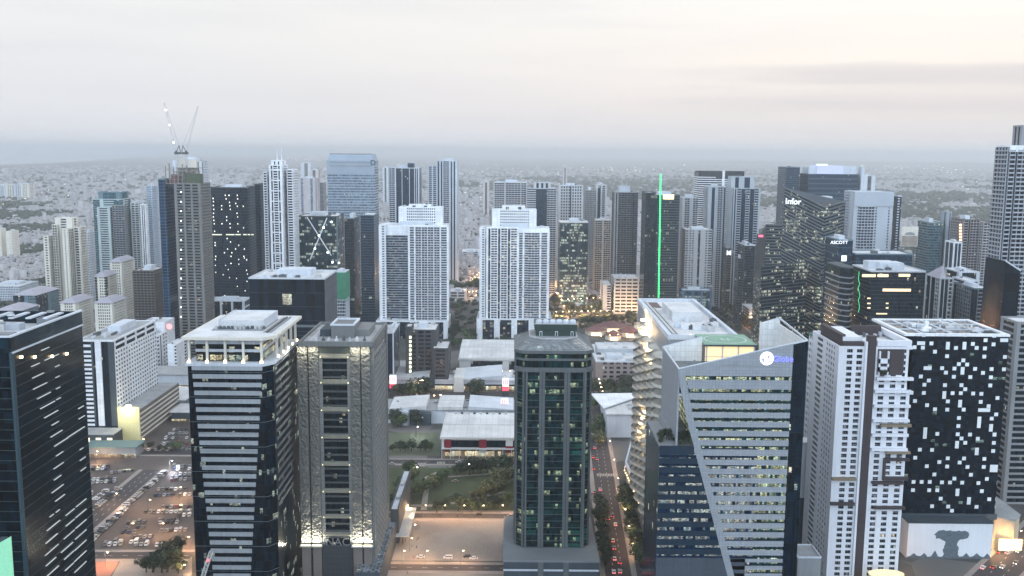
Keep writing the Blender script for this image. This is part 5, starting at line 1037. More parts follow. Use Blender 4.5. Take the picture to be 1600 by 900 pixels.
# blue slab with rooftop glow
r = T('hotel_tower', 'broad navy slab tower with a violet-lit roof at the right', 1250, 1341, 273, 1650, 50, 'v', gm=G2, wm=wall('navy_fin', (.05, .09, .13)), cl=0, big=False, fh=8)
sub(r, 'left_wing', 1216, 1250, 262, 1640, 50, 'G', 'G', gm=G2, wm=TE, bm=TE, cl=3, big=False)
sub(r, 'right_strip', 1342, 1351, 262, 1648, 40, 'W', gm=G2, wm=WG, cl=0, big=False)
X0, X1, Y0, Y1, h = r[1]; zt = W(1290, 259, 1660).z
obj('lit_rooftop', MB().box(X0 + 16, X1 - 24, Y0 + 6, Y1 - 6, h, zt), plain('violet_glow', (.45, .48, .7), emit=(.42, .45, .85), es=.30), r[0]); obj('rooftop_end', MB().box(X0 + 2, X0 + 16, Y0 + 8, Y1 - 6, h, zt - 2).box(X1 - 24, X1, Y0 + 8, Y1 - 6, h, zt - 1), WG, r[0])
obj('rooftop_sign', MB().box(X0 + 14, X1 - 52, Y0 + 4, Y0 + 5, zt + .5, zt + 3), plain('mint_glow', (.7, 1, .8), emit=(.7, 1, .8), es=.7), r[0])
r = T('hotel_tower', 'pale grey slab with a blank upper wall and a louvred centre at the right', 1320, 1396, 301, 1300, 40, 'W1 p1 B6 p1 W4 p1 W1', gm=G3, wm=wall('slab_grey', (.42, .47, .54), var=.12), fh=3.8, cl=0, big=False, pw=4)
X0, X1, Y0, Y1, h = r[1]; obj('blank_band', MB().box(X0 - .6, X1 + .5, Y0 - 1.5, Y0, h - 18, h + .4), MATS['slab_grey'], r[0])
sub(r, 'side_wing', 1397, 1409, 307, 1304, 36, 'b1 g1', 'g', gm=G2, wm=WG, cl=0, big=False)
# Ascott block and its neighbours
r = T('hotel_block', 'dark blue-grey hotel block with small white lit lettering at the right', 1290, 1333, 376, 1060, 46, 'G', gm=glass('asc', (.035, .055, .075), lit=.03, cell=(2, 4), lc=(.8, 1, .9)), wm=TE, bm=TE, top=TE, cl=2, fh=8)
sub(r, 'right_wing', 1318, 1426, 398, 1052, 40, 'G', gm=MATS['asc'], wm=TE, bm=TE, top=TE, cl=5, big=False, fh=8)
t = r[0]; text('ASCOTT', 5, MATS['white_neon'], (W(1311, 379, 1058).x - t.location.x, -25.5, W(1311, 379, 1058).z), t, .3)
q = W(1319, 402, 1050); obj('sign_box', MB().box(q.x - t.location.x - 3.4, q.x - t.location.x + 2, -35, -34, q.z - 4, q.z + 2), plain('sign_box', (.9, .95, 1), emit=(.9, .97, 1), es=1.1), t)
t, h, w2 = curved('office_block', 'dark block with rounded pale balcony ends left of the black lit office', 1313, 1334, 418, 920, 8, G1, wall('round_band', (.20, .23, .26)), fh=5.3, br=.22)
r = T('office_block', 'broad black glass office with a lit top floor strip and a green neon trail', 1332, 1446, 425, 900, 50, 'G', gm=glass('m32', (.005, .018, .026), lit=.05, cell=(1.7, 3.9), lc=(1, .8, .5)), wm=DG, bm=plain('thin_teal', (.02, .045, .055)), top=WG, cl=8)
t = r[0]; X0, X1, Y0, Y1, h = r[1]; ox = t.location.x; LF = plain('amber_floor', (.9, .7, .4), emit=(1, .78, .46), es=.85)
def strip(u0, u1, v, mat, hh_=1.1): a, b = W(u0, v, 900), W(u1, v, 900); obj('lit_floor', MB().box(a.x - ox, b.x - ox, Y0 - .5, Y0 - .12, a.z - hh_, a.z + hh_), mat, t)
for a in ((1347, 1368, 430.5), (1371, 1388, 430.5), (1404, 1422, 430), (1379, 1423, 453), (1369, 1386, 490), (1355, 1360, 466), (1355, 1360, 474), (1355, 1360, 481), (1384, 1388, 474), (1384, 1388, 481)): strip(*a, LF, 1.3 if a[2] < 460 else .6)
m = MB(); prev = None; rr = random.Random(9)
for k in range(11): a = W(1342 + rr.uniform(-1.6, 1.6), 424 + k * 6.4, 900); cur = (a.x - ox, Y0 - .6, a.z); prev and m.bar(prev, cur, .18); prev = cur
obj('neon_trail', m, plain('green_trail', (.1, .8, .3), emit=(.05, .9, .35), es=.55), t)
obj('roof_house', MB().box(X0 + 6, X1 - 20, 0, 14, h, h + 7).box(X1 - 30, X1 - 18, -12, 4, h, h + 5), WG, t)
t, (X0, X1, Y0, Y1, h) = T('apartment_block', 'white-framed block with open grid bays and a pyramid roof at the right', 1447, 1488, 436, 950, 40, 'W1 g4 W1 g4 W1 B4', gm=G1, wm=wall('frame_grey', (.46, .50, .54)), bm=MATS['frame_grey'], fh=4, cl=0, big=False)
for k in range(8): obj('cross_beam', MB().box(X0, X1 - 8, Y0 - .7, Y0 - .3, k * 11, k * 11 + 1.2), MATS['frame_grey'], t)
m = MB(); A = rect(X0 - 1, X1 - 6, Y0, Y1)
for i in range(4): j = (i + 1) % 4; m.face([(*A[i], h + .3), (*A[j], h + .3), ((X0 + X1) / 2 + 3, 0, h + 12)])
obj('pyramid_roof', m, HR, t)
r = T('apartment_block', 'slate block with stacked bays and a flat white roof right of the pyramid roof', 1490, 1551, 452, 930, 44, 'g3 B5 g1 B5 g2', gm=G1, wm=TE, bm=wall('slate5', (.20, .23, .27)), cl=5, fh=3.8)
sub(r, 'upper_block', 1488, 1530, 440, 960, 30, 'W1 b6 W1', gm=G1, wm=WG, cl=4, big=False)
T('apartment_block', 'pale low-roofed block behind the slate block with stacked bays', 1476, 1530, 426, 1060, 36, 'W1 g5 W1', gm=G1, wm=WG, cl=3)
r = T('apartment_tower', 'teal-grey glass tower left of the brown striped tower at the right', 1434, 1473, 349, 1300, 38, 'b', gm=glass('teal_haze', (.05, .10, .12), lit=.03, cell=(2, 3.6)), wm=TE, br=.3, cl=2)
sub(r, 'side_wing', 1471, 1487, 332, 1310, 34, 'W3 g1 W1', gm=G2, wm=wall('pale_slate', (.32, .37, .42)), cl=1, big=False)
r = T('apartment_tower', 'brown tower with pale balcony stripes and a column of lit windows at the right', 1487, 1530, 344, 1250, 36, 'B4 W.5 g1 W.4 B8', 'B', gm=glass('umber', (.035, .022, .022), lit=.02, cell=(2, 3.4)), wm=BR, bm=wall('mauve_band', (.30, .29, .31)), cl=3, fh=3.5)
sub(r, 'right_wing', 1519, 1553, 349, 1240, 36, 'B', 'B', gm=MATS['umber'], wm=BR, bm=wall('mauve_band2', (.42, .43, .45)), cl=1, big=False, fh=3.5)
t = r[0]
for k in range(6): q = W(1501.5, 351.5 + k * 4.7, 1248); obj('lit_window', MB().box(q.x - t.location.x - 1.6, q.x - t.location.x + 1.6, -19.2, -18.3, q.z - 1.4, q.z + 1.4), plain('coral_glow', (1, .6, .4), emit=(1, .55, .32), es=1.2), t)
T('apartment_block', 'white grid-framed block in front of the brown striped tower', 1477, 1503, 380, 1180, 30, 'W1 g4 W1 g4 W1', gm=GB2, wm=WH, br=.3, fh=8, cl=1)
# billboard on the ground to the right of the pale slab
bb = W(1421, 370, 1280); t = thing('billboard', 'large pale billboard with a wheel picture beside the pale grey slab', 'billboard', (bb.x, 1280, 0)); a, b = W(1409, 354, 1280), W(1433, 385, 1280)
obj('panel', MB().box(a.x - bb.x, b.x - bb.x, -.5, .5, b.z, a.z), CR, t); obj('picture', MB().box(a.x - bb.x + .6, b.x - bb.x - .6, -.6, -.5, b.z + .6, (a.z + b.z) / 2 + 1), wall('picture_taupe', (.30, .27, .24), scale=.3, var=.5), t)
obj('picture_arch', MB().xprism([(7 * math.cos(math.pi * i / 8), (a.z + b.z) / 2 + 2 + 4 * math.sin(math.pi * i / 8)) for i in range(9)], -.7, -.5), GY, t)
for s in (-8, 8): obj('post', MB().cyl(s, 2, 0, b.z + 3, .8), MD, t)
# ---- right edge: tall banded tower, dark blade and near towers
GE = glass('edge_glass', (.014, .022, .032), lit=.015, cell=(2.4, 3.5))
r = T('apartment_tower', 'very tall tower of white and black bands cut by the right edge of the picture', 1577, 1680, 230, 800, 20, 'W.3 B3 g1 B13 g1.5 B14 W1', 'B', tot=False, pw=2, gm=GE, wm=DG, bm=wall('edge_band', (.36, .39, .44), var=.15), cl=2, fh=3.6, bd=1.6, top=WH)
sub(r, 'crown', 1584, 1650, 198, 803, 14, 'W3 g3 W3 g3 W3', gm=G1, wm=wall('crown_grey', (.27, .28, .31)), cl=2, fh=5)
m = MB().box(r[1][0], r[1][1], r[1][2] - 1.4, r[1][2], r[1][4] - 4, r[1][4] + 1.3); obj('white_cap', m, WH, r[0])
t = thing('office_tower', 'narrow dark blade tower with a slanted top before the tall banded tower', 'building', (W(1583, 408, 700).x, 715, 0)); ox = t.location.x
a, b = W(1572, 408, 700), W(1595, 423, 700); obj('glazing', MB().xprism([(a.x - ox - 3, 0), (b.x - ox, 0), (b.x - ox, b.z), (a.x - ox, a.z)], -15, 15), GQ, t)
obj('coping', MB().bar((a.x - ox, -15, a.z), (b.x - ox, -15, b.z), .5), WG, t)
r = T('office_tower', 'grey-framed tower with wide dark windows cut by the right edge, nearest of all there', 1590, 1690, 506, 640, 22, 'W.6 b5 W.5 b5', 'W1 b4 W1', tot=False, gm=G1, wm=GY, br=.35, cl=4, fh=4.2)
t = thing('shop_block', 'warm-lit low curved block at the foot of the black tower with white squares', 'building', (W(1563, 825, 560).x + 4, 585, 0)); z1 = W(1565, 806, 560).z
obj('wall', MB().prism([(-7, -22), (3, -28), (10, -20), (11, 24), (-7, 24)], 0, z1 - 2), wall('warm_stone', (.5, .42, .30)), t); obj('roof', MB().prism([(-7.4, -22.4), (3, -28.6), (10.5, -20), (11.5, 24.4), (-7.4, 24.4)], z1 - 2, z1 - 1), RG, t)
obj('lit_front', MB().box(-6, 8, -29, -28.2, 2, 9), plain('shop_glow', (1, .8, .5), emit=(1, .74, .4), es=.9), t)
# ================================================================ GROUND, STREETS, LOW BUILDINGS
import numpy as np
def sheet(name, pts, z, mat, tess=None):
    m = MB(); m.face([(p[0], p[1], z) for p in pts]); return struct(name, m, mat)
def pix(pts): return [G(u, v) for u, v in pts]
# base ground: city soil, patches of dark green and pale lots
def groundmat():
    m, ns, ls, p = newmat('city_ground'); g = ns.new('ShaderNodeNewGeometry')
    def noise(sc, det=5, ro=.6, mp=None):
        n = nd(ns, 'ShaderNodeTexNoise'); n.inputs['Scale'].default_value = sc; n.inputs['Detail'].default_value = det; n.inputs['Roughness'].default_value = ro; ls.new(g.outputs['Position'], n.inputs['Vector']); return n.outputs[0]
    vo = nd(ns, 'ShaderNodeTexVoronoi'); vo.inputs['Scale'].default_value = .022; ls.new(g.outputs['Position'], vo.inputs['Vector'])
    a = noise(.0011, 6, .65); b = noise(.03, 6, .7)
    def rp(x, lo, hi): return mth(ns, ls, 'DIVIDE', mth(ns, ls, 'SUBTRACT', x, lo), hi - lo, clamp=True)
    c = mx(ns, ls, rp(b, .35, .65), (.04, .043, .046), (.095, .09, .092))
    sv = ns.new('ShaderNodeSeparateColor'); ls.new(vo.outputs['Color'], sv.inputs[0])
    c = mx(ns, ls, mth(ns, ls, 'MULTIPLY', mth(ns, ls, 'GREATER_THAN', sv.outputs[0], .7), .5), c, (.22, .21, .21))
    gr = rp(a, .50, .60)
    c = mx(ns, ls, mth(ns, ls, 'MULTIPLY', gr, .85), c, (.045, .062, .05))
    ls.new(c, p.inputs['Base Color']); p.inputs['Roughness'].default_value = .95; return m
gm_ = groundmat()
gb = MB(); S = 70000
xs_ = [-S, -9000, -2500, -600, 600, 2500, 9000, S]; ys_ = [-9000, -600, 1200, 3000, 9000, 25000, S]
for i in range(len(xs_) - 1):
    for j in range(len(ys_) - 1): gb.face([(xs_[i], ys_[j], 0), (xs_[i + 1], ys_[j], 0), (xs_[i + 1], ys_[j + 1], 0), (xs_[i], ys_[j + 1], 0)])
struct('ground', gb, gm_)
wm_, ns, ls, p = newmat('bay_water'); p.inputs['Base Color'].default_value = (.30, .34, .38, 1); p.inputs['Roughness'].default_value = .25
n1 = nd(ns, 'ShaderNodeTexNoise'); n1.inputs['Scale'].default_value = .01; bp = ns.new('ShaderNodeBump'); bp.inputs['Strength'].default_value = .3; ls.new(n1.outputs[0], bp.inputs['Height']); ls.new(bp.outputs[0], p.inputs['Normal'])
coast = pix([(-60, 259), (0, 258.5), (40, 257), (90, 255), (140, 252), (175, 249.5), (235, 246), (300, 243.5)])
sheet('bay_water', coast + [Vector((-9000, 66000, 0)), Vector((-66000, 66000, 0)), Vector((-60000, 11000, 0))], 4, wm_)
lk = pix([(1470, 252.5), (1500, 255), (1640, 253.5), (1660, 250.5), (1560, 249.5), (1500, 250)])
sheet('lake_water', lk, 4, wm_)
# distant hills on the horizon
hm_ = wall('hill_green', (.05, .065, .06), scale=.0006, streak=False)
def hills(name, x0, x1, y, hmax, seed):
    rr = random.Random(seed); m = MB(); n = 40; prev = None
    for i in range(n + 1):
        x = x0 + (x1 - x0) * i / n; z = hmax * (.35 + .65 * abs(math.sin(i * .37 + seed)) * rr.uniform(.7, 1)) * math.sin(math.pi * i / n) ** .5
        cur = (x, z)
        if prev:
            m.face([(prev[0], y, 0), (cur[0], y, 0), (cur[0], y + 2500, cur[1]), (prev[0], y + 2500, prev[1])]); m.face([(prev[0], y + 2500, prev[1]), (cur[0], y + 2500, cur[1]), (cur[0], y + 7000, 0), (prev[0], y + 7000, 0)])
        prev = cur
    struct(name, m, hm_)
hills('hills', 3000, 16000, 21000, 70, 2)

asph = wall('asphalt', (.055, .053, .058), rough=.9, var=.35, streak=False, scale=.08, coord='Object')
asph2 = wall('parking_asphalt', (.095, .082, .078), rough=.9, var=.5, streak=False, scale=.05)
conc = wall('concrete_pavement', (.27, .25, .235), rough=.9, var=.45, streak=False, scale=.06)
sand = wall('bare_lot', (.26, .24, .225), rough=.95, var=.55, streak=False, scale=.035)
lawn = wall('lawn', (.06, .075, .04), rough=.95, var=.7, streak=False, scale=.06)
lane = plain('road_paint', (.6, .6, .58), .7)
def rectG(name, x0, x1, y0, y1, z, mat): return sheet(name, [(x0, y0), (x1, y0), (x1, y1), (x0, y1)], z, mat)
def road(name, a, b, wd, z=.008, mat=None, marks=True, kerb=True):
    a, b = Vector(a[:2]), Vector(b[:2]); d = (b - a); Ln = d.length; d.normalize(); n = Vector((d.y, -d.x)) * wd / 2
    sheet(name, [a - n, a + n, b + n, b - n] if True else None, z, mat or asph)
    if marks:
        m = MB(); k = 0
        for off in (-wd / 6, wd / 6) if wd > 12 else (0,):
            s = 2
            while s < Ln - 4: p = a + d * s + n.normalized() * off; q = p + d * 3; t_ = n.normalized() * .12; m.face([(*(p - t_), z + .004), (*(p + t_), z + .004), (*(q + t_), z + .004), (*(q - t_), z + .004)]); s += 9
        struct('lane_marking', m, lane)
    if kerb:
        for sgn in (1, -1):
            P = a + n * sgn; Q = b + n * sgn; m = MB()
            if sgn < 0: P, Q = Q, P
            m.slab(P, Q, 0, Ln, 0, 3.2, 0, .14); struct('pavement', m, conc)
# the avenue right of the central tower, cross streets, avenues further out
road('avenue', (60, 470), (78, 880), 15)
road('street', (-80, G(700, 887).y), (46, G(700, 887).y), 8.5)
road('street', (-90, G(700, 806).y), (48, G(700, 806).y), 8.5, marks=False)
road('street', (-150, G(700, 722).y), (60, G(700, 722).y), 9.5)
road('street', (-480, G(200, 706).y), (-160, G(200, 706).y), 14, marks=False)
a, b = G(122, 832), G(238, 734); d = (b - a); road('diagonal_street', a - d * .3, b, 14, z=.012, mat=asph)
road('street', G(300, 868), G(60, 868), 10, z=.016)
road('avenue', (-42, 1600), (-70, 3600), 22, mat=asph)
road('avenue', (60, 1180), (-60, 1180), 16, z=.012)
a, b = G(1172, 505), G(1110, 455); d = b - a; road('avenue', a - d * .4, b + d * .5, 26, z=.02, marks=False)
road('street', G(1540, 915), G(1640, 815), 20, z=.03); a, b = G(590, 480), G(545, 462); road('avenue', a, b, 30, z=.024, marks=False)
road('expressway', (-1500, 1750), (-330, 1620), 24, mat=conc, marks=False, kerb=False)
# car park, lot, park
sheet('car_park', pix([(118, 640), (300, 640), (312, 868), (100, 868)]), .004, asph2)
x0, x1 = G(640, 840).x, G(788, 840).x; ya, yb = G(700, 876).y, G(700, 812).y
rectG('bare_lot', x0, x1, ya, yb, .006, sand)
rectG('pavement', x0 - 24, x0, ya, yb, .10, conc)
rectG('lot_front', x0 - 20, x1 + 2, 470, G(700, 893).y, .005, sand)
yc, yd = G(700, 797).y, G(700, 731).y
rectG('lawn', -95, 48, yc, yd, .006, lawn)
m = MB(); P0 = G(664, 800); P1 = G(672, 735)
for (u0, v0, u1, v1, wd) in ((662, 797, 668, 745, 4), (668, 745, 690, 735, 3), (690, 790, 790, 768, 3.5), (700, 745, 800, 738, 3), (640, 790, 700, 790, 4)):
    a, b = G(u0, v0), G(u1, v1); dd = (b - a).normalized(); n = Vector((dd.y, -dd.x, 0)) * wd / 2; m.face([(a - n)[:2] + (.03,) if False else (a.x - n.x, a.y - n.y, .03), (a.x + n.x, a.y + n.y, .03), (b.x + n.x, b.y + n.y, .03), (b.x - n.x, b.y - n.y, .03)])
struct('path', m, sand)
cw = plain('crossing_paint', (.5, .48, .42), .8)
for (u_, v_, ax) in ((659, 726, 0), (689, 724, 0)):
    c = G(u_, v_); m = MB()
    for i in range(6): m.face([(c.x - 3 + i * 1.1, c.y - 4.4, .02), (c.x - 2.5 + i * 1.1, c.y - 4.4, .02), (c.x - 2.5 + i * 1.1, c.y + 4.4, .02), (c.x - 3 + i * 1.1, c.y + 4.4, .02)])
    struct('crossing', m, cw)
for yy in (G(940, 742).y, 800):
    m = MB()
    for i in range(12): cx = 62 + (yy - 470) * 18 / 410; m.face([(cx - 7 + i * 1.2, yy - 3, .02), (cx - 6.4 + i * 1.2, yy - 3, .02), (cx - 6.4 + i * 1.2, yy + 3, .02), (cx - 7 + i * 1.2, yy + 3, .02)])
    struct('crossing', m, cw)
sheet('plaza', pix([(866, 507), (1000, 507), (1000, 468), (872, 468)]), .004, conc); sheet('plaza', pix([(702, 472), (752, 472), (752, 452), (706, 452)]), .004, conc); sheet('plaza', pix([(862, 465), (900, 465), (898, 436), (868, 436)]), .004, conc)  # pale paving sheets added to catch the lamp light
# orange-lit soil lots bottom-left
sheet('dirt_lot', pix([(236, 900), (300, 900), (300, 870), (262, 872)]), .014, sand); sheet('paved_yard', pix([(172, 905), (235, 905), (258, 873), (190, 873)]), .02, conc); sheet('red_court', pix([(120, 905), (170, 905), (188, 873), (120, 873)]), .022, wall('red_court', (.30, .14, .11), streak=False))

# ---- malls and low buildings in the middle
MG = wall('mall_white', (.58, .60, .61), var=.15); MR = wall('mall_roof', (.56, .58, .60), var=.4, streak=False, scale=.05, panel=(5, 40), lines=.8); RED = wall('dark_red_panel', (.22, .02, .035)); SHOP = glass('shopfront_glow', (.2, .15, .1), lit=.95, cell=(2.6, 6), lc=(1, .78, .46), es=1.15, clus=.5, mw=.06)
MGL = glass('mall_glass', (.015, .022, .028), lit=.12, cell=(2.2, 4.5), lc=(.9, .95, 1), es=.9, clus=.3)
def mall(name, label, uL, uR, vr, vf, Y, D, H, roofm=MR, wallm=None, glz=None, panels=(), shop=0, lip=1.2):
    x0, x1 = W(uL, vf, Y).x, W(uR, vf, Y).x; t = thing(name, label, 'building', ((x0 + x1) / 2, Y + D / 2, 0)); w2 = (x1 - x0) / 2
    obj('wall', MB().box(-w2, w2, -D / 2, D / 2, 0, H), wallm or MG, t)
    obj('roof', MB().box(-w2 - lip, w2 + lip, -D / 2 - lip, D / 2 + lip, H, H + .9), roofm, t)
    if glz: obj('glazing', MB().box(-w2 + 2, w2 - .5, -D / 2 - .3, -D / 2, shop + 1, H - 1), glz, t)
    if shop: obj('shopfront', MB().box(-w2, w2, -D / 2 - .5, -D / 2 - .05, .3, shop), SHOP, t)
    for (a, b, z0, z1, m_) in panels: obj('panel', MB().box(-w2 + 2 * w2 * a, -w2 + 2 * w2 * b, -D / 2 - .7, -D / 2 - .25, z0 * H, z1 * H), m_, t)
    return t, w2, H
Ym = G(740, 716).y
t, w2, H = mall('shopping_mall', 'white flat-roofed mall with dark red panels and lit shopfronts facing the park', 690, 815, 643, 716, Ym, 72, W(740, 686, Ym).z, glz=MGL, shop=8, panels=((.04, .12, .32, 1, RED), (.47, .56, .55, 1, RED), (.47, .56, .28, .55, MG), (.8, .89, .3, .66, RED), (.8, .89, .66, 1, MG)))
for i in range(10): obj('canopy_post', MB().box(-w2 + i * 2 * w2 / 9.2, -w2 + i * 2 * w2 / 9.2 + .5, -37.5, -36.9, 0, 8.4), MG, t)
obj('awning', MB().box(-w2, w2, -39, -36.5, 8, 8.5), MG, t); obj('parapet', MB().box(-w2 - 1.2, w2 + 1.2, -37.3, -36.8, H + .8, H + 1.8).box(-w2 - 1.2, -w2 - .6, -36.8, 37, H + .8, H + 1.78), MG, t)
for i in range(9): obj('roof_unit', MB().box(-w2 + 6 + i * 5.4, -w2 + 8 + i * 5.4, 33, 35.5, H + .9, H + 2), (MU, DG)[i % 2], t)
Y2 = G(760, 590).y
t, w2, H = mall('shopping_mall', 'white curved-roof mall with a wide dark window and red panels farther back', 718, 830, 545, 584, Y2, 80, W(760, 562, Y2).z, panels=((.62, .68, .05, .35, RED), (.80, .9, .05, .5, RED)))
obj('glazing', MB().box(-w2 + 12, w2 * .2, -40.5, -40, 2, H - 1.5).box(w2 * .38, w2 * .56, -40.5, -40, 2, H - 1.5), MGL, t); obj('roof_edge', MB().box(-w2 - 1.4, w2 + 1.4, -41.6, -41.2, H - .4, H + 1.6), MG, t)
m = MB(); n = 8
for i in range(n):
    f0, f1 = i / n, (i + 1) / n; y0, y1 = -41 + 84 * f0, -41 + 84 * f1; z0, z1 = H + .9 + 5 * math.sin(f0 * math.pi * .6), H + .9 + 5 * math.sin(f1 * math.pi * .6)
    m.face([(-w2 - 1, y0, z0), (w2 + 1, y0, z0), (w2 + 1, y1, z1), (-w2 - 1, y1, z1)]); m.face([(-w2 - 1, y0, H), (-w2 - 1, y0, z0), (-w2 - 1, y1, z1), (-w2 - 1, y1, H)])
obj('curved_roof', m, MR, t)
Y3 = G(700, 611).y
t, w2, H = mall('retail_row', 'long low grey retail row with strip windows behind the round trees', 610, 815, 600, 611, Y3, 40, 11, wallm=WG, shop=5.5, roofm=RF)
obj('strip_window', MB().box(-w2 + 3, w2 - 3, -21.4, -21, 6, 7.4), G0, t)
for k, (a, b) in enumerate(((-.55, -.2), (.02, .35))):
    m = MB(); z = H + .9; A = [(w2 * 2 * a, -22), (w2 * 2 * b, -22), (w2 * 2 * b, 20), (w2 * 2 * a, 20)]
    m.prism(A, z, z + 1, [z + 1, z + 5, z + 7, z + 3]); obj('tilted_roof', m, (RF, WG)[k], t)
obj('dark_block', MB().box(-w2 * .5, -w2 * .32, -22.4, -20, 3, H + 3), DG, t); obj('entrance_hall', MB().box(-2, 8, -24, 20, 0, H + 4), MG, t)
for i in range(18): rr = random.Random(i); x = rr.uniform(-w2 + 2, w2 - 4); obj('roof_unit', MB().box(x, x + 2.4, -10 + rr.random() * 20, -6 + rr.random() * 22, H + .9, H + 2.6), rr.choice([MU, MD, WG]), t)
def busy(t, w2, y0, y1, z, n, seed):
    rr = random.Random(seed)
    for i in range(n):
        x, y = rr.uniform(-w2 + 3, w2 - 6), rr.uniform(y0 + 2, y1 - 4); k = rr.random()
        if k < .45: m = MB().box(x, x + rr.uniform(1.2, 3), y, y + rr.uniform(1.2, 2.6), z, z + rr.uniform(.8, 2)); nm = 'roof_unit'
        elif k < .75: m = MB().box(x, x + rr.uniform(6, 16), y, y + .7, z, z + .7); nm = 'duct'
        else: m = MB().cyl(x, y, z, z + rr.uniform(1.2, 2.6), rr.uniform(.7, 1.3)); nm = 'tank'
        obj(nm, m, rr.choice([MU, MD, WG, GY]), t)
busy(t, w2, -20, 20, H + .9, 34, 5)
Y4 = G(700, 655).y
t, w2, H = mall('retail_row', 'long retail row with a dark wall and metal roof behind the red-panelled mall', 600, 820, 622, 645, Y4 - 14, 34, 12, wallm=WG, roofm=RG)
for k, (a, b, z0, z1) in enumerate(((-.46, -.2, 1, 3.5), (-.12, .06, 3, 3), (.1, .42, 3.5, 1))):
    z = H + .9; m = MB().prism([(w2 * 2 * a, -19), (w2 * 2 * b, -19), (w2 * 2 * b, 18), (w2 * 2 * a, 18)], z, z + 1, [z + z0, z + z1, z + z1 + 1, z + z0 + 1]); obj('tilted_roof', m, (RF, MR, WG)[k], t)
busy(t, w2, -17, 17, H + .9, 30, 8); obj('dark_wall', MB().box(-w2 * .62, -w2 * .33, -24, -18, 0, H - 1), DG, t); obj('lit_notice', MB().box(-w2 * .52, -w2 * .44, -24.3, -24, 6, 8), LC, t); obj('stair_drum', MB().cyl(-w2 * .7, -20, 0, H + 1, 5), WG, t)
t, w2, H = mall('roof_link', 'small flat roof with plant behind the middle retail row', 610, 700, 590, 600, Y3 + 55, 40, 9, roofm=RG, wallm=GY)
# brown brick office group beside the left white apartment slab
BK = wall('brown_brick', (.055, .06, .07), var=.3)
gq = glass('brick_win', (.012, .018, .025), lit=.05, cell=(2.5, 4), lc=(1, .95, .75))
r = T('office_block', 'dark brick office group with a column of lit stair windows in the middle', 637, 686, 517, 960, 40, 'W2 b1 W1 b2 W.6 b2 W2', 'W1 b1', gm=gq, wm=BK, br=.45, fh=4, cl=8)
sub(r, 'right_wing', 676, 704, 546, 945, 40, 'W1 b3 W1', gm=gq, wm=BK, cl=3, big=False, fh=4); sub(r, 'left_tower', 634, 646, 512, 955, 20, 'W', 'W', gm=gq, wm=BK, cl=0, big=False)
t = r[0]
for k in range(9): q = W(641, 527 + k * 6.6, 954); obj('lit_window', MB().box(q.x - t.location.x - 1, q.x - t.location.x + 1.2, 954 - .9 - t.location.y, 954.4 - t.location.y, q.z - 1.3, q.z + 1.3), plain('stair_glow', (1, .95, .7), emit=(.95, 1, .72), es=1.0), t)
r = T('office_block', 'pale-framed glass block tucked between the stone tower and the dark brick group', 604, 624, 521, 940, 50, 'W1 g5 W1', 'g', gm=G2, wm=WG, fh=9, cl=5, br=.2)
t = thing('retail_pavilion', 'low pavilion with a dark red roof beside the lit red and white column', 'building', (G(615, 590).x, G(615, 590).y, 0)); obj('wall', MB().box(-10, 10, -8, 8, 0, 7), WG, t); obj('roof', MB().box(-11, 11, -9, 9, 7, 7.6), wall('maroon_roof', (.18, .08, .09)), t)
# red and white lit columns
RS = plain('red_screen', (.9, .1, .15), emit=(1, .08, .14), es=1.0); WS = plain('white_screen', (.95, .85, .88), emit=(1, .86, .9), es=1.15)
for i, (u_, v0, v1, Yq, lab) in enumerate(((614, 586, 606, Y3 - 22, 'lit red and white advertising column beside the stone tower'), (790, 590, 610, Y3 - 22, 'tall lit advertising column between the two retail rows, upper of the right pair'), (788.5, 622, 637, Y4 + 2, 'shorter lit red-striped column behind the red-panelled mall, lower of the right pair'))):
    a, b = W(u_, v0, Yq), W(u_, v1, Yq); t = thing('advertising_column', lab, 'sign', (a.x, Yq, 0)); w_ = 3.1; H_ = a.z - b.z
    obj('column', MB().box(-w_, w_, -2, 2, 0, b.z), DG, t); obj('cap', MB().box(-w_ - .1, w_ + .1, -2.1, 2.1, a.z, a.z + .5), WG, t)
    obj('white_screen', MB().box(-w_, w_, -2, 2, b.z + H_ * .35, a.z), WS, t); obj('red_screen', MB().box(-w_, w_, -2, 2, b.z, b.z + H_ * .35), RS, t)
    m = MB()
    for k in range(3): m.box(-w_ + .8 + k * 1.9, -w_ + 1.7 + k * 1.9, -2.15, -2, b.z + H_ * .5, a.z - H_ * .12)
    obj('red_marks', m, RS, t)
# hospital group left, low shops behind the car park
r = T('hospital_block', 'white clinic block with small square windows and a glowing red disc on its roof wall', 213, 262, 529, 1010, 40, 'W1 p3 W1 g1 W1 p4 W1', gm=gmH, wm=WH, br=.55, pw=7, fh=4.2, cl=10, top=WH)
sub(r, 'upper_block', 222, 272, 505, 1045, 30, 'W', 'W', gm=gmH, wm=WH, cl=5, big=False); sub(r, 'right_wing', 262, 291, 540, 1000, 50, 'W4 b1', gm=gmH, wm=WH, cl=4, big=False)
t = r[0]; q = W(263, 511, 1040); m = MB(); m.face([(q.x - t.location.x + 3.2 * math.cos(a_ * math.pi / 8), 1043 - t.location.y, q.z + 3.2 * math.sin(a_ * math.pi / 8)) for a_ in range(16)]); obj('sign_disc', m.box(q.x - t.location.x - .5, q.x - t.location.x + .5, 1043.2 - t.location.y, 1045 - t.location.y, q.z - 1, q.z + 1), plain('coral_sign', (1, .3, .3), emit=(1, .25, .25), es=1.3), t)
mall('shop_row', 'low white shop row with brightly lit fronts below the clinic', 214, 300, 585, 605, G(250, 612).y, 36, 17, wallm=WG, shop=7, roofm=RG)
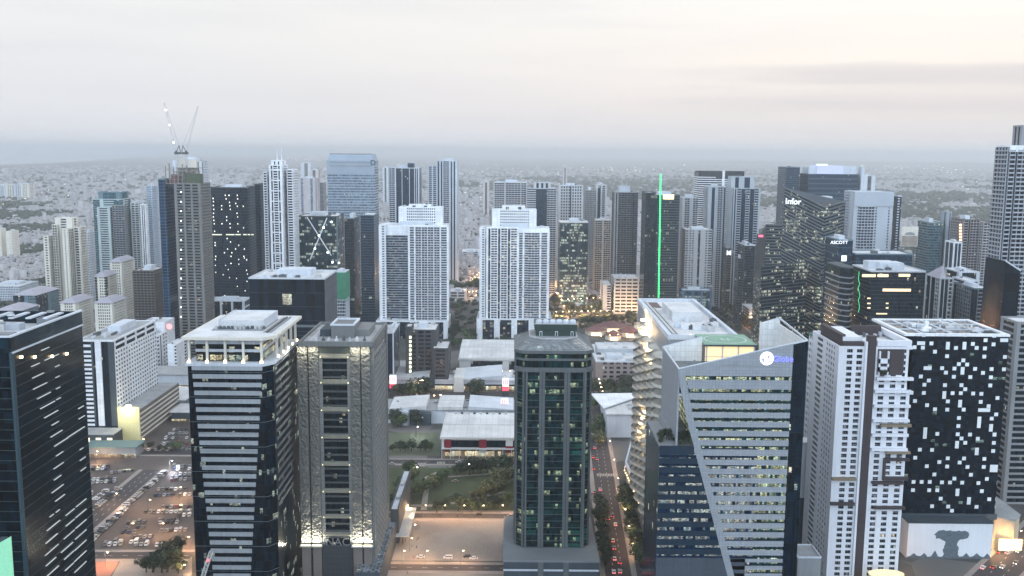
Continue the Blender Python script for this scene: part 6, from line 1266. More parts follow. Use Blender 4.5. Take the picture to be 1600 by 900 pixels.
t = thing('lit_kiosk', 'small glowing yellow-white box at the end of the shop row below the clinic', 'kiosk', (G(222, 605).x, G(222, 605).y - 4, 0)); obj('lit_wall', MB().box(-4.5, 4.5, -3, 3, 1, 20), plain('kiosk_glow', (1, .9, .6), emit=(1, .88, .55), es=1.1), t); obj('roof', MB().box(-5, 5, -3.5, 3.5, 20, 20.6), WG, t); obj('base', MB().box(-4.5, 4.5, -3, 3, 0, 1), DG, t)
mall('warehouse', 'flat grey shed beside the car park with a slanting pale roof', 218, 290, 612, 640, G(250, 645).y, 46, 12, roofm=RF, wallm=GY)
mall('warehouse', 'dark-fronted shed under the pale roof, touching the striped tower', 268, 305, 635, 650, G(280, 660).y, 26, 9, roofm=RF, wallm=DG, shop=3)
mall('long_shed', 'teal-roofed long shed across the top of the car park', 132, 212, 697, 712, G(170, 715).y, 16, 8, roofm=wall('teal_roof', (.14, .22, .22)), wallm=GY, shop=3)
# right of the central tower: brick hotel, curved mall, red-roofed village
r = T('brick_building', 'brownish hotel block with small paired windows and a white roof, right of the central tower', 926, 997, 566, 960, 40, 'W1 p8 W1', gm=G3, wm=wall('tan_brick', (.26, .22, .21)), br=.5, pw=7, fh=4.4, cl=14, top=WG)
sub(r, 'rear_wing', 930, 1000, 547, 1010, 36, 'W', 'W', gm=G3, wm=WG, cl=8, big=False)
mall('retail_row', 'white flat roofs stacked behind the tan brick hotel', 930, 1002, 536, 546, 1075, 40, 14, wallm=WG, shop=5)
t, w2, H = mall('curved_mall', 'white-roofed mall with a rooftop drum and a lit walkway left of the wedge tower', 948, 1010, 655, 676, 790, 60, 20, wallm=WG)
obj('roof_canopy', MB().prism([(-w2 - 9, 30), (-w2 - 2, -20), (w2, 22), (w2, 34)], H + 2, H + 2.8), WH, t)
for i in range(8): obj('roof_unit', MB().box(3 + (i % 4) * 4, 6 + (i % 4) * 4, -18 + (i // 4) * 12, -14 + (i // 4) * 12, H + .9, H + 3), (MU, WG)[i % 2], t)
t = thing('parking_deck', 'curving grey deck with a round pale drum beside the avenue', 'building', (98, 640, 0))
obj('deck', MB().prism([(-9, -130), (14, -130), (14, 80), (-4, 80), (-14, 30)], 0, 17), wall('deck_grey', (.2, .215, .23), var=.25, streak=False), t)
obj('deck_parapet', MB().slab((-14, 30), (-9, -130), 0, 160, 0, 1.2, 16, 18.4).slab((-4, 80), (-14, 30), 0, 51, 0, 1.2, 16, 18.38), WG, t)
obj('drum', MB().cyl(4, 62, 17, 21, 8.5, n=28).cyl(4, 62, 21, 21.8, 7.5, n=28), WG, t)
m = MB(); m2 = []
for i in range(30):
    f = i / 29; obj('string_light', MB().box(-13.6 + 4.6 * f - 2.4, -13.6 + 4.6 * f - 1.7, 28 - 155 * f, 28.9 - 155 * f, 12, 12.8), plain('string_bulb', (1, .8, .5), emit=(1, .76, .42), es=2.4), t)
obj('walkway_light_strip', MB().slab((-4, 80), (-14, 30), 0, 51, 1.2, 1.5, 13, 14), plain('pink_tube', (1, .7, .8), emit=(1, .72, .75), es=.9), t)
VR = wall('village_red_roof', (.17, .085, .085), var=.3, streak=False)
for i, (u_, v_, s, lab) in enumerate(((930, 522, 16, 'reddish hipped roof at the left end of the round-roofed village'), (957, 515, 22, 'large round reddish pavilion roof in the village behind the central tower'), (985, 524, 19, 'reddish hipped pavilion at the right end of the round-roofed village'), (958, 530, 12, 'small reddish pavilion in front of the large round one'))):
    c = G(u_, v_); t = thing('pavilion', lab, 'building', (c.x, c.y, 0)); n = 10 if i in (1,) else 8
    obj('wall', MB().cyl(0, 0, 0, 6, s * .85, n=n), CR, t); obj('roof', MB().cyl(0, 0, 6, 12, s, s * .12, n=n), VR, t); obj('lit_opening', MB().box(-s * .4, s * .4, -s * .95, -s * .85, .5, 4.5), plain('opening_glow', (1, .8, .5), emit=(1, .78, .48), es=1.3), t)
# dark parapet wing and ramp beside the stone tower
t = thing('ramp_building', 'dark wedge building with a sloping glazed ridge between the stone tower and the bare lot', 'building', (-71, 600, 0))
obj('wall', MB().box(-2.5, 2.5, -36, 34, 0, 22), DG, t); obj('parapet', MB().box(1.9, 2.6, -36, 34, 21.9, 23.6).box(-2.6, -1.9, -36, 34, 21.9, 23.58), DG, t)
obj('roof', MB().box(-1.9, 1.9, -35.8, 33.8, 22, 22.3), WG, t); obj('roof_unit', MB().box(-1.2, 1.2, -20, -14, 22.3, 24), MU, t); obj('roof_unit', MB().box(-1, 1, 5, 12, 22.3, 23.6), MU, t)
t = thing('glass_wing', 'grey glass-roofed wing at the foot of the stone tower beside the bare lot', 'building', (-77, 530, 0))
obj('wall', MB().box(-6, 7, -40, 32, 0, 15), DG, t); m = MB(); m.face([(-6, -40, 15.1), (7, -40, 15.1), (7, 32, 15.1), (-6, 32, 15.1)]); obj('roof', m, glass('wing_roof', (.10, .12, .14), lit=.03, cell=(2, 2), mull=(.25, .27, .3), mw=.14, var=1), t)
t = thing('entrance_canopy', 'thin pale canopy roof along the bare lot', 'canopy', (G(635, 830).x, G(635, 830).y, 0)); obj('roof', MB().box(-4, 4, -24, 24, 6, 6.6), wall('canopy_pale', (.36, .40, .42)), t)
for k in (-20, 0, 20): obj('post', MB().cyl(0, k, 0, 6, .3), MD, t)
# filler blocks in the gaps between the middle towers
fr_ = random.Random(77); FW = [WG, CR, GY, TE, BR, SW, wall('rose_render', (.36, .31, .30)), wall('tin_white', (.48, .50, .53))]
FN = {WG: 'pale grey', CR: 'cream', GY: 'mid-grey', TE: 'teal-grey', BR: 'brown', SW: 'slate-white', FW[6]: 'rose-grey', FW[7]: 'whitish'}
used_lab = set()
spots = [(30, 520, 12), (-60, 0, 0)]
fill = [(118, 515, 18, 25, 30), (300, 500, 14, 20, 30), (470, 480, 22, 30, 40), (556, 474, 10, 26, 30), (572, 505, 12, 30, 26), (590, 540, 20, 30, 30), (575, 560, 20, 20, 40), (715, 470, 14, 26, 40), (735, 402, 12, 40, 60), (868, 452, 14, 30, 30), (905, 486, 6, 18, 24), (1010, 470, 16, 20, 26), (1118, 478, 12, 24, 34), (1192, 508, 22, 40, 46), (1230, 500, 26, 36, 40), (1262, 510, 16, 30, 40), (1290, 505, 14, 34, 36), (1350, 508, 10, 40, 40), (1400, 510, 12, 46, 36), (1470, 500, 14, 30, 36), (1520, 500, 18, 34, 36), (1552, 520, 12, 24, 30), (760, 450, 8, 22, 20), (700, 440, 9, 20, 30), (1420, 408, 12, 40, 60), (1500, 408, 14, 44, 60), (50, 540, 14, 34, 30), (92, 560, 14, 24, 30), (140, 528, 12, 34, 30), (100, 600, 11, 30, 24), (235, 480, 10, 26, 30), (262, 490, 12, 30, 36)]
for i, (u_, v_, H_, w_, d_) in enumerate(fill):
    c = G(u_, v_); wm0 = FW[i % 8]; ut = W(u_, v_, c.y)
    side_ = 'left' if u_ < 500 else ('middle' if u_ < 1000 else 'right')
    lab = '%s low-rise infill block with a cluttered flat roof, number %s from the left among the low blocks between towers' % (FN[wm0], '')
    ordn = sorted(f[0] for f in fill).index(u_)
    WORD = 'first second third fourth fifth sixth seventh eighth ninth tenth eleventh twelfth thirteenth fourteenth fifteenth sixteenth seventeenth eighteenth nineteenth twentieth'.split()
    lab = '%s low-rise block wedged between towers, %s counting from the %s edge' % (FN[wm0], WORD[ordn] if ordn < 16 else WORD[len(fill) - 1 - ordn], 'left' if ordn < 16 else 'right')
    tower('low_rise_block', lab, 0, 1, 300, c.y, d_, 'W1 b4 W1 b4 W1', 'W1 b4', wm=wm0, gm=G3, xy=(c.x - w_ / 2, c.x + w_ / 2), h=H_, fh=3.6, cl=5, cat='building')['' and 0 or 0].__setitem__('group', 'low blocks between the towers')

# ================================================================ TREES
LEAF = []
for nm, c in (('leaf_dark', (.022, .036, .02)), ('leaf_mid', (.05, .075, .032)), ('leaf_olive', (.085, .09, .04))):
    m, ns, ls, p = newmat(nm); g = ns.new('ShaderNodeNewGeometry'); oi = ns.new('ShaderNodeObjectInfo')
    k = mth(ns, ls, 'MULTIPLY_ADD', g.outputs['Random Per Island'], 1.9, .2); k = mth(ns, ls, 'MULTIPLY', k, mth(ns, ls, 'MULTIPLY_ADD', oi.outputs['Random'], .6, .7)); cc = ns.new('ShaderNodeCombineColor')
    for i in range(3): ls.new(mth(ns, ls, 'MULTIPLY', k, c[i]), cc.inputs[i])
    ls.new(cc.outputs[0], p.inputs['Base Color']); p.inputs['Roughness'].default_value = .8; LEAF.append(m)
BARK = wall('bark', (.07, .055, .045))
crowns, trunks = [], []
for s in range(5):
    rr = random.Random(100 + s); m = MB(); lobes = []
    for i in range(9 + s): a = rr.uniform(0, 6.28); q = rr.uniform(0, 2.7); lobes.append((q * math.cos(a), q * math.sin(a), rr.uniform(3.6, 7.2), rr.uniform(1.2, 2.1)))
    for lx, ly, lz, lr in lobes:
        for i in range(62):
            d = Vector((rr.gauss(0, 1), rr.gauss(0, 1), rr.gauss(0, .8))).normalized() * lr * rr.uniform(.65, 1.08); c = Vector((lx, ly, lz)) + d
            n = (d.normalized() + Vector((rr.uniform(-.6, .6), rr.uniform(-.6, .6), rr.uniform(-.2, .9)))).normalized(); u = n.cross(Vector((.3, .2, 1))).normalized(); v = n.cross(u); z = rr.uniform(.28, .55)
            m.face([c + u * z, c + v * z * .8, c - u * z, c - v * z * .8])
    crowns.append(m.mesh('crown')); b = MB().cyl(0, 0, 0, 4.2, .28, .17, 7, False)
    for i in range(5): a = i * 1.3 + s; b.bar((0, 0, 2.6 + i * .35), (1.9 * math.cos(a), 1.9 * math.sin(a), 5 + i * .2), .13, .05)
    trunks.append(b.mesh('trunk'))
for c in trunks: c.materials.append(BARK)
crown_m = {}
def tree(x, y, h, lab, grp, mi=0, z=0, rnd=random):
    k = rnd.randrange(5); key = (k, mi)
    if key not in crown_m: me = crowns[k].copy(); me.materials.append(LEAF[mi]); crown_m[key] = me
    t = thing('tree', lab, 'tree', (x, y, z), grp, rnd.uniform(0, 6.28)); s = h / 8.8; t.scale = (s * rnd.uniform(.95, 1.3), s * rnd.uniform(.95, 1.3), s)
    obj('crown', crown_m[key], None, t); obj('trunk', trunks[k], None, t); return t
rt = random.Random(21)
def row(n, u0, v0, u1, v1, h, lab, grp, mi=0, jit=2.5):
    a, b = G(u0, v0), G(u1, v1)
    for i in range(n):
        p = a.lerp(b, (i + .5) / n); tree(p.x + rt.uniform(-jit, jit), p.y + rt.uniform(-jit, jit), h * rt.uniform(.85, 1.45), lab, grp, mi if rt.random() > .3 else (mi + 1) % 3, 0, rt)
row(9, 625, 800, 652, 738, 10, 'leafy tree at the left side of the lawn', 'trees at the left side of the lawn', 1, 5)
row(10, 680, 800, 800, 794, 9, 'dark bushy tree along the near edge of the lawn', 'trees along the near edge of the lawn', 0)
row(9, 705, 742, 800, 738, 11, 'broad dark tree along the street in front of the mall', 'trees between the lawn and the mall street', 0)
row(12, 740, 785, 805, 752, 10, 'olive tree at the right side of the lawn', 'trees at the right side of the lawn', 2, 6)
row(6, 655, 775, 700, 750, 9, 'light green tree on the middle of the lawn', 'trees on the middle of the lawn', 1, 4)
sheet('court', pix([(606, 712), (688, 712), (684, 676), (606, 676)]), .008, wall('court_green', (.09, .11, .07), streak=False, scale=.08)); row(9, 608, 668, 660, 664, 11, 'dark palm-like tree beside the middle retail row', 'trees beside the middle retail row', 0, 4)
row(7, 610, 706, 680, 704, 8, 'small dark tree behind the mall street', 'small trees left of the mall', 0)
row(9, 618, 622, 668, 618, 15, 'round dark tree in front of the grey retail row', 'round trees in front of the grey retail row', 0, 3); row(4, 738, 622, 752, 618, 18, 'big round dark tree near the lit column', 'big round trees near the lit columns', 0, 3)
row(14, 700, 545, 810, 541, 11, 'dark tree behind the curved-roof mall', 'trees behind the curved-roof mall', 0, 5)
row(8, 690, 560, 708, 520, 12, 'dark tree beside the brick office group', 'trees beside the brick office group', 0, 5)
row(15, 934, 640, 985, 628, 13, 'dark tree in front of the tan brick hotel', 'trees in front of the tan brick hotel', 0, 5); row(9, 930, 618, 990, 612, 13, 'dark tree close against the tan brick hotel', 'trees close against the tan brick hotel', 0, 4)
row(12, 932, 700, 948, 640, 11, 'olive tree along the upper avenue', 'trees along the upper avenue', 1, 3)
row(11, 975, 780, 1000, 890, 11, 'dark tree on the right pavement of the near avenue', 'trees on the right pavement of the near avenue', 0, 2.5); row(9, 938, 790, 944, 890, 10, 'dark tree on the left pavement of the near avenue', 'trees on the left pavement of the near avenue', 0, 1.5)
row(5, 258, 880, 285, 868, 13, 'dark tree by the orange-lit lot', 'trees by the orange-lit lot', 0, 3); row(7, 215, 897, 290, 893, 11, 'dark tree at the bottom edge by the orange lot', 'trees at the bottom edge', 0, 3)
row(12, 140, 706, 290, 704, 6, 'small tree in the planting strip across the car park', 'trees in the planting strip of the car park', 0, 2); row(7, 215, 628, 300, 655, 8, 'tree by the sheds above the car park', 'trees by the sheds', 0, 4)
row(26, 862, 492, 1000, 484, 13, 'tree in the wooded square behind the central tower', 'trees in the wooded square', 1, 16); row(16, 862, 476, 935, 470, 12, 'tree at the far side of the wooded square', 'trees at the far side of the wooded square', 0, 14); row(12, 900, 508, 1000, 502, 12, 'tree between the square and the red-roofed village', 'trees by the red-roofed village', 0, 10)
row(12, 702, 456, 750, 450, 14, 'tree at the junction between the white apartment slabs', 'trees at the junction between the white slabs', 0, 10); row(12, 726, 530, 800, 524, 12, 'tree at the foot of the right white apartment slab', 'trees at the foot of the right white slab', 0, 5)
row(14, 1130, 478, 1178, 520, 12, 'tree along the far right avenue', 'trees along the far right avenue', 0, 5); row(10, 1240, 515, 1310, 508, 13, 'tree at the foot of the tilted-band tower', 'trees at the foot of the tilted-band tower', 0, 8)
x0_, x1_, y0_, y1_, z_ = TERR
for i in range(15): tree(x0_ + (i + .5) * (x1_ - x0_) / 15 + rt.uniform(-.6, .6), rt.uniform(y0_ - 1, y1_), rt.uniform(3.4, 6), 'small dark tree on the planted terrace of the wedge tower', 'terrace trees of the wedge tower', 0, z_, rt)
tree(W(1379, 582, 497).x, 496.2, 4.5, 'lone dark shrub on the upper terrace of the white and brown apartment tower', None, 0, W(1379, 585, 497).z - 1, rt)

# ================================================================ CARS
tyre = plain('tyre', (.02, .02, .02), .8); cg = plain('car_glass', (.02, .025, .03), .15)
PAINT = {'white': (.62, .63, .65), 'silver': (.32, .33, .35), 'black': (.015, .016, .018), 'grey': (.12, .125, .13), 'red': (.22, .02, .02), 'blue': (.03, .05, .12), 'beige': (.35, .31, .25)}
def carmesh(kind):
    m = MB(); L2 = 2.2; w2 = .88
    prof = {'car': [(-2.2, .35), (2.2, .35), (2.22, .75), (1.35, .92), (.75, 1.42), (-1.1, 1.45), (-1.85, .98), (-2.2, .9)], 'van': [(-2.4, .35), (2.4, .35), (2.42, .95), (1.8, 1.15), (1.3, 1.85), (-2.3, 1.95), (-2.42, .9)]}[kind]
    m.mat('P'); n = len(prof)
    m.face([(-w2, y, z) for y, z in prof][::-1]); m.face([(w2, y, z) for y, z in prof])
    for i in range(n): (a, b), (c, d) = prof[i], prof[(i + 1) % n]; m.face([(w2, a, b), (-w2, a, b), (-w2, c, d), (w2, c, d)])
    g = {'car': [(.92, .98), (.6, 1.38), (-1.0, 1.4), (-1.6, 1.0)], 'van': [(1.5, 1.2), (1.1, 1.75), (-2.1, 1.8), (-2.2, 1.2)]}[kind]
    m.mat('G'); m.face([(w2 + .01, y, z) for y, z in g]); m.face([(-w2 - .01, y, z) for y, z in g][::-1])
    (a, b), (c, d) = ((1.3, .96), (.8, 1.38)) if kind == 'car' else ((1.77, 1.2), (1.34, 1.8)); m.face([(.75, a, b + .02), (.7, c, d + .02), (-.7, c, d + .02), (-.75, a, b + .02)])
    (a, b), (c, d) = ((-1.2, 1.42), (-1.75, 1.06)) if kind == 'car' else ((-2.33, 1.85), (-2.41, 1.2)); m.face([(.7, a, b + .02), (.7, c, d + .02), (-.7, c, d + .02), (-.7, a, b + .02)])
    m.mat('T')
    for sx in (-1, 1):
        for y in (-1.35, 1.35):
            P = [(sx * (w2 + .02), y + .33 * math.cos(i * math.pi / 5), .33 + .33 * math.sin(i * math.pi / 5)) for i in range(10)]; m.face(P if sx > 0 else P[::-1])
            Q = [(sx * (w2 - .2), p[1], p[2]) for p in P]
            for i in range(10): m.face([P[i], Q[i], Q[(i + 1) % 10], P[(i + 1) % 10]])
    m.mat('R'); m.box(-.8, -.45, -2.26 - (.2 if kind == 'van' else 0), -2.15, .68, .86).box(.45, .8, -2.26 - (.2 if kind == 'van' else 0), -2.15, .68, .86)
    m.mat('H'); m.box(-.8, -.45, 2.15, 2.27, .58, .74).box(.45, .8, 2.15, 2.27, .58, .74)
    return m
RL = plain('tail_light_on', (.8, .05, .05), emit=(1, .06, .04), es=9); HL = plain('head_light_on', (1, 1, .9), emit=(1, .93, .75), es=12); RO = plain('tail_light_off', (.15, .01, .01)); HO = plain('head_light_off', (.5, .5, .5))
carm = {}
def car(x, y, ang, c, lab, grp, kind='car', lit=False, parts=False):
    key = (kind, c, lit)
    if key not in carm:
        base = carmesh(kind); names = list(base.ms); me = MB.mesh.__get__(base)('car') if False else None
        sv = base.ms; base.ms = [{'P': plain('paint_' + c, PAINT[c], .3), 'G': cg, 'T': tyre, 'R': RL if lit else RO, 'H': HL if lit else HO}[q] for q in sv]; carm[key] = base.mesh('parked_car')
    o = bpy.data.objects.new('van' if kind == 'van' else ('driving_car' if lit else 'parked_car'), carm[key]); col.objects.link(o); o.location = (x, y, .02); o.rotation_euler = (0, 0, ang)
    o.scale = (1.12, 1.12, 1.12)
    return tag(o, lab, kind, grp)
rc = random.Random(31); cols = ['white'] * 5 + ['silver'] * 4 + ['black'] * 5 + ['grey'] * 4 + ['red'] + ['blue'] + ['beige']
def Z4(x, y): return G(x / 4.09, 680 + y / 4.09)
def Z3(x, y): return G(x / 4.09, 480 + y / 4.09)
ROWS = [('Z4', 555, 222, 700, 218, 'the top left row of the car park'), ('Z4', 700, 245, 860, 225, 'the short row left of the diagonal road'), ('Z4', 560, 306, 745, 300, 'the second row left of the diagonal road'), ('Z4', 555, 330, 600, 325, 'the stub row at the left of the lot'),
        ('Z4', 575, 490, 760, 345, 'the slanting row left of the diagonal road'), ('Z4', 570, 690, 800, 470, 'the near slanting row right of the diagonal road'), ('Z4', 800, 455, 1060, 235, 'the far slanting row right of the diagonal road'),
        ('Z4', 1100, 222, 1225, 218, 'the far row beside the striped tower'), ('Z4', 1085, 290, 1225, 285, 'the row beside the bright lamp'), ('Z4', 1000, 352, 1225, 346, 'the far line of the first pair'), ('Z4', 985, 388, 1225, 384, 'the near line of the first pair'),
        ('Z4', 1030, 462, 1225, 458, 'the far line of the second pair'), ('Z4', 890, 495, 1225, 492, 'the near line of the second pair'), ('Z4', 810, 565, 935, 560, 'the far line of the middle island'), ('Z4', 800, 595, 930, 590, 'the near line of the middle island'), ('Z4', 1010, 565, 1150, 560, 'the right island of the car park'),
        ('Z4', 770, 625, 880, 620, 'the short row under the middle island'), ('Z4', 655, 705, 790, 698, 'the bottom left row by the street'), ('Z4', 825, 705, 955, 700, 'the bottom middle row by the street'), ('Z4', 990, 706, 1095, 702, 'the bottom right row by the street'), ('Z4', 560, 380, 610, 375, 'the small group at the left of the lot'),
        ('Z4', 850, 655, 1010, 650, 'the lower right pocket of the car park'), ('Z4', 1100, 520, 1225, 515, 'the line under the second pair'), ('Z4', 1020, 615, 1200, 608, 'the lowest right line of the car park'), ('Z4', 600, 420, 690, 350, 'the loose line left of the slanting row'), ('Z4', 1110, 255, 1225, 250, 'the line beyond the bright lamp'),
        ('Z3', 1030, 872, 1205, 868, 'the near row of the upper car park'), ('Z3', 1050, 842, 1205, 838, 'the second row of the upper car park'), ('Z3', 1075, 812, 1205, 808, 'the third row of the upper car park'), ('Z3', 1100, 785, 1205, 782, 'the far row of the upper car park'), ('Z4', 940, 98, 1205, 96, 'the lowest row of the upper car park'), ('Z4', 1040, 62, 1205, 58, 'the row under the upper car park centre')]
for f_, a_, b_, c_, d_, ds_ in [ROWS[0], ROWS[2], ROWS[8], ROWS[15], ROWS[17], ROWS[18], ROWS[7]]: ROWS.append((f_, a_, b_ - 17, c_, d_ - 17, ds_.replace('the ', 'the line behind the ', 1).replace(' of the car park', '').replace(' left of the diagonal road', ' at the left').replace(' of the first pair', '')))
ORD = 'first second third fourth fifth sixth seventh eighth ninth tenth eleventh twelfth thirteenth fourteenth fifteenth sixteenth seventeenth eighteenth nineteenth twentieth'.split()
for f, a, b, c, d, desc in ROWS:
    fn = Z4 if f == 'Z4' else Z3; p, q = fn(a, b), fn(c, d); Ln = (q - p).length; n = max(1, int(Ln / 2.75)); ang = math.atan2(q.y - p.y, q.x - p.x); cn = {}
    for i in range(n):
        if rc.random() < .06: continue
        w_ = p.lerp(q, (i + .5) / n); cc_ = rc.choice(cols); kd = 'van' if rc.random() < .18 else 'car'; cn[(cc_, kd)] = cn.get((cc_, kd), 0) + 1
        car(w_.x + rc.uniform(-.15, .15), w_.y + rc.uniform(-.4, .4), ang + (math.pi if rc.random() < .5 else 0) + rc.uniform(-.03, .03), cc_, '%s %s %s from left in %s' % (ORD[min(cn[(cc_, kd)] - 1, 19)], cc_, kd, desc), 'cars parked in the open car park', kd)
Z8 = lambda x, y: G(600 + x / 4.5, 700 + y / 4.5)
for (x, y, c, k, lab) in ((258, 772, 'white', 'car', 'white car at the left on the street in front of the bare lot'), (450, 778, 'white', 'van', 'white van with a dark roof on the street in front of the bare lot'), (630, 782, 'white', 'car', 'white car right of the white van on the near street'), (585, 768, 'black', 'car', 'black car just behind the right white car on the near street'), (665, 474, 'black', 'car', 'black car on the street at the far side of the bare lot'), (890, 482, 'silver', 'car', 'silver car by the central tower on the street beyond the bare lot'), (525, 104, 'white', 'car', 'white car on the street in front of the red-panelled mall'), (205, 128, 'white', 'car', 'white car left of the lawn on the mall street'), (55, 118, 'silver', 'car', 'silver car beside the stone tower on the mall street'), (500, 238, 'beige', 'car', 'pale car parked under the trees of the lawn')):
    p = Z8(x, y); car(p.x, p.y, R_(90) + rc.uniform(-.05, .05), c, lab, 'cars on the streets around the bare lot', k, lit=y > 700 and False)
ZB = lambda x, y: G(780 + x / 4.286, 690 + y / 4.286)
for i, (x, y, c, away) in enumerate(((655, 120, 'grey', 1), (632, 185, 'black', 1), (675, 325, 'silver', 1), (638, 342, 'grey', 1), (702, 455, 'white', 0), (730, 520, 'grey', 1), (758, 500, 'black', 1), (710, 568, 'white', 0), (778, 560, 'white', 1), (703, 625, 'grey', 0), (760, 668, 'white', 1), (693, 710, 'white', 0), (770, 718, 'grey', 1), (772, 790, 'white', 1), (806, 812, 'black', 1), (767, 878, 'white', 1), (808, 875, 'silver', 1), (640, 45, 'silver', 1), (628, 108, 'red', 1))):
    p = ZB(x, y); car(p.x, p.y, R_(-3) + (0 if away else math.pi), c, '%s car %s on the near avenue, %s from its top' % (c, 'with tail lights lit' if away else 'facing the viewer', ORD[sorted([45, 108, 120, 185, 325, 342, 455, 520, 500, 568, 560, 625, 668, 710, 718, 790, 812, 878, 875]).index(y)]), 'cars on the avenue beside the central tower', 'car', True)
# dense traffic far away: tiny cars with their lights on
def jam(n, a, b, w_, seed, grp, lab):
    rr = random.Random(seed); a, b = G(*a), G(*b); d = b - a; dd = d.normalized(); nn = Vector((dd.y, -dd.x, 0)); ang = math.atan2(-dd.x, dd.y)
    for i in range(n):
        ln = (i % 4); p = a + d * ((i + rr.random()) / n) + nn * ((ln - 1.5) * w_ / 4); away = ln < 2
        car(p.x, p.y, ang + (0 if away else math.pi), rr.choice(['white', 'silver', 'black', 'grey']), lab, grp, 'car', True)
jam(40, (1180, 512), (1112, 456), 22, 1, 'cars jammed on the far right avenue', 'tiny car with its lights on in the jam on the far right avenue')
jam(34, (752, 452), (742, 412), 20, 2, 'cars jammed on the avenue between the white slabs', 'tiny car with its lights on in the jam between the white apartment slabs')
jam(22, (860, 470), (880, 430), 24, 3, 'cars behind the right white slab', 'tiny car with its lights on behind the right white apartment slab')
jam(9, (1548, 898), (1600, 846), 16, 6, 'cars on the street at the bottom right', 'car with its lights on along the street at the bottom right corner')
jam(20, (590, 486), (562, 468), 20, 4, 'cars left of the left white slab', 'tiny car with its lights on left of the left white apartment slab')

# ================================================================ STREET LAMPS
pole = MB().cyl(0, 0, 0, 8.6, .12, .07, 8).bar((0, 0, 8.5), (1.5, 0, 8.8), .06).mesh('pole'); pole.materials.append(MD)
headm = MB().box(1.1, 1.9, -.18, .18, 8.72, 8.86).mesh('lamp_head'); headm.materials.append(MD)
bulb = {}
for nm, c, es in (('w', (1, .66, .34), 22), ('c', (.95, .98, 1), 22)):
    b = MB().box(1.1, 1.9, -.25, .25, 8.45, 8.71).mesh('lamp_bulb'); b.materials.append(plain('bulb_' + nm, (1, .9, .8), emit=c, es=es)); bulb[nm] = b
def lamp(u_, v_, lab, grp, kind='w', en=1600, ang=0, pt=True, sc=1.0):
    c = G(u_, v_); t = thing('street_lamp', lab, 'street lamp', (c.x, c.y, 0), grp, ang); t.scale = (sc,) * 3
    obj('pole', pole, None, t); hd_ = obj('lamp_head', headm, None, t); obj('lamp_bulb', bulb[kind], None, hd_)
    if pt:
        ld = bpy.data.lights.new('street_lamp_light', 'POINT'); ld.energy = en * 1.5; ld.color = (1, .56, .26) if kind == 'w' else (.9, .95, 1); ld.shadow_soft_size = .4
        lo = bpy.data.objects.new('lamp_glow', ld); col.objects.link(lo); lo.parent = t; lo.location = (1.5, 0, 8.2)
for i, u_ in enumerate((634, 662, 692, 722, 752, 782)): lamp(u_, 809, 'street lamp on the far side of the bare lot', 'lamps on the far side of the bare lot', en=3600)
for i, u_ in enumerate((628, 664, 720, 785)): lamp(u_, 882, 'street lamp on the near side of the bare lot', 'lamps on the near side of the bare lot', en=4200)
for i, (u_, v_) in enumerate(((645, 840), (640, 862), (641, 822))): lamp(u_, v_, 'lamp along the pale pavement left of the bare lot', 'lamps left of the bare lot', en=1100)
for i, (u_, v_) in enumerate(((649, 747), (729, 742), (766, 740))): lamp(u_, v_, 'lamp standing at the far side of the lawn', 'lamps at the far side of the lawn', 'c', en=900)
lamp(650, 682, 'lamp over the small court left of the mall', None, 'c', en=2500)
for i, v_ in enumerate((870, 842, 815, 790, 765, 735, 705, 680)): lamp(992 - (870 - v_) * .22, v_, 'street lamp on the right side of the near avenue', 'lamps along the near avenue', en=2600, ang=math.pi)
for (u_, v_, l, k, e) in ((180, 790, 'warm lamp left in the car park by the diagonal road', 'w', 5000), (232, 800, 'warm lamp in the middle islands of the car park', 'w', 5000), (280, 780, 'warm lamp between the car park and the striped tower', 'w', 6000), (266, 737, 'very bright white lamp in the middle of the car park', 'c', 9000), (150, 722, 'warm lamp at the top left of the car park', 'w', 4000), (222, 702, 'lamp in the planting strip of the car park', 'w', 1500), (205, 838, 'warm lamp low in the car park', 'w', 4500), (252, 838, 'warm lamp at the right low end of the car park', 'w', 5000), (262, 896, 'orange lamp in the dirt lot at the bottom', 'w', 9000), (292, 860, 'orange lamp against the foot of the striped tower', 'w', 9000), (165, 885, 'lamp beside the red court', 'w', 6000), (285, 905, 'orange lamp under the trees at the bottom edge', 'w', 8000), (1560, 868, 'orange lamp on the street at the bottom right', 'w', 9000), (1590, 850, 'orange lamp near the right edge on the street', 'w', 9000), (1385, 893, 'warm lamp at the apartment tower entrance', 'w', 6000)): lamp(u_, v_, l, None, k, e * 1.15)
for (u0, v0, u1, v1, n, l) in ((700, 470, 745, 466, 8, 'lamp in the forecourt between the white slabs'), (870, 480, 990, 474, 12, 'lamp at the far side of the wooded square'), (640, 640, 690, 636, 5, 'lamp behind the small court'), (700, 600, 800, 596, 8, 'lamp on the mall passage'), (930, 600, 940, 640, 6, 'lamp along the upper avenue'), (1000, 470, 1010, 545, 8, 'lamp beside the curved balconies'), (735, 448, 762, 420, 8, 'lamp at the junction between the white apartment slabs'), (862, 500, 1000, 497, 14, 'lamp in the wooded square'), (866, 470, 895, 438, 12, 'lamp behind the right white apartment slab'), (572, 492, 590, 470, 4, 'lamp left of the left white apartment slab'), (1120, 470, 1176, 512, 7, 'lamp along the far right avenue'), (930, 540, 996, 534, 5, 'lamp by the red-roofed village'), (640, 612, 800, 606, 5, 'lamp in the mall garden')):
    for i in range(n): f = (i + .5) / n; lamp(u0 + (u1 - u0) * f, v0 + (v1 - v0) * f, l, l.replace('lamp', 'lamps', 1), 'w', 26000 if v0 < 520 else 5000, pt=(i % 2 == 0), sc=1.4)
for (u_, v_, l) in ((1295, 480, 'tall white floodlight mast below the dark hotel block'), (1288, 490, 'lower white floodlight mast right of the tilted-band tower')): lamp(u_, v_ + 18, l, None, 'c', 9000, sc=2.6)
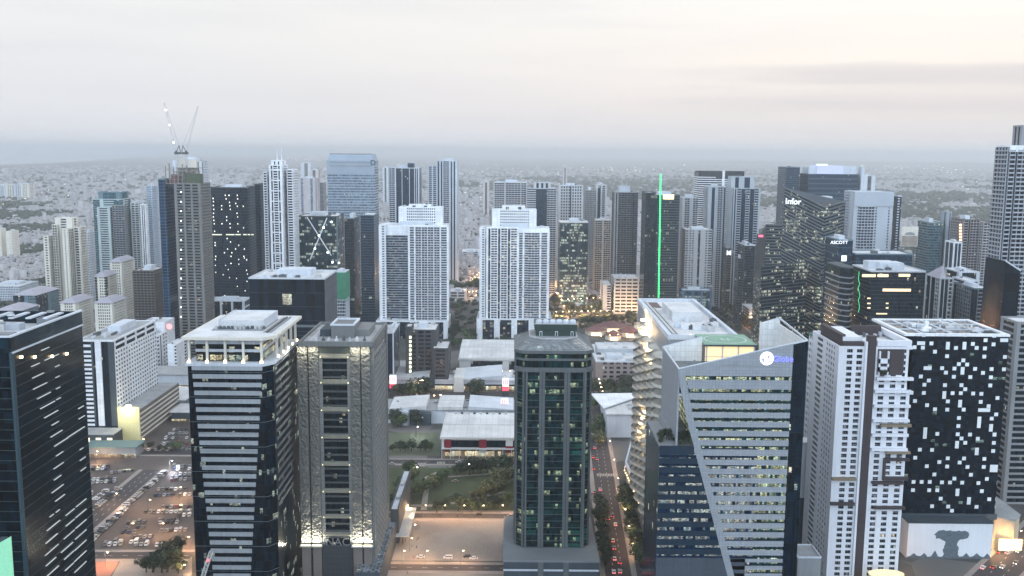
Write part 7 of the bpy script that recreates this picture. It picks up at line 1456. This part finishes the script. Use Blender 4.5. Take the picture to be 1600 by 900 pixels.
# a crane jib rising at the bottom edge
t = thing('tower_crane', 'white lattice crane jib poking up at the bottom edge before the striped tower', 'crane', (W(312, 890, 425).x, 425, 0)); a, b = W(330, 862, 425), W(309, 925, 425)
q0 = Vector((b.x - t.location.x, 0, b.z)); q1 = Vector((a.x - t.location.x, 0, a.z)); dv = (q1 - q0)
obj('jib', MB().lattice(q0 - dv * 1.6, q1, .75, .16, 18), CRN, t); obj('mast', MB().lattice((q0.x - dv.x * 1.6, 0, 0), (q0.x - dv.x * 1.6, 0, q0.z - dv.z * 1.6 + 2), .9, .2, 8), CRN, t); obj('tip_light', MB().box(q1.x - 2.2, q1.x - 1.2, -.6, .4, q1.z - 4.6, q1.z - 3.8), plain('red_beacon', (1, .2, .2), emit=(1, .12, .15), es=2), t)
# people crossing the pale pavement
def person(x, y, shirt, lab, ph):
    m = MB(); P = [(0, .0, .14, .09), (0, .5, .15, .1), (0, .85, .17, .12), (0, 1.2, .2, .13), (0, 1.42, .22, .12), (0, 1.5, .07, .07)]
    for s in (-1, 1): m.bar((s * .09, .18 * s * ph, 0), (s * .08, 0, .85), .06, .09); m.bar((s * .24, -.12 * s * ph, .8), (s * .2, 0, 1.42), .035, .05)
    for (a, za, xa_, ya_), (b_, zb_, xb_, yb_) in zip(P[2:], P[3:]):
        A = [(xa_ * math.cos(i * .785), ya_ * math.sin(i * .785), za) for i in range(8)]; B = [(xb_ * math.cos(i * .785), yb_ * math.sin(i * .785), zb_) for i in range(8)]
        for i in range(8): m.face([A[i], A[(i + 1) % 8], B[(i + 1) % 8], B[i]])
    m.dome(0, 0, 1.6, .1, .14, 8, 3); m.cyl(0, 0, 1.48, 1.6, .07, .1, 8)
    o = obj('person', m, plain('cloth_' + shirt, PAINT[shirt])); o.location = (x, y, .1); o.rotation_euler = (0, 0, rc.uniform(0, 6)); tag(o, lab, 'person', 'people walking near the bare lot')
for i, (x, y, c) in enumerate(((150, 630, 'white'), (152, 660, 'black'), (190, 625, 'black'), (228, 655, 'grey'), (240, 645, 'black'), (196, 700, 'black'), (228, 705, 'blue'), (250, 550, 'grey'), (165, 885, 'black'), (210, 780, 'red'), (515, 490, 'black'), (605, 500, 'black'))):
    p = Z8(x, y); person(p.x, p.y, c, 'person in %s walking %s' % (c, ('on the upper left pavement', 'just below the one in white', 'alone mid pavement', 'left of a companion', 'beside the one in grey', 'near the lower lot corner', 'by the lot edge', 'high on the pavement', 'at the near street corner', 'at the lower street kerb', 'by the far street rail', 'right along the far street rail')[i]), 1)

# ================================================================ FAR CITY
rng = np.random.default_rng(5)
def np_mesh(name, verts, faces, mats, mi=None):
    me = bpy.data.meshes.new(name); nf = len(faces); k = faces.shape[1]
    me.vertices.add(len(verts)); me.vertices.foreach_set('co', verts.astype(np.float32).ravel()); me.loops.add(nf * k); me.loops.foreach_set('vertex_index', faces.astype(np.int32).ravel())
    me.polygons.add(nf); me.polygons.foreach_set('loop_start', np.arange(0, nf * k, k, dtype=np.int32)); me.polygons.foreach_set('loop_total', np.full(nf, k, np.int32))
    for m in mats: me.materials.append(m)
    if mi is not None: me.polygons.foreach_set('material_index', mi.astype(np.int32))
    me.update(calc_edges=True); return me
def sample(n, vmin, vmax, umin=-40, umax=1640, pw=1.0):
    u = rng.uniform(umin, umax, n); v = vmin + (vmax - vmin) * rng.uniform(0, 1, n) ** pw
    Rm = np.array([list(r) for r in RM.to_3x3()]); d = np.stack([(u - 800) / F, -(v - 450) / F, -np.ones(n)], 1) @ Rm.T; t = -240 / d[:, 2]; return d[:, 0] * t, d[:, 1] * t
# footprints of every building standing, to keep the filler clear of them
bpy.context.view_layer.update()
OCC = []
for o in [o for o in col.objects if o.parent is None and o.get('category') in ('building', 'billboard')]:
    xs, ys = [], []
    for ch in o.children:
        if ch.type == 'MESH':
            for c in ch.bound_box: w_ = ch.matrix_world @ Vector(c); xs.append(w_.x); ys.append(w_.y)
    OCC.append((min(xs) - 6, max(xs) + 6, min(ys) - 6, max(ys) + 6))
ROADS = [o for o in col.objects if o.get('kind') == 'structure' and (o.name.startswith(('avenue', 'street', 'diagonal', 'expressway', 'lawn', 'bare', 'car_park', 'lot', 'path', 'dirt', 'paved', 'red')))]
def clear(x, y, pad=0):
    m = np.ones(len(x), bool)
    for a, b, c, d in OCC: m &= ~((x > a - pad) & (x < b + pad) & (y > c - pad) & (y < d + pad))
    for o in ROADS:
        P = [o.matrix_world @ v.co for v in o.data.vertices][:4]; ins = np.ones(len(x), bool); sg = 0
        for i in range(4):
            A, B = P[i], P[(i + 1) % 4]; cr = (B.x - A.x) * (y - A.y) - (B.y - A.y) * (x - A.x); ln = max(1, math.hypot(B.x - A.x, B.y - A.y))
            ins &= (cr / ln > -8 - pad)
        m &= ~ins
    return m
hv = []
def wood(x, y):   # where woods grow: right-hand far side and a few belts
    s = np.sin(x * .0011 + 1.3) * np.cos(y * .0008 + .4) + .6 * np.sin(x * .0031 + y * .0023) + .35 * np.sin(x * .009 - y * .006)
    right = ((x > 350) & (y > 2000) & (y < 9500)) * 1.15; mid = ((np.abs(x + 90 + (y - 2400) * .02) < 300) & (y > 1900) & (y < 2900)) * 1.2
    return (s + right + mid) > .75
bxs, bys = sample(64000, 250, 470, pw=.75)
coast_ok = ~((bxs < -900) & (bys > 10500 + (bxs + 9000) * .9))
k = clear(bxs, bys) & (bys > 1500) & coast_ok & ~(wood(bxs, bys) & (rng.random(len(bxs)) < .93)); bxs, bys = bxs[k], bys[k]
n = len(bxs); sc_f = np.clip(bys / 2600, .7, 3.2)
wd = rng.uniform(5, 13, n) * sc_f * .8; dp = rng.uniform(6, 16, n) * sc_f; ht = rng.uniform(3.5, 9, n) * np.clip(sc_f, .8, 1.6); big = rng.random(n) < .015; ht[big] *= rng.uniform(2, 4, big.sum()); wd[big] *= 1.5; rot = rng.uniform(-.35, .35, n) + .25
order = np.argsort(bys)
def boxes(idx):
    m = len(idx); c, s = np.cos(rot[idx]), np.sin(rot[idx]); cr = np.array([(-1, -1), (1, -1), (1, 1), (-1, 1)], float) / 2
    V = np.zeros((m, 8, 3))
    for q in range(4):
        lx, ly = cr[q, 0] * wd[idx], cr[q, 1] * dp[idx]; V[:, q, 0] = V[:, q + 4, 0] = bxs[idx] + lx * c - ly * s; V[:, q, 1] = V[:, q + 4, 1] = bys[idx] + lx * s + ly * c
    V[:, 4:, 2] = ht[idx][:, None]; Fq = np.array([(0, 1, 5, 4), (1, 2, 6, 5), (2, 3, 7, 6), (3, 0, 4, 7), (4, 5, 6, 7)])
    Fc = (np.arange(m)[:, None, None] * 8 + Fq[None]).reshape(-1, 4); mi = np.tile([0, 0, 0, 0, 1], m); return V.reshape(-1, 3), Fc, mi
def farmat(name, stops, sat=1):
    m, ns, ls, p = newmat(name); g = ns.new('ShaderNodeNewGeometry'); r = ns.new('ShaderNodeValToRGB'); r.color_ramp.interpolation = 'CONSTANT'; e = r.color_ramp.elements
    while len(e) < len(stops): e.new(.5)
    for i, (ps, c) in enumerate(stops): e[i].position = ps; e[i].color = (*c, 1)
    ls.new(g.outputs['Random Per Island'], r.inputs[0]); ls.new(r.outputs[0], p.inputs['Base Color']); p.inputs['Roughness'].default_value = .85; return m
FWm = farmat('far_walls', [(0, (.34, .34, .36)), (.25, (.38, .37, .39)), (.5, (.42, .41, .43)), (.65, (.30, .31, .33)), (.85, (.46, .45, .47)), (.93, (.34, .31, .30))])  # wall and roof tones paled and evened to stand in for distant haze
FRm = farmat('far_roofs', [(0, (.34, .33, .35)), (.2, (.29, .29, .31)), (.4, (.38, .37, .39)), (.55, (.31, .28, .28)), (.65, (.42, .42, .44)), (.8, (.30, .31, .33)), (.97, (.52, .53, .55))])
near = order[:300]; far = order[300:]
V, Fc, mi = boxes(far); o = bpy.data.objects.new('far_houses', np_mesh('far_houses', V, Fc, [FWm, FRm], mi)); col.objects.link(o); tag(o, 'countless low houses fading into the haze beyond the towers', 'houses', None, 'stuff')
hw_ = [CR, WG, wall('far_rose', (.34, .28, .26)), wall('far_grey', (.22, .23, .25))]; hr_ = [RF, RG, wall('far_red_roof', (.18, .10, .09)), wall('far_blue_roof', (.13, .17, .22)), WH]
wn_ = ['cream', 'pale grey', 'rose-brown', 'dark grey']; rn_ = ['pale flat roof', 'grey roof', 'rusty red roof', 'blue-grey roof', 'white roof']; rh = random.Random(17)
for j in near:
    a, b = rh.randrange(4), rh.randrange(5); u_rel = bxs[j] / bys[j]; zone = 'left' if u_rel < -.18 else ('middle' if u_rel < .12 else 'right'); lab = '%s house with a %s, %s part of the far low town' % (wn_[a], rn_[b], zone)
    t = thing('house', lab, 'house', (bxs[j], bys[j], 0), 'low houses in the %s part of the town' % zone, float(rot[j])); w_, d_, h_ = wd[j] / 2, dp[j] / 2, ht[j]
    obj('wall', MB().box(-w_, w_, -d_, d_, 0, h_), hw_[a], t); m = MB()
    if j % 2: m.prism([(-w_ - .4, -d_ - .4), (w_ + .4, -d_ - .4), (w_ + .4, d_ + .4), (-w_ - .4, d_ + .4)], h_, h_ + .4)
    else:
        q = [(-w_ - .4, -d_ - .4, h_), (w_ + .4, -d_ - .4, h_), (w_ + .4, d_ + .4, h_), (-w_ - .4, d_ + .4, h_)]; r0, r1 = (-w_ - .4, 0, h_ + 2.4), (w_ + .4, 0, h_ + 2.4)
        m.face([q[0], q[1], r1, r0]); m.face([q[2], q[3], r0, r1]); m.face([q[1], q[2], r1]); m.face([q[3], q[0], r0]); m.face(q[::-1])
    obj('roof', m, hr_[b], t)
# far woods
tx, ty = sample(52000, 262, 470, pw=.7); k = clear(tx, ty) & wood(tx, ty) & (ty > 1500); tx2, ty2 = tx[k], ty[k]
ex, ey = sample(9000, 262, 520, pw=.8); k = clear(ex, ey, 3) & (ey > 980); tx2 = np.concatenate([tx2, ex[k]]); ty2 = np.concatenate([ty2, ey[k]])
ph = (1 + 5 ** .5) / 2; ico = np.array([(-1, ph, 0), (1, ph, 0), (-1, -ph, 0), (1, -ph, 0), (0, -1, ph), (0, 1, ph), (0, -1, -ph), (0, 1, -ph), (ph, 0, -1), (ph, 0, 1), (-ph, 0, -1), (-ph, 0, 1)], float) / 1.9
icf = np.array([(0, 11, 5), (0, 5, 1), (0, 1, 7), (0, 7, 10), (0, 10, 11), (1, 5, 9), (5, 11, 4), (11, 10, 2), (10, 7, 6), (7, 1, 8), (3, 9, 4), (3, 4, 2), (3, 2, 6), (3, 6, 8), (3, 8, 9), (4, 9, 5), (2, 4, 11), (6, 2, 10), (8, 6, 7), (9, 8, 1)])
m_ = len(tx2); sc2 = rng.uniform(3, 6.5, m_) * np.clip(ty2 / 2600, .8, 2.6); V = ico[None] * sc2[:, None, None] * np.array([1.1, 1.1, .75]) * rng.uniform(.7, 1.3, (m_, 12, 1)); V[..., 0] += tx2[:, None]; V[..., 1] += ty2[:, None]; V[..., 2] += (sc2 * .8)[:, None]
LFm = farmat('far_leaves', [(0, (.020, .035, .022)), (.3, (.035, .05, .03)), (.6, (.05, .062, .035)), (.85, (.028, .04, .03))])
o = bpy.data.objects.new('far_woodland', np_mesh('far_woodland', V.reshape(-1, 3), (np.arange(m_)[:, None, None] * 12 + icf[None]).reshape(-1, 3), [LFm])); col.objects.link(o); tag(o, 'dark green woodland and street trees fading into the haze', 'woodland', None, 'stuff')
# far city lights
lx, ly = [], []
for (u0, u1, v0, v1, n_) in ((880, 1000, 262, 272, 40), (1380, 1520, 256, 272, 46), (1340, 1420, 258, 268, 14), (440, 500, 236.6 + 6, 252, 40), (700, 880, 262, 276, 18), (1000, 1100, 255, 270, 12), (0, 340, 262, 330, 26), (720, 760, 280, 330, 10), (1400, 1550, 275, 300, 8), (600, 900, 252, 262, 20)):
    x_, y_ = sample(n_, v0, v1, u0, u1); lx += list(x_); ly += list(y_)
lx, ly = np.array(lx), np.array(ly); m_ = len(lx); s_ = ly / F * rng.uniform(.22, .6, m_); cube = np.array([(a, b, c) for a in (-1, 1) for b in (-1, 1) for c in (0, 1.4)], float); V = cube[None] * s_[:, None, None]; V[..., 0] += lx[:, None]; V[..., 1] += ly[:, None]; V[..., 2] += 12
cf = np.array([(0, 1, 3, 2), (4, 6, 7, 5), (0, 4, 5, 1), (2, 3, 7, 6), (1, 5, 7, 3), (0, 2, 6, 4)]); o = bpy.data.objects.new('far_city_lights', np_mesh('far_city_lights', V.reshape(-1, 3), (np.arange(m_)[:, None, None] * 8 + cf[None]).reshape(-1, 4), [plain('far_light', (1, .9, .7), emit=(1, .88, .7), es=2.2)])); col.objects.link(o); tag(o, 'sprinkle of bright lights in the far city', 'city lights', None, 'stuff')
# far pale towers in the haze
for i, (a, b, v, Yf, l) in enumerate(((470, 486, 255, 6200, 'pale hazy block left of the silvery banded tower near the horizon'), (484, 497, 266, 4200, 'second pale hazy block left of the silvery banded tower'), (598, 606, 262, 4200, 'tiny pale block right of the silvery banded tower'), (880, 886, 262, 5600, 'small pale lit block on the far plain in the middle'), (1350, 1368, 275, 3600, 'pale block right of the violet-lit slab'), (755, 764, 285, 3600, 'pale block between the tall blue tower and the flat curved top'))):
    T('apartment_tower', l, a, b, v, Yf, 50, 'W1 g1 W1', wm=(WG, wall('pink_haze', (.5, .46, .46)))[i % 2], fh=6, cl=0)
# ---------------------------------------------------------------- haze
hm, ns, ls, p = newmat('haze'); ns.remove(p); pv = ns.new('ShaderNodeVolumePrincipled'); pv.inputs['Color'].default_value = (.79, .86, .93, 1); pv.inputs['Density'].default_value = .00009; pv.inputs['Anisotropy'].default_value = .55
ls.new(pv.outputs[0], [n_ for n_ in ns if n_.type == 'OUTPUT_MATERIAL'][0].inputs['Volume'])
o = obj('haze', MB().box(-72000, 72000, -9500, 72000, -1, 330), hm); o['kind'] = 'stuff'; o['label'] = 'thin pale evening haze over the whole city'; o['category'] = 'haze'
